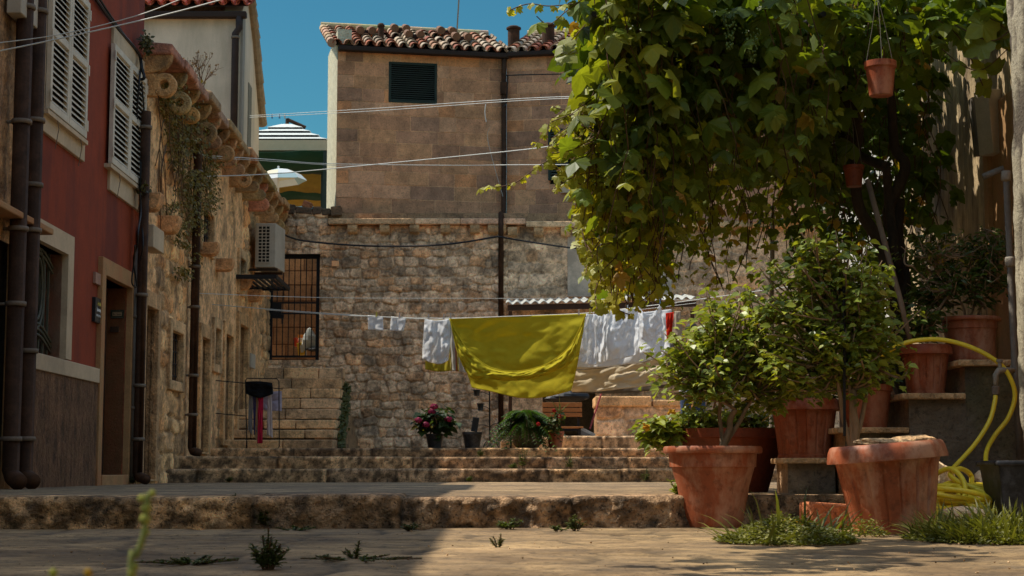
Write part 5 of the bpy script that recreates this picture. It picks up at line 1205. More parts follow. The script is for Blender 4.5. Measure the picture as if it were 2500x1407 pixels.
# leaf basics needed here come from part 5; furniture continues
# stone trough
tr=root('stone_trough',atz(1560,26,Zc),'stone trough with pale slabs on a rubble base right of the bench','trough')
TF=Frame((0,25.9),(1,0)); tu=lambda px: TF.uz(px,1000)[0]; tz=lambda py: TF.uz(1500,py)[1]
rubble('base',TF,tu(1457),tu(1690),Zc-.02,tz(992),.02,.25,.4,RP,mort,.03,parent=tr,seed=77)
m=MB(); m.fbox(TF,tu(1457),tu(1690),Zc,tz(992),-.9,-.04,(.2,.15,.1)); m.build('core',M['stone'],tr)
for a,b in ((1453,1590),(1594,1692)):
    m=MB(); m.fbox(TF,tu(a),tu(b),tz(993),tz(968 if a<1500 else 977),-.85,.06,(.40,.30,.19)); m.build('slab',M['stone'],tr,bevel=.02)
m=MB(); a,b=W(1470,955,25.6),W(1440,1048,25.2); m.tube([a,b],.014,8); br=root('broom',b,'red handled broom with a white brush head leaning by the trough','broom'); m.build('handle',surf('red broom handle',(.3,.03,.02),rough=.5),br)
m=MB(); m.obox(b+Vector((-.04,-.02,-.04)),.25,.07,.05,Matrix.Rotation(.45,4,'Y'),(.5,.5,.48)); m.obox(b+Vector((-.06,-.02,-.085)),.24,.09,.06,Matrix.Rotation(.45,4,'Y'),(.18,.18,.18)); m.build('brush_head',surf('broom bristles',vc=True,var=.5,fine=150),br)
# plant stand
ps_=root('plant_stand',atz(1195,23.6,Zl),'tall black wrought metal plant stand with little empty pots','plant stand')
Ys=23.6; q=lambda x,y,d=0: W(x,y,Ys+d)
m=MB(); m.tube([q(1195,945),q(1196,1078)],.011,8); m.build('stem',M['iron'],ps_)
for k,w_ in enumerate((0.3,2.4,4.5)):
    m=MB(); b=q(1196,1078); m.tube(smooth_pts([b,b+Vector((.06*math.cos(w_),.06*math.sin(w_),.0)),b+Vector((.11*math.cos(w_),.11*math.sin(w_),-.05)),Vector((b.x+.13*math.cos(w_),b.y+.13*math.sin(w_),Zl))]),.007,6); m.build('leg',M['iron'],ps_)
for pts,(px,py,ph) in (([(1195,1000),(1188,994),(1176,992)],(1173,985,18)),([(1195,965),(1180,958),(1165,958)],(1164,952,15)),([(1195,1043),(1182,1038),(1165,1038)],(1160,1028,20)),([(1196,1043),(1205,1036),(1222,1033)],(1224,1031,15))):
    m=MB(); m.tube(smooth_pts([q(*p) for p in pts]),.005,6); m.build('arm',M['iron'],ps_)
    t_=q(px,py); bt=q(px,py+ph); R=.052; H=t_.z-bt.z
    m=MB(); m.lathe([(.001,0),(R*.7,0),(R*.9,H*.85),(R*1.05,H*.86),(R*1.05,H),(R*.9,H),(R*.8,H*.7),(.001,H*.7)],bt,20,caps=False)
    tag(m.build('small_pot',M['blackpl']),{1173:'small black pot on the middle arm of the plant stand',1164:'small black pot highest on the plant stand under the green sheet',1160:'small black pot on the lower left arm of the plant stand',1224:'small black pot on the lower right arm beside the fern'}[px],'flower pot')
# pots of the landing
PH_=pot('dark grey pot holding the pink hydrangea',tuple(atz(1061,23.25,Zl)),.125,.20,.088,4,M['blackpl'])
PS_=pot('empty wide black pot left of the plant stand',tuple(atz(1153,23.3,Zl)),.14,.225,.10,4,M['blackpl'])
PT_=pot('small orange terracotta pot holding the red geranium',tuple(atz(1356,23.3,Zl)),.125,.235,.085,4,TC[1])
m=MB(); c=atz(1287,23.4,Zl); pebm=surf('exposed pebble concrete',(.30,.235,.16),var=.75,scale=45,fine=110,bump=1,bdist=.02)
m.lathe([(.001,0),(.14,0),(.19,.06),(.205,.16),(.20,.26),(.165,.34),(.14,.345),(.13,.3),(.001,.3)],c,32,caps=False)
PFN=tag(m.build('pebble_planter',pebm,smooth=True),'round pebble-dashed concrete planter under the big fern','planter')
m=MB(); m.box(atz(1222,24.0,Zl).x,atz(1258,24.0,Zl).x,23.9,24.2,Zl,Zl+.12,(.3,.27,.23)); tag(m.build('concrete_block',M['stone'],bevel=.01),'grey concrete block beside the pebble planter','block')
m=MB(); c=atz(1247,23.2,Zl); m.tube([c,c+Vector((0,0,.42))],.014,8); tag(m.build('metal_stake',M['iron']),'short black metal stake in front of the fern','stake')
m=MB(); c=atz(1160,23.3,Zl+.2); m.obox(c+Vector((0,0,.13)),.09,.07,.2,Matrix.Rotation(.15,4,'Y')); tag(m.build('seed_tray',M['blackpl'],bevel=.008),'small black tray standing in the empty black pot','tray')
# rubbish behind the gate
def gx(px,Y): return (px-1250)/4100*Y
zgf=zsill; Yg=30.6
rb=root('rubbish_box',W(750,870,Yg),'orange and red cardboard cartons piled behind the gate','cartons')
def gbox(x0,x1,y1,y0,Y,col,rot=0,n='carton',parent=rb,mat=None):
    a=W(x0,y0,Y); b=W(x1,y1,Y); m=MB(); c=(a+b)/2; m.obox(c,b.x-a.x,.25,b.z-a.z,Matrix.Rotation(rot,4,'Y'),col); return m.build(n,mat or cardm,parent,bevel=.004)
cardm=surf('printed cardboard',vc=True,var=.12,bump=.1,rough=.6)
o1=gbox(741,776,835,866,30.7,(.60,.13,.02)); 
o2=gbox(728,746,838,868,30.45,(.65,.38,.03),-.15); m=MB(); c=W(737,852,30.31); m.obox(c,.05,.006,.13,Matrix.Rotation(-.15,4,'Y'),(.6,.6,.5)); m.build('print_panel',cardm,o2)
gbox(719,728,826,846,30.5,(.55,.06,.015),-.2); gbox(729,776,819,838,30.9,(.62,.22,.03)); gbox(731,752,827,838,30.6,(.5,.4,.32))
gbox(751,776,855,878,30.4,(.48,.26,.13)); 
tag(rock('rubbish_bag','',W(757,836,30.35),(.17,.1,.28),(.7,.72,.66),31,mat=surf('white paper',(.7,.72,.66),transl=.2)),'crumpled white paper bag on the cartons behind the gate','bag')
tag(rock('rubbish_bag','',W(766,853,30.3),(.17,.1,.055),(.03,.03,.035),32,mat=M['blackpl']),'crumpled black bag on the brown carton behind the gate','bag')
# ================================================================ person
pr=root('person',atz(1692,23.4,Zl),'person in a black top and blue jeans holding a white cloth behind the shrubs','person')
def skin(name,V,E,Rr,mat,parent,loc,sub=2):
    me=bpy.data.meshes.new(name); me.from_pydata(V,E,[]); o=bpy.data.objects.new(name,me); COL.objects.link(o)
    md=o.modifiers.new('s','SKIN'); me.skin_vertices[0].data[0].use_root=True
    for v,r_ in zip(me.skin_vertices[0].data,Rr): v.radius=(r_,r_) if not isinstance(r_,tuple) else r_
    s=o.modifiers.new('b','SUBSURF'); s.levels=sub; s.render_levels=sub
    me.materials.append(mat); o.parent=parent; o.location=(0,0,0); return o
skm=surf('tanned skin',(.45,.24,.15),rough=.55,var=.1,bump=0); blk=surf('black jersey',(.012,.011,.013),var=.3,bump=.2); jn=surf('blue denim',(.045,.075,.15),var=.4,fine=120,bump=.3)
Vb=[(0,0,.92),(0,0,1.10),(0,-.01,1.28),(0,-.01,1.40),(0,-.02,1.48),(0,-.03,1.58),(0,-.03,1.66),
 (-.17,0,1.38),(-.24,-.05,1.13),(-.19,-.22,.94),(-.17,-.27,.88),(.17,0,1.38),(.25,-.02,1.12),(.20,-.18,.92),(.19,-.22,.86),
 (-.09,0,.86),(-.10,-.02,.48),(-.10,.03,.09),(-.10,-.10,.04),(.09,0,.86),(.11,.0,.48),(.12,.04,.09),(.12,-.09,.04)]
Eb=[(0,1),(1,2),(2,3),(3,4),(4,5),(5,6),(3,7),(7,8),(8,9),(9,10),(3,11),(11,12),(12,13),(13,14),(0,15),(15,16),(16,17),(17,18),(0,19),(19,20),(20,21),(21,22)]
Rb=[.12,.12,.13,.10,.05,.085,.07,.05,.042,.03,.03,.05,.042,.03,.03,.085,.055,.04,.035,.085,.055,.04,.035]
skin('body',Vb,Eb,Rb,skm,pr,None)
skin('black_top',[(0,0,.86),(0,0,1.0),(0,-.01,1.2),(0,-.01,1.38),(-.17,0,1.38),(-.22,-.03,1.18),(.17,0,1.38),(.23,-.02,1.18)],[(0,1),(1,2),(2,3),(3,4),(4,5),(3,6),(6,7)],[(.17,.12),(.16,.12),(.155,.13),(.13,.11),.065,.062,.065,.062],blk,pr,None)
skin('jeans',[(0,0,.90),(-.09,0,.84),(-.10,-.02,.48),(-.10,.03,.12),(.09,0,.84),(.11,0,.48),(.12,.04,.12)],[(0,1),(1,2),(2,3),(0,4),(4,5),(5,6)],[.13,.10,.075,.07,.10,.075,.07],jn,pr,None)
m=MB(); L0=Vector(pr.location)
for sx in (-1,1): m.lathe([(.001,-.012),(.012,0),(.001,.012)],L0+Vector((.03*sx,-.11,1.63)),10,caps=False)
m.build('eyes',M['iron'],pr,smooth=True)
m=MB(); m.tube([L0+Vector((0,-.11,1.63)),L0+Vector((0,-.13,1.59))],[.008,.014],8); m.build('nose',skm,pr,smooth=True)
m=MB(); m.tube([L0+Vector((-.025,-.112,1.555)),L0+Vector((0,-.118,1.552)),L0+Vector((.025,-.112,1.555))],.006,6); m.build('mouth',surf('lips',(.35,.1,.08)),pr)
m=MB(); m.lathe([(.001,.115),(.06,.10),(.092,.05),(.10,0),(.09,-.06),(.075,-.10)],L0+Vector((0,.0,1.635)),24,caps=False,mod=lambda w,z: .99 if math.sin(w)>-.5 or z>.045 else .72); m.build('hair',surf('dark brown hair',(.03,.018,.012),rough=.6,var=.4,stretch=(8,8,1)),pr,smooth=True)
for s_,hx in ((-1,(-.17,-.27,.88)),(1,(.19,-.22,.86))):
    for i in range(5):
        m=MB(); b=L0+Vector(hx)+Vector(((i-2)*.016,-.01,-.02)); l=(.05,.07,.078,.072,.055)[i]
        if i==0: b=L0+Vector(hx)+Vector((-.035*s_*-1,-.02,.0))
        m.tube([b,b+Vector((.002*(i-2),-.008,-l*.5)),b+Vector((.001*(i-2),.004,-l))],[.009,.0085,.007],8); m.build('finger',skm,pr,smooth=True)
rk=rock('white_cloth','',W(1668,957,23.05),(.07,.06,.10),(.7,.7,.66),41,mat=whc); tag(rk,'small white cloth bunched in the hand of the person','cloth')
# ================================================================ leaves
def T_fan(out, cz=.0, c=(0,.45)):
    V=[(c[0],c[1],cz)]+[(x,y,z) for x,y,z in out]; n=len(out); return np.array(V,float), np.array([(0,1+i,1+(i+1)%n) for i in range(n)])
_g=[(0,0,0),(.20,-.13,-.02),(.38,-.02,-.05),(.40,.14,-.03),(.60,.26,-.10),(.53,.40,-.05),(.50,.58,-.10),(.30,.60,.0),(.24,.80,-.03),(.0,1.06,-.10)]
GRAPE=T_fan(_g+[(-x,y,z) for x,y,z in _g[:0:-1][1:]],.05,(0,.38))
_o=[(0,0,0),(.20,.12,.05),(.34,.36,.07),(.28,.52,.05),(.22,.66,.04),(.10,.84,.0),(0,1,-.10)]
OVATE=(np.array([(0,0,0),(0,.33,-.02),(0,.66,-.03),(0,1,-.12),(.26,.18,.06),(.33,.45,.07),(.17,.76,.02),(-.26,.18,.06),(-.33,.45,.07),(-.17,.76,.02)],float),
       np.array([(0,4,1),(4,5,1),(1,5,2),(5,6,2),(2,6,3),(0,1,7),(7,1,8),(1,2,8),(8,2,9),(2,3,9)]))
BLADE=(np.array([(-.035,0,0),(.035,0,0),(-.03,.4,.0),(.03,.4,.0),(-.018,.75,-.06),(.018,.75,-.06),(0,1,-.18)],float),np.array([(0,1,3),(0,3,2),(2,3,5),(2,5,4),(4,5,6)]))
def orient(tip, nrm):
    y=tip/np.linalg.norm(tip,axis=1,keepdims=True); x=np.cross(y,nrm); x/=np.linalg.norm(x,axis=1,keepdims=True)+1e-9; z=np.cross(x,y); return np.stack([x,y,z],-1)
def leafmesh(name,tmpl,pos,tip,nrm,size,col,mat,parent,wscale=1.0,curl=None):
    V,Fc=tmpl; R=orient(tip,nrm); n=len(pos); L=V[None]*np.array([wscale,1,1])*size[:,None,None]
    if curl is not None: L[...,2]=L[...,2]*curl[:,None]
    P=np.einsum('nij,nkj->nki',R,L)+pos[:,None,:]; q=(Fc[None]+(np.arange(n)*len(V))[:,None,None]).reshape(-1,3)
    return raw(name,P.reshape(-1,3),q,np.repeat(col,len(Fc),axis=0),mat,parent,smooth=False,facecol=True)
def leafmat(name,tr=.42,rough=.45,tc=(1.5,1.35,.35)):
    return surf(name,None,rough=rough,var=.12,scale=30,fine=90,bump=.1,bdist=.003,vc=True,transl=tr,tcol=tc,spec=.35)
M['vine']=leafmat('grape leaf',.48); M['shrub']=leafmat('hibiscus leaf',.34,.38,(1.5,1.4,.4)); M['weed']=leafmat('weed leaf',.3,.5,(1.2,1.3,.4)); M['dull']=leafmat('dry creeper leaf',.2,.6,(1.3,1.2,.5))
M['bark']=surf('grey brown bark',(.055,.038,.026),var=.5,scale=10,fine=50,bump=.8,stretch=(1,1,.3)); M['bark2']=surf('pale shrub bark',(.34,.22,.13),var=.4,scale=10,fine=50,bump=.6,stretch=(1,1,.3)); M['twig']=surf('reddish twig',(.13,.07,.035),var=.4)
M['petal']=surf('pink petals',vc=True,rough=.6,var=.15,bump=.1,transl=.25,spec=.2)
def rnd(n,a,b): return rng.uniform(a,b,n)
def lc(n,c0,c1,v=.25):
    t=rng.random((n,1)); return (np.array(c0)*(1-t)+np.array(c1)*t)*rng.uniform(1-v,1+v,(n,1))
# ================================================================ grape vine on its pergola
bx_=[1400,1430,1455,1475,1495,1515,1550,1600,1700,1800,1850,1900,2000,2080,2150,2220,2300,2380,2470,2520]
by_=[260,420,520,600,690,735,730,715,690,685,640,585,540,500,470,330,200,150,120,90]
gv=root('grape_vine',(3.0,11.6,0),'huge grape vine spilling over the pergola in a dark green curtain of leaves','vine')
pos=[];tip=[];nr=[];sz=[];cl=[];stems=[]
def strand(x,y,zt,zb,s0,c0,c1,dens=.075,wob=.10):
    n=max(3,int((zt-zb)/dens)); z=np.linspace(zt,zb,n); ph=rng.uniform(0,6.28,2)
    X=x+wob*(np.sin(z*2.2+ph[0])*.6+.5*np.sin(z*6+ph[1])); Y=y+wob*np.sin(z*1.9+ph[1]); stems.append([(X[i],Y[i],z[i]) for i in range(0,n,3)]+[(X[-1],Y[-1],z[-1])])
    a=rnd(n,0,6.28); rr=rnd(n,.02,.19); taper=np.clip((z-zb)/.35,.0,1)*.3+.7
    P=np.stack([X+rr*np.cos(a),Y+rr*np.sin(a),z+rnd(n,-.04,.04)],-1)
    tp=np.stack([np.cos(a)*.7+rnd(n,-.4,.4),np.sin(a)*.7+rnd(n,-.4,.4),rnd(n,-1.1,-.2)],-1)
    nn=np.stack([np.cos(a)+rnd(n,-.5,.5),np.sin(a)+rnd(n,-.5,.5),rnd(n,.1,1.2)],-1)
    pos.append(P);tip.append(tp);nr.append(nn);sz.append(s0*rnd(n,.42,1.22)*taper); c_=lc(n,c0,c1,.35); ye=rng.random(n)<.05; c_[ye]=lc(int(ye.sum()),(.42,.33,.05),(.30,.17,.05)); cl.append(c_)
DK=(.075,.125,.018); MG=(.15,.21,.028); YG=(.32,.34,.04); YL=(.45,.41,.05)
for k in range(200):      # near curtain
    y=rng.uniform(10.0,11.6); px=rng.choice([rng.uniform(1450,1660),rng.uniform(1430,2280),rng.uniform(1480,2100)])
    b=np.interp(px,bx_,by_); lim=b*rng.uniform(.35,.97) if px>1640 else b*rng.uniform(.55,1.0)
    if 1600<px<1950: lim=min(lim, rng.choice([330,420,lim],p=[.45,.3,.25]))
    if px>2060: lim=min(lim,rng.uniform(60,300)); y=rng.uniform(10.2,11.6)
    if px>2200: lim=min(lim,140)
    x=(px-1250)/4100*y; zb=CH+(1150-lim)/4100*y; edge=px<1560
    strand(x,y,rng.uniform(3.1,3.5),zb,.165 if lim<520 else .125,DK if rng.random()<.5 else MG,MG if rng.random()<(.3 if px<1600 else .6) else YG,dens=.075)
for k in range(260):     # mid and far curtain, small bright leaves at the lit left edge
    y=rng.uniform(11.4,13.8); px=rng.choice([rng.uniform(1495,1600),rng.uniform(1500,1950)]); b=np.interp(px,bx_,by_); lim=b*rng.uniform(.7,1.03)
    if 1600<px<1950 and rng.random()<.45: continue
    x=(px-1250)/4100*y; zb=CH+(1150-lim)/4100*y
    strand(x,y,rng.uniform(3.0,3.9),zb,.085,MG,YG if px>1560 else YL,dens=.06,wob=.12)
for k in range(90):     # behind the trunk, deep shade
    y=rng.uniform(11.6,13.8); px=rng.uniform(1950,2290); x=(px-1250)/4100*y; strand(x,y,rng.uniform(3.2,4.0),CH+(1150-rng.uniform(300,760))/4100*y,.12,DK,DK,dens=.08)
# roof of leaves
n=1700; X=rnd(n,.7,3.5); Y=rnd(n,9.9,14.5); Z=3.10+(Y-9.9)*.20+rnd(n,-.12,.30)
k_=X>(.33+ (Y-8.7)*.03); X,Y,Z=X[k_],Y[k_],Z[k_]; n=len(X); a=rnd(n,0,6.28)
pos.append(np.stack([X,Y,Z],-1)); tip.append(np.stack([np.cos(a),np.sin(a),rnd(n,-.8,.1)],-1)); nr.append(np.stack([rnd(n,-.5,.5),rnd(n,-.5,.5),np.ones(n)],-1)); sz.append(rnd(n,.10,.17)); cl.append(lc(n,DK,MG))
# stray tendrils
def sprig(pts,s,c0,c1,step=.07,r=.003,hang=.6,P_=None):
    pts=smooth_pts([W(*p) for p in pts],8); L=0; last=pts[0]; stems.append([tuple(p) for p in pts]); n=0
    for a,b in zip(pts,pts[1:]):
        L+=(b-a).length
        if L>step:
            L=0; n+=1; w_=rng.uniform(0,6.28); pos.append(np.array([tuple(b)])); tip.append(np.array([[math.cos(w_)*.8,math.sin(w_)*.5,-hang+rng.uniform(-.4,.6)]])); nr.append(np.array([[rng.uniform(-.6,.3),-1+rng.uniform(-.2,.6),rng.uniform(.1,.9)]])); sz.append(np.array([s*rng.uniform(.6,1.25)])); cl.append(lc(1,c0,c1))
for pts,s in (([(1420,330,10.2),(1370,370,10.3),(1310,410,10.4),(1250,450,10.5),(1180,458,10.5)],.06),([(1440,300,10.3),(1390,340,10.3),(1345,300,10.4),(1335,330,10.4)],.06),([(1450,360,10.2),(1400,390,10.2),(1350,360,10.2),(1300,345,10.2)],.055),
  ([(1440,240,10.6),(1400,270,10.6),(1350,262,10.6)],.05),([(1450,420,10.4),(1420,450,10.4),(1390,430,10.4),(1340,400,10.4)],.07),([(1460,440,10.8),(1430,500,10.8),(1420,540,10.8),(1405,560,10.8)],.07),([(1480,560,11),(1450,600,11),(1400,600,11)],.06),
  ([(1480,620,11),(1455,660,11),(1460,700,11)],.08),([(1400,10,10),(1340,15,10),(1290,10,10),(1245,25,10)],.07),([(1420,0,10.1),(1380,30,10.1),(1340,60,10.1),(1310,40,10.1)],.12),([(1430,60,10),(1385,110,10),(1360,150,10)],.14),([(1500,650,10.5),(1510,700,10.5),(1505,750,10.5),(1540,770,10.5)],.07),
  ([(1560,640,10.5),(1600,700,10.5),(1560,740,10.5)],.07),([(2300,120,10.2),(2350,160,10.1),(2400,170,10.1),(2460,120,10)],.16),([(2330,60,10.2),(2420,100,10),(2480,60,10)],.17),([(2260,30,10.2),(2340,90,10.2),(2400,210,10.2)],.15),([(2380,20,10),(2440,60,10),(2490,100,10)],.16)):
    sprig(pts,s,YG if s<.1 else MG,YL if s<.1 else YG,step=s*.75)
for k in range(46):
    px=rng.uniform(1340,1420); py=rng.uniform(255,440); y=rng.uniform(10.1,10.6)
    sprig([(1450,py-rng.uniform(0,60),y),((px+1450)/2,py-rng.uniform(0,25),y),(px,py+rng.uniform(-10,25),y)],rng.uniform(.04,.075),YG,YL,step=.05)
a_,b_=Vector((.8,10.0,3.35)),Vector((-1.15,5.4,2.85)); br_=[a_+(b_-a_)*t+Vector((.12*math.sin(t*9),0,.06*math.sin(t*13))) for t in np.linspace(0,1,24)]; stems.append([tuple(p) for p in br_])
for t in rng.uniform(0,1,420):     # unseen shoot added above the view to cast dapples on the yard
    i=min(int(t*23),22); p=np.array(br_[i])+rng.normal(size=3)*np.array([.20,.16,.07]); pos.append(p[None]); w_=rng.uniform(0,6.28); tip.append(np.array([[math.cos(w_),math.sin(w_),-.4]])); nr.append(np.array([[rng.uniform(-.4,.4),rng.uniform(-.4,.4),1.]])); sz.append(np.array([rng.uniform(.08,.16)])); cl.append(lc(1,DK,MG))
for k in range(110):   # bright small-leaf fringe on the lit side
    py=rng.uniform(250,700); px=rng.uniform(1420,1490)+.10*max(py-380,0); y=rng.uniform(10.2,12)
    sprig([(px,py,y),(px-rng.uniform(5,30),py+rng.uniform(-10,40),y),(px-rng.uniform(0,35),py+rng.uniform(30,80),y-.1)],rng.uniform(.045,.09),YG,YL,step=.045)
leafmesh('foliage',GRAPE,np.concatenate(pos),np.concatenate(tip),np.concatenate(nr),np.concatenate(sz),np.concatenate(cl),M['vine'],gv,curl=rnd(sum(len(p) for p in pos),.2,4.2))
m=MB()
for s in stems: m.tube(s,.0035,4)
m.build('stem',M['twig'],gv)
def wob(p0_,p1_,n,amp,seed):
    r=np.random.default_rng(seed); a,b=Vector(p0_),Vector(p1_); out=[]
    for i in range(n+1): t=i/n; out.append(a+(b-a)*t+Vector(r.uniform(-amp,amp,3))*(1 if 0<i<n else 0))
    return smooth_pts(out,6)
m=MB(); bt=(2.78,11.75,.1)
m.tube(wob(bt,(2.72,11.7,2.2),7,.06,1),[.085]*43 if False else (lambda t:.085-.035*t),10); m.tube(wob((2.85,11.7,.1),(2.60,11.5,2.4),8,.09,2),lambda t:.05-.02*t,9); m.tube(wob((2.70,11.7,1.3),(2.2,11.2,2.9),6,.08,3),lambda t:.05-.02*t,9)
m.tube(wob((2.72,11.7,1.9),(2.62,11.3,3.2),6,.08,4),lambda t:.045-.02*t,9); m.tube(wob((2.2,11.2,2.9),(.6,10.2,3.05),9,.08,5),lambda t:.03-.015*t,8); m.tube(wob((2.6,11.5,2.4),(1.4,12.5,3.3),9,.1,6),lambda t:.035-.015*t,8)
m.build('trunk',M['bark'],gv,smooth=True)
# grapes
r=random.Random(4); gpm=surf('unripe grapes',(.10,.16,.03),rough=.3,spec=.5)
for (px,py) in ((1780,40),(1835,75)):
    c=W(px,py,9.95); m=MB()
    for k in range(60):
        t=r.random(); a=r.uniform(0,6.28); R_=.055*(1-t*.7)*r.uniform(.6,1); m.lathe([(.001,-.009),(.008,-.004),(.008,.004),(.001,.009)],c+Vector((R_*math.cos(a),R_*math.sin(a),-.2*t)),6,caps=False)
    m.build('grapes',gpm,gv,smooth=True)
pg=root('pergola',(1.9,11,2.7),'dark metal pergola bars half lost in the vine leaves','pergola')
for a,b in (((.5,11.5,3.32),(3.46,11.5,3.32)),((.55,13.2,3.65),(3.46,13.2,3.65)),((.5,10,3.07),(.55,14,3.8)),((1.9,10,3.07),(1.9,14,3.8))):
    m=MB(); m.tube([a,b],.018,8); m.build('bar',M['iron'],pg)
m=MB(); m.tube([W(1680,165,10.5),W(1850,160,10.5)],.014,8); m.build('bar',M['iron'],pg)
m=MB(); m.tube([(.5,14,0),(.5,14,3.72)],.03,8) if False else m.tube([W(1887,520,13.8),W(1884,720,13.8),W(1884,1100,13.8)],.02,8); m.build('post',M['metal'],pg)
m=MB(); m.tube([W(2118,440,10.6),W(2200,740,10.35),W(2222,830,10.3)],lambda t:.019-.003*t,8); tag(m.build('wooden_prop',surf('weathered pole',(.22,.15,.10),var=.4,stretch=(1,1,.2)),smooth=True),'slanting weathered wooden pole rising from the parapet into the vine','pole')
# ================================================================ potted shrubs
def shrub(name,label,cat,base,forks,crown,nl,size,c0,c1,seed,trunkr=.022,tmpl=OVATE,mat=None,shell=.55,wsc=1.0,nb=60,group=None,lean=None):
    """crown: list of (centre, radii) ellipsoids in metres; twigs run from the forks to points inside, leaves sit along twigs"""
    rt_=root(name,base,label,cat,group); r=np.random.default_rng(seed); m=MB(); P=[];Tp=[];Nn=[]
    tops=[]
    for f in forks:
        pts=wob(base,f[0],4,.012,seed+len(tops)); m.tube(pts,lambda t,fr=f[1]: trunkr*fr*(1-.35*t),8); tops.append(Vector(f[0]))
    vol=[c[1][0]*c[1][1]*c[1][2] for c in crown]; vol=np.array(vol)/sum(vol); per=max(3,nl//(nb*len(forks)))
    for b in range(nb*len(forks)):
        c,R=crown[r.choice(len(crown),p=vol)]; d=r.normal(size=3); d/=np.linalg.norm(d); q=r.uniform(shell,1)**.5*(r.uniform(1.1,1.55) if b%6==0 else 1)*r.uniform(.8,1.1)
        e=Vector((c[0]+d[0]*R[0]*q,c[1]+d[1]*R[1]*q,c[2]+d[2]*R[2]*q)); s=min(tops,key=lambda t:(t-e).length+r.uniform(0,.12))
        mid=(s+e)/2+Vector(r.uniform(-.05,.05,3))-Vector((0,0,.03)); pts=smooth_pts([s,mid,e],6); m.tube(pts,lambda t: .0085*(1-.7*t),5)
        for i in range(per):
            t=r.uniform(.3,1.0)**.6; k=min(int(t*(len(pts)-1)),len(pts)-2); p=pts[k]+(pts[k+1]-pts[k])*(t*(len(pts)-1)-k) if t<.98 else e
            a=r.uniform(0,6.28); o=Vector((math.cos(a),math.sin(a),r.uniform(-.4,.6))); P.append(p+o*r.uniform(.0,.035)+Vector(r.normal(size=3)*.022)); Tp.append((o.x,o.y,o.z*.6-.35)); Nn.append((o.x*.6+r.uniform(-.8,.8)-.2,o.y*.6+r.uniform(-.8,.8)-.25,.8))
    m.build('trunk',M['bark2'],rt_,smooth=True); n=len(P)
    t=r.random((n,1)); col=(np.array(c0)*(1-t)+np.array(c1)*t)*r.uniform(.7,1.25,(n,1))
    ye=r.random(n)<.03; col[ye]=(.30,.24,.03)
    leafmesh('foliage',tmpl,np.array([tuple(p) for p in P]),np.array(Tp),np.array(Nn),size*r.uniform(.55,1.25,n),col,mat or M['shrub'],rt_,wscale=wsc,curl=r.uniform(.3,2.2,n))
    return rt_
def wp(px,py,Y): return tuple(W(px,py,Y))
SG=(.14,.19,.028); SL=(.38,.42,.06)
shrub('hibiscus_shrub','bushy hibiscus growing from the faded front terracotta pot, on the left','shrub',(1.13,9.15,.39),
 [(wp(1795,1000,9.15),1.0),(wp(1845,960,9.2),.7),(wp(1760,930,9.1),.6)],
 [(wp(1745,900,9.15),(.32,.30,.24)),(wp(1810,800,9.2),(.30,.3,.25)),(wp(1740,760,9.2),(.20,.2,.16)),(wp(1880,930,9.2),(.22,.25,.17)),(wp(1650,845,9.1),(.14,.15,.14)),(wp(1700,950,9.1),(.14,.15,.10)),(wp(1830,1000,9.2),(.12,.14,.07)),(wp(1890,840,9.2),(.2,.25,.2)),(wp(1620,900,9.1),(.10,.12,.12)),(wp(1700,715,9.2),(.12,.12,.08))],
 3500,.052,SG,SL,101,nb=64,shell=.1,wsc=1.1)
shrub('hibiscus_shrub','tall hibiscus growing behind the tilted terracotta pot, on the right','shrub',(1.80,8.9,.30),
 [(wp(2085,950,8.9),1.25),(wp(2040,900,8.9),.7),(wp(2120,890,8.95),.7),(wp(2060,780,8.9),.5)],
 [(wp(2020,850,8.9),(.36,.32,.26)),(wp(2090,740,8.95),(.28,.3,.26)),(wp(1990,650,8.9),(.22,.26,.22)),(wp(1960,580,8.9),(.12,.14,.12)),(wp(2110,860,8.9),(.20,.25,.2)),(wp(1900,760,8.9),(.20,.2,.16)),(wp(2080,610,8.9),(.14,.16,.14)),(wp(1925,900,8.9),(.22,.22,.13)),(wp(2150,800,9),(.14,.2,.2)),(wp(2150,660,9),(.12,.15,.12)),(wp(1880,640,9),(.14,.15,.12))],
 5200,.052,SG,SL,102,nb=72,shell=.1,wsc=1.1)
m=MB(); m.tube([W(2062,1065,8.75),W(2060,700,8.8)],.008,6); tag(m.build('support_stake',M['iron']),'dark thin stake supporting the tall right hibiscus','stake')
shrub('lantana','low lantana with toothed leaves filling the half hidden tub','plant',(1.40,11.35,.55),
 [(wp(1700,1060,11.35),.5),(wp(1780,1060,11.35),.5),(wp(1640,1060,11.3),.4)],
 [(wp(1700,1035,11.3),(.20,.2,.10)),(wp(1620,1045,11.2),(.14,.15,.10)),(wp(1790,1045,11.3),(.2,.2,.10)),(wp(1590,1065,11.1),(.07,.1,.09)),(wp(1855,1030,11.3),(.12,.12,.10))],
 1900,.07,SG,SL,103,nb=60,trunkr=.014,shell=.1)
r=random.Random(3)
for (px,py,lb_) in ((1576,1043,'yellow lantana blossom at the left tip of the lantana'),(1640,1008,'yellow lantana blossom above the middle of the lantana')):
    c=W(px,py,11.0); m=MB()
    for k in range(14): m.obox(c+Vector((r.uniform(-.022,.022),r.uniform(-.02,.02),r.uniform(-.018,.018))),.014,.014,.014,Matrix.Rotation(r.random()*3,4,'X'),(.75,.42,.03))
    tag(m.build('lantana_flower',M['petal']),lb_,'flower')
DG=(.05,.085,.018); DL=(.12,.17,.03)
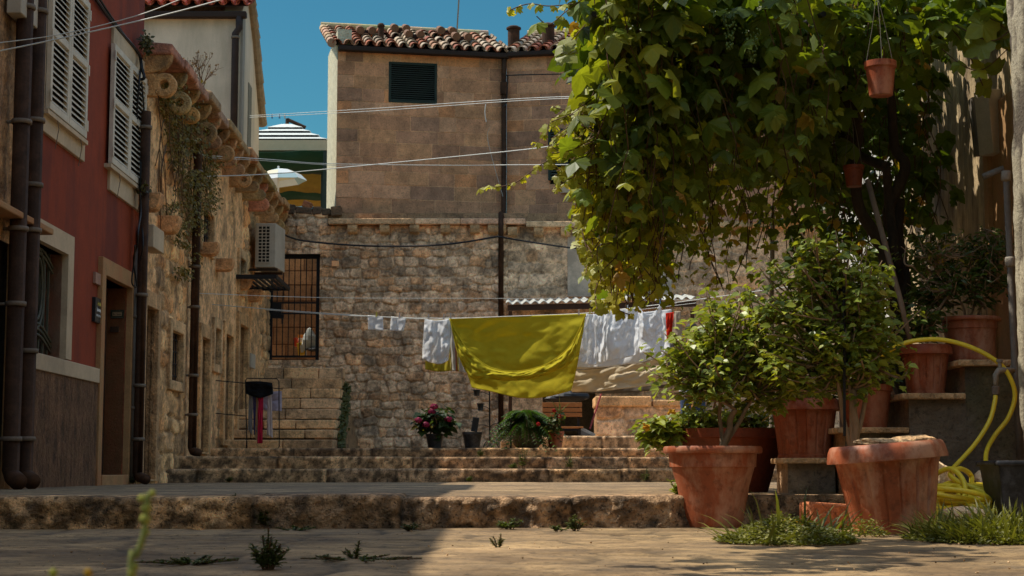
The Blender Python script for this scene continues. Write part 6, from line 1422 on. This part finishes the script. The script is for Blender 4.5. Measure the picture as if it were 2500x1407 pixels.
shrub('climber','straggly dark climber in the wide pot on the top parapet step','plant',(2.905,10.62,1.2),
 [(wp(2377,720,10.6),.6),(wp(2330,700,10.6),.5),(wp(2430,690,10.6),.5)],
 [(wp(2370,690,10.6),(.22,.2,.14)),(wp(2290,700,10.7),(.2,.2,.16)),(wp(2400,600,10.7),(.16,.2,.18)),(wp(2440,660,10.5),(.1,.15,.14)),(wp(2240,740,10.8),(.12,.2,.18)),(wp(2270,620,10.8),(.15,.2,.10))],
 1500,.055,DG,DL,104,nb=42,trunkr=.014,shell=.3,wsc=.7)
shrub('climber','leafy seedling in the fluted pot on the middle parapet step','plant',(2.585,10.5,1.04),
 [(wp(2270,800,10.5),.5)],[(wp(2255,780,10.5),(.14,.14,.10)),(wp(2215,790,10.6),(.10,.12,.12))],420,.05,DG,DL,105,nb=50,trunkr=.01,shell=.1)
shrub('climber','small plant in the pot on the lowest parapet step','plant',(2.22,10.55,.82),
 [(wp(2140,920,10.5),.4)],[(wp(2150,900,10.5),(.12,.12,.08)),(wp(2180,850,10.6),(.10,.12,.12))],320,.05,DG,DL,106,nb=40,trunkr=.01,shell=.1)
shrub('climber','long yellow green runners crossing in front of the ochre wall','plant',(3.1,10.9,.9),
 [(wp(2300,620,10.6),.4),(wp(2400,560,10.8),.4),(wp(2230,650,10.4),.4)],[(wp(2330,600,10.6),(.34,.12,.10))],260,.05,DG,(.14,.17,.03),107,nb=7,trunkr=.005,shell=.6,wsc=.6)
shrub('shade_plant','dark leafy plant on the block pot between the two shrubs','plant',(1.86,10.72,.70),
 [(wp(1950,960,10.7),.4),(wp(2000,960,10.7),.4)],[(wp(1950,945,10.7),(.2,.18,.09)),(wp(2010,950,10.7),(.12,.15,.08))],600,.05,SG,SL,108,nb=50,trunkr=.012,shell=.1)
# ================================================================ landing plants
hy=shrub('hydrangea','hydrangea with dark leaves and deep pink flower heads','plant',tuple(atz(1061,23.25,Zl+.16)),
 [(wp(1061,1035,23.2),.6),(wp(1045,1030,23.2),.5),(wp(1080,1030,23.2),.5)],[(wp(1062,1025,23.2),(.24,.22,.17))],520,.13,(.02,.045,.012),(.05,.085,.02),110,nb=36,trunkr=.012,shell=.3,wsc=1.25,mat=M['weed'])
for px,py in ((1055,1005),(1040,1037),(1060,993),(1095,1024),(1022,1026)):
    m=MB(); r=random.Random(px); c=W(px,py,23.0)
    for k in range(90):
        d=Vector((r.gauss(0,1),r.gauss(0,1),r.gauss(0,1))).normalized(); q_=.30 if False else r.uniform(.7,1.15); cc=(.30*q_,.022*q_,.075*q_)
        a=d.orthogonal().normalized(); b=d.cross(a); p=c+Vector((d.x*.052,d.y*.05,d.z*.038))*r.uniform(.75,1.15); s=.015; m.quad(p+a*s,p+b*s,p-a*s,p-b*s,cc)
    m.build('flower_head',M['petal'],hy)
def fern(name,label,base,R,H,nf,seed,c0,c1,size=.05):
    rt_=root(name,base,label,'fern'); r=np.random.default_rng(seed); P=[];Tp=[];Nn=[];Sz=[];C=[]; m=MB()
    for i in range(nf):
        a=r.uniform(0,6.28); L=R*r.uniform(.55,1.15); el=r.uniform(.25,1.4); u=Vector((math.cos(a),math.sin(a),0)); pts=[]; N=16
        for k in range(N+1):
            t=k/N; pts.append(Vector(base)+u*(L*math.cos(el)*t+ L*.35*t*t)+Vector((0,0,H*math.sin(el)*1.3*t-H*1.15*t*t*(1.1-.3*math.sin(el)))))
        m.tube(pts[::4],.003,4)
        for k in range(2,N+1):
            t=k/N; w_=size*(1-.6*t)*1.3; tg=(pts[k]-pts[k-1]).normalized(); sd=tg.cross(Vector((0,0,1))).normalized()
            for sgn in (-1,1):
                P.append(pts[k]); Tp.append(sd*sgn+tg*.35+Vector((0,0,-.25))); Nn.append(Vector((0,0,1))+sd*sgn*.3); Sz.append(w_*r.uniform(.8,1.2)); C.append(i)
    m.build('stalk',M['twig'],rt_); n=len(P); fc=np.array([c0])*(1-r.random((nf,1)))+np.array([c1])*r.random((nf,1))
    leafmesh('fronds',OVATE,np.array([tuple(p) for p in P]),np.array([tuple(p) for p in Tp]),np.array([tuple(p) for p in Nn]),np.array(Sz)*1.5,fc[np.array(C)]*r.uniform(.8,1.2,(n,1)),M['weed'],rt_,wscale=.9)
fern('boston_fern','large bright green fern cascading over the pebble planter',tuple(atz(1284,23.4,.93)),.44,.48,130,120,(.035,.08,.015),(.08,.15,.025),.055)
ge=shrub('geranium','red geranium with small leaves in the orange terracotta pot','plant',tuple(atz(1352,23.3,.80)),
 [(wp(1350,1045,23.2),.4),(wp(1365,1020,23.2),.4)],[(wp(1348,1040,23.2),(.13,.12,.09)),(wp(1362,1015,23.2),(.07,.08,.10))],260,.06,(.03,.06,.012),(.07,.10,.02),111,nb=24,trunkr=.008,shell=.1,wsc=1.4,mat=M['weed'])
for px,py in ((1353,1003),(1366,1017),(1314,1036)):
    m=MB(); r=random.Random(px); c=W(px,py,23.05)
    for k in range(30):
        d=Vector((r.gauss(0,1),r.gauss(0,1),r.gauss(0,1))).normalized(); a=d.orthogonal().normalized(); b=d.cross(a); p=c+d*.028; s=.014; m.quad(p+a*s,p+b*s,p-a*s,p-b*s,(.35,.01,.01))
    m.build('flower_head',M['petal'],ge)
sk=root('spiky_plant',tuple(atz(1366,23.15,.85)),'pale green spiky succulent rising in front of the bench slats','plant'); m=MB(); b=W(1366,1010,23.1)
for px,py in ((1366,963),(1390,985),(1346,978),(1378,1000),(1352,998),(1370,985)): m.tube(smooth_pts([b,(b+W(px,py,23.05))/2+Vector((0,0,.01)),W(px,py,23.0)],4),lambda t:.012*(1-t)+.001,6)
m.tube([atz(1364,23.15,.84),b],.014,6); m.build('leaves',surf('pale succulent',(.24,.28,.08),rough=.5,transl=.2),sk,smooth=True)
# ================================================================ creeper on the old stone house, dry bush, ivy by the stairs
cr_=root('wall_creeper',LF(430,690,.0),'shaggy dark creeper hanging down the old stone house under the brackets','creeper')
poly=[(375,200),(430,190),(470,230),(520,290),(532,380),(500,420),(505,500),(470,560),(455,640),(425,690),(392,640),(385,520),(400,430),(392,330),(372,260)]
def inpoly(x,y,poly):
    c=False; n=len(poly)
    for i in range(n):
        x0,y0=poly[i]; x1,y1=poly[(i+1)%n]
        if (y0>y)!=(y1>y) and x<(x1-x0)*(y-y0)/(y1-y0)+x0: c=not c
    return c
P=[];d_=[]
while len(P)<5200:
    x,y=rng.uniform(368,535),rng.uniform(185,695)
    if inpoly(x,y,poly) and fbm(np.array([x/26.]),np.array([y/40.]),3,5)[0]>.40+.10*(y>430):
        d=abs(rng.normal(0,.10))+.05; u,z=LW.uz(x,y,0); P.append(tuple(LW.pt(u,z,min(d,.42 if y<420 else .2))))
P=np.array(P); n=len(P); a=rnd(n,-1.5,1.5)
leafmesh('foliage',OVATE,P,np.stack([rnd(n,-.2,1),rnd(n,-1,1),rnd(n,-1.2,.1)],-1),np.stack([rnd(n,.2,1),rnd(n,-.8,.3),rnd(n,0,1)],-1),rnd(n,.03,.065),lc(n,(.11,.095,.016),(.27,.19,.04),.35),M['dull'],cr_,curl=rnd(n,.3,2))
m=MB(); r=random.Random(12)
for k in range(26):
    x=r.uniform(385,510); y0=r.uniform(200,420); m.tube(smooth_pts([LF(x,y0,.15),LF(x+r.uniform(-14,14),y0+70,.17),LF(x+r.uniform(-20,20),y0+r.uniform(120,230),.1)],5),.005,4)
m.build('stem',M['twig'],cr_)
for px,py,n,s,lb_ in ((356,108,160,.12,'tuft of weeds at the high corner of the old stone cornice'),(520,300,330,.22,'bushy weed growing over the middle of the old stone cornice'),(350,460,90,.10,'small weed sprouting beside the stone bracket by the red house')):
    rt_=root('cornice_weed',LF(px,py,.1),lb_,'weed'); c=np.array(LF(px,py+ (10 if n>200 else 0),.12)); P=c+rng.normal(size=(n,3))*np.array([.5,1,.8])*s*.55; 
    leafmesh('foliage',OVATE,P,np.stack([rnd(n,-.5,1),rnd(n,-1,1),rnd(n,-.5,1)],-1),np.stack([rnd(n,.2,1),rnd(n,-.8,.3),rnd(n,0,1)],-1),rnd(n,.03,.07),lc(n,(.05,.05,.015),(.13,.11,.03),.3),M['dull'],rt_)
    m=MB(); 
    for k in range(9): m.tube([tuple(c-np.array([0,0,s*.6])),tuple(P[k])],.003,4)
    m.build('stem',M['twig'],rt_)
db=root('dry_bush',LF(492,268,.05),'leafless reddish dry bush standing up from the old stone cornice','bush')
m=MB(); r=random.Random(9); tips=[]
def grow(p,d,L,rad,k):
    e=p+d*L; m.tube([p,(p+e)/2+Vector((r.uniform(-1,1),r.uniform(-1,1),0))*L*.06,e],[rad,rad*.85,rad*.7],5); tips.append(e)
    if k>0:
        for i in range(r.choice((2,3,3))):
            dd=(d+Vector((r.uniform(-.7,.7),r.uniform(-.7,.7),r.uniform(-.25,.5)))).normalized(); grow(e,dd,L*r.uniform(.6,.85),rad*.62,k-1)
b0=LF(494,285,.05)
for k in range(5): grow(b0,Vector((r.uniform(-.5,.4),r.uniform(-.4,.4),1)).normalized(),.27,.016,4)
m.build('twigs',M['twig'],db); tp_=np.array([tuple(t) for t in tips]); k_=rng.random(len(tp_))<.8; tp_=tp_[k_]; n=len(tp_)
leafmesh('foliage',OVATE,tp_,rng.normal(size=(n,3)),rng.normal(size=(n,3)),rnd(n,.015,.04),lc(n,(.12,.06,.02),(.2,.12,.04)),M['dull'],db)
iv=root('ivy',W(843,1070,26.0),'thin strip of ivy growing along the right side of the stairs','ivy')
n=900; t=rnd(n,0,1); P=[]
for i in range(n):
    y=940+150*t[i]+rng.normal()*4; x=846-14*t[i]+rng.normal()*5*(1.1-t[i]*.4); P.append(tuple(W(x,y,28.6-3.6*t[i]+rng.uniform(-.1,.05))))
leafmesh('foliage',OVATE,np.array(P),np.stack([rnd(n,-.5,1),rnd(n,-1,.2),rnd(n,-1,.3)],-1),np.stack([rnd(n,-.3,1),rnd(n,-1,0),rnd(n,0,1)],-1),rnd(n,.04,.08),lc(n,(.06,.07,.015),(.13,.12,.03)),M['dull'],iv)
# ================================================================ weeds on the ground and steps
def weed(name,label,base,h,w_,n,seed,c0,c1,size,kind='rosette',cat='weed'):
    rt_=root(name,base,label,cat); r=np.random.default_rng(seed); P=[];Tp=[];Nn=[];Sz=[]; m=MB(); ns=max(3,n//26) if w_<.15 else max(3,n//60)
    for s in range(ns):
        a=r.uniform(0,6.28); l=w_*r.uniform(.1,.9); e=Vector(base)+Vector((math.cos(a)*l,math.sin(a)*l,h*r.uniform(.5,1)*(1-.5*l/w_))); b=Vector(base)+Vector((math.cos(a)*l*.25,math.sin(a)*l*.25,0)); m.tube([b,(b+e)/2+Vector((0,0,h*.1)),e],.0022,4)
        for k in range(n//ns):
            t=r.uniform(.15,1); p=b+(e-b)*t; aa=r.uniform(0,6.28); P.append(tuple(p)); Tp.append((math.cos(aa),math.sin(aa),r.uniform(-.1,.9))); Nn.append((-math.cos(aa)*.5,-math.sin(aa)*.5,1)); Sz.append(size*r.uniform(.6,1.2)*(1.15-.5*t))
    m.build('stem',M['twig'],rt_); n=len(P); leafmesh('foliage',OVATE,np.array(P),np.array(Tp),np.array(Nn),np.array(Sz),lc(n,c0,c1,.3),M['weed'],rt_,wscale=.55 if kind=='narrow' else .9)
    return rt_
def gpt(px,py,z=0.0):
    r_=ray(px,py); t=(z-CH)/r_.z; return (r_.x*t,r_.y*t,z)
WG=(.055,.075,.025); WL=(.13,.15,.045)
for i,(px,py,h,w_,n,s,k,lb_) in enumerate((
 (652,1392,.13,.06,420,.028,'narrow','tallest leafy weed in the shaded foreground paving'),
 (465,1378,.03,.17,900,.015,'r','low mat of weeds left of the tall foreground weed'),
 (800,1368,.02,.05,120,.014,'r','tiny weed mat right of the tall foreground weed'),
 (870,1366,.07,.05,120,.02,'narrow','sparse reddish weed in the shade near the shadow edge'),
 (870,1370,.02,.20,600,.013,'r','flat weed patch just left of the sunlit ground'),
 (1217,1338,.06,.035,130,.016,'narrow','little bright weed in the sunlit paving crack'),
 (645,1289,.12,.08,240,.038,'r','leafy weed against the terrace step in shade'),
 (578,1285,.17,.07,260,.028,'narrow','dried upright weed against the terrace step'),
 (235,1290,.06,.08,150,.025,'r','weed at the foot of the terrace step, left of the others'),
 (720,1297,.03,.17,330,.018,'r','long low weed strip along the foot of the terrace step'),
 (1000,1297,.05,.10,170,.022,'r','weed at the step foot just left of the sunlit part'),
 (1245,1293,.06,.07,190,.03,'r','dark weed in front of the sunlit terrace step'),
 (1405,1297,.08,.07,220,.026,'narrow','tufted weed in front of the terrace step towards the pots'),
 (1360,1298,.04,.06,110,.022,'r','small weed left of the tufted one at the step'))):
    weed('weed',lb_,gpt(px,py),h*1.15,w_*1.25,int(n*1.4),200+i,WG,WL,s,k)
for i,(px,py,Y,z,h,lb_) in enumerate(((1278,1146,21.3,.325,.34,'tallest weed growing on the lower curved steps'),(1395,1146,21.35,.325,.26,'weed on the lower curved steps under the bench'),(1175,1103,22.6,.49,.14,'small weed at the top curved step below the plant stand'),(1575,1170,21.3,.165,.22,'weed at the foot of the steps near the faded pot'),(1255,1140,21.6,.33,.10,'low weed beside the tallest step weed'),(1145,1170,21.2,.16,.10,'small round weed at the foot of the steps'),(560,1175,20.4,.16,.07,'tiny weed at the foot of the steps on the left'),(325,1188,18,.16,.12,'wiry weed under the grey conduit by the red house door'))):
    weed('weed',lb_,tuple(atz(px,Y,z)),h,.09,150,230+i,(.05,.07,.02),(.13,.15,.035),.045,'narrow')
weed('weed','leafy weed spilling beside the faded front pot on the terrace edge',(.93,9.5,.16),.16,.10,220,250,SG,SL,.05,'narrow')
# grass clumps
def grass(label,cx,cy,rx,ry,n,h,seed,small=0,c0=(.10,.105,.02),c1=(.25,.235,.05)):
    rt_=root('grass_clump',(cx,cy,0),label,'grass'); rt_['kind']='thing'; r=np.random.default_rng(seed)
    a=r.uniform(0,6.28,n); q=np.sqrt(r.random(n)); P=np.stack([cx+rx*q*np.cos(a),cy+ry*q*np.sin(a),np.zeros(n)],-1)
    Tp=np.stack([np.cos(a)*.6+r.normal(0,.5,n),np.sin(a)*.5+r.normal(0,.4,n),r.uniform(.25,1.1,n)],-1); Nn=np.stack([-np.cos(a)*.5,-np.sin(a)*.5,np.ones(n)],-1)+r.normal(0,.3,(n,3))
    t=r.random((n,1)); leafmesh('blades',BLADE,P,Tp,Nn,h*r.uniform(.35,1.1,n)*(1.1-.4*q),(np.array(c0)*(1-t)+np.array(c1)*t)*r.uniform(.7,1.2,(n,1)),M['weed'],rt_,wscale=1.1)
    if small:
        n=small; a=r.uniform(0,6.28,n); q=np.sqrt(r.random(n)); P=np.stack([cx+rx*1.1*q*np.cos(a),cy+ry*1.1*q*np.sin(a),r.uniform(0,.09,n)*(1.05-q**2)*(.5+fbm(q*np.cos(a)*3+9,q*np.sin(a)*3,3,seed))+.004],-1); a=r.uniform(0,6.28,n)
        t=r.random((n,1)); leafmesh('leaves',OVATE,P,np.stack([np.cos(a),np.sin(a),r.uniform(0,.7,n)],-1),np.stack([r.normal(0,.3,n),r.normal(0,.3,n),np.ones(n)],-1),r.uniform(.009,.024,n),(np.array(c0)*(1-t)+np.array(c1)*t)*r.uniform(.7,1.3,(n,1)),M['weed'],rt_)
g_=gpt(1920,1325); grass('patch of low weeds with a few long grass blades in front of the brick',g_[0],g_[1],.27,.33,110,.26,300,6500)
g_=gpt(2110,1310); grass('thin fringe of weeds below the tilted terracotta pot',g_[0],g_[1],.10,.12,14,.16,301,500)
g_=gpt(2400,1320); grass('dense bright grass clump in the lower right corner',g_[0]+.06,g_[1],.36,.45,1500,.21,302,6500,(.10,.105,.02),(.25,.235,.05))
g_=gpt(2470,1275); grass('taller grass in front of the black planter',g_[0]+.05,g_[1],.18,.25,700,.23,303,1500,(.09,.10,.02),(.22,.22,.045))
# foreground flower stalks, close to the lens
fs=root('flower_stalk',(-.29,1.30,0),'blurred yellow green flower stalk close to the camera at the lower left','flower stalk')
m=MB(); Yn=1.3; pts=smooth_pts([(-.296,Yn,.0)]+[tuple(W(x,y,Yn)) for x,y in ((318,1410),(332,1360),(350,1310),(357,1260),(362,1205))],6); m.tube(pts,.0026,6); m.build('stem',surf('pale green stem',(.28,.30,.08),transl=.2),fs,smooth=True)
m=MB()
for x,y,r_ in ((372,1205,.0022),(345,1217,.0022),(360,1217,.0018),(357,1241,.0032),(354,1268,.0034),(357,1300,.0022),(345,1330,.002),(328,1384,.0026),(335,1350,.0018),(322,1400,.0028)):
    c=W(x,y,Yn); r_*=1.35; m.lathe([(.0001,-r_),(r_*.7,-r_*.7),(r_,0),(r_*.7,r_*.7),(.0001,r_)],c,10,caps=False)
m.build('buds',surf('yellow green bud',(.42,.42,.08),transl=.3),fs,smooth=True)
for px,c_,lb_ in ((130,(.45,.45,.06),'blurred yellow green bud at the bottom left edge of the picture'),(215,(.6,.35,.03),'blurred orange bud at the bottom edge right of the green one')):
    m=MB(); q=W(px,1400,1.2); m.lathe([(.0001,-.003),(.003,-.001),(.0035,.001),(.0001,.004)],q,10,caps=False); m.tube([(q.x,q.y,0),tuple(q)],.0012,5); tag(m.build('flower_bud',surf('bud '+str(px),c_,transl=.3),smooth=True),lb_,'bud')
# fallen bits and pebbles
m=MB(); r=random.Random(77)
for k in range(130):
    px=r.uniform(0,2500); py=r.uniform(1290,1405); q=gpt(px,py); s=r.uniform(.0015,.005); m.obox((q[0],q[1],.008),s*1.6,s,s,Matrix.Rotation(r.random()*6,4,'Z')@Matrix.Rotation(r.random(),4,'X'),r.choice(((.3,.25,.18),(.12,.08,.04),(.4,.35,.27),(.08,.06,.03))))
o=m.build('gravel',M['stone']); o['kind']='stuff'; o['label']='scattered crumbs and dead leaf bits on the paving'
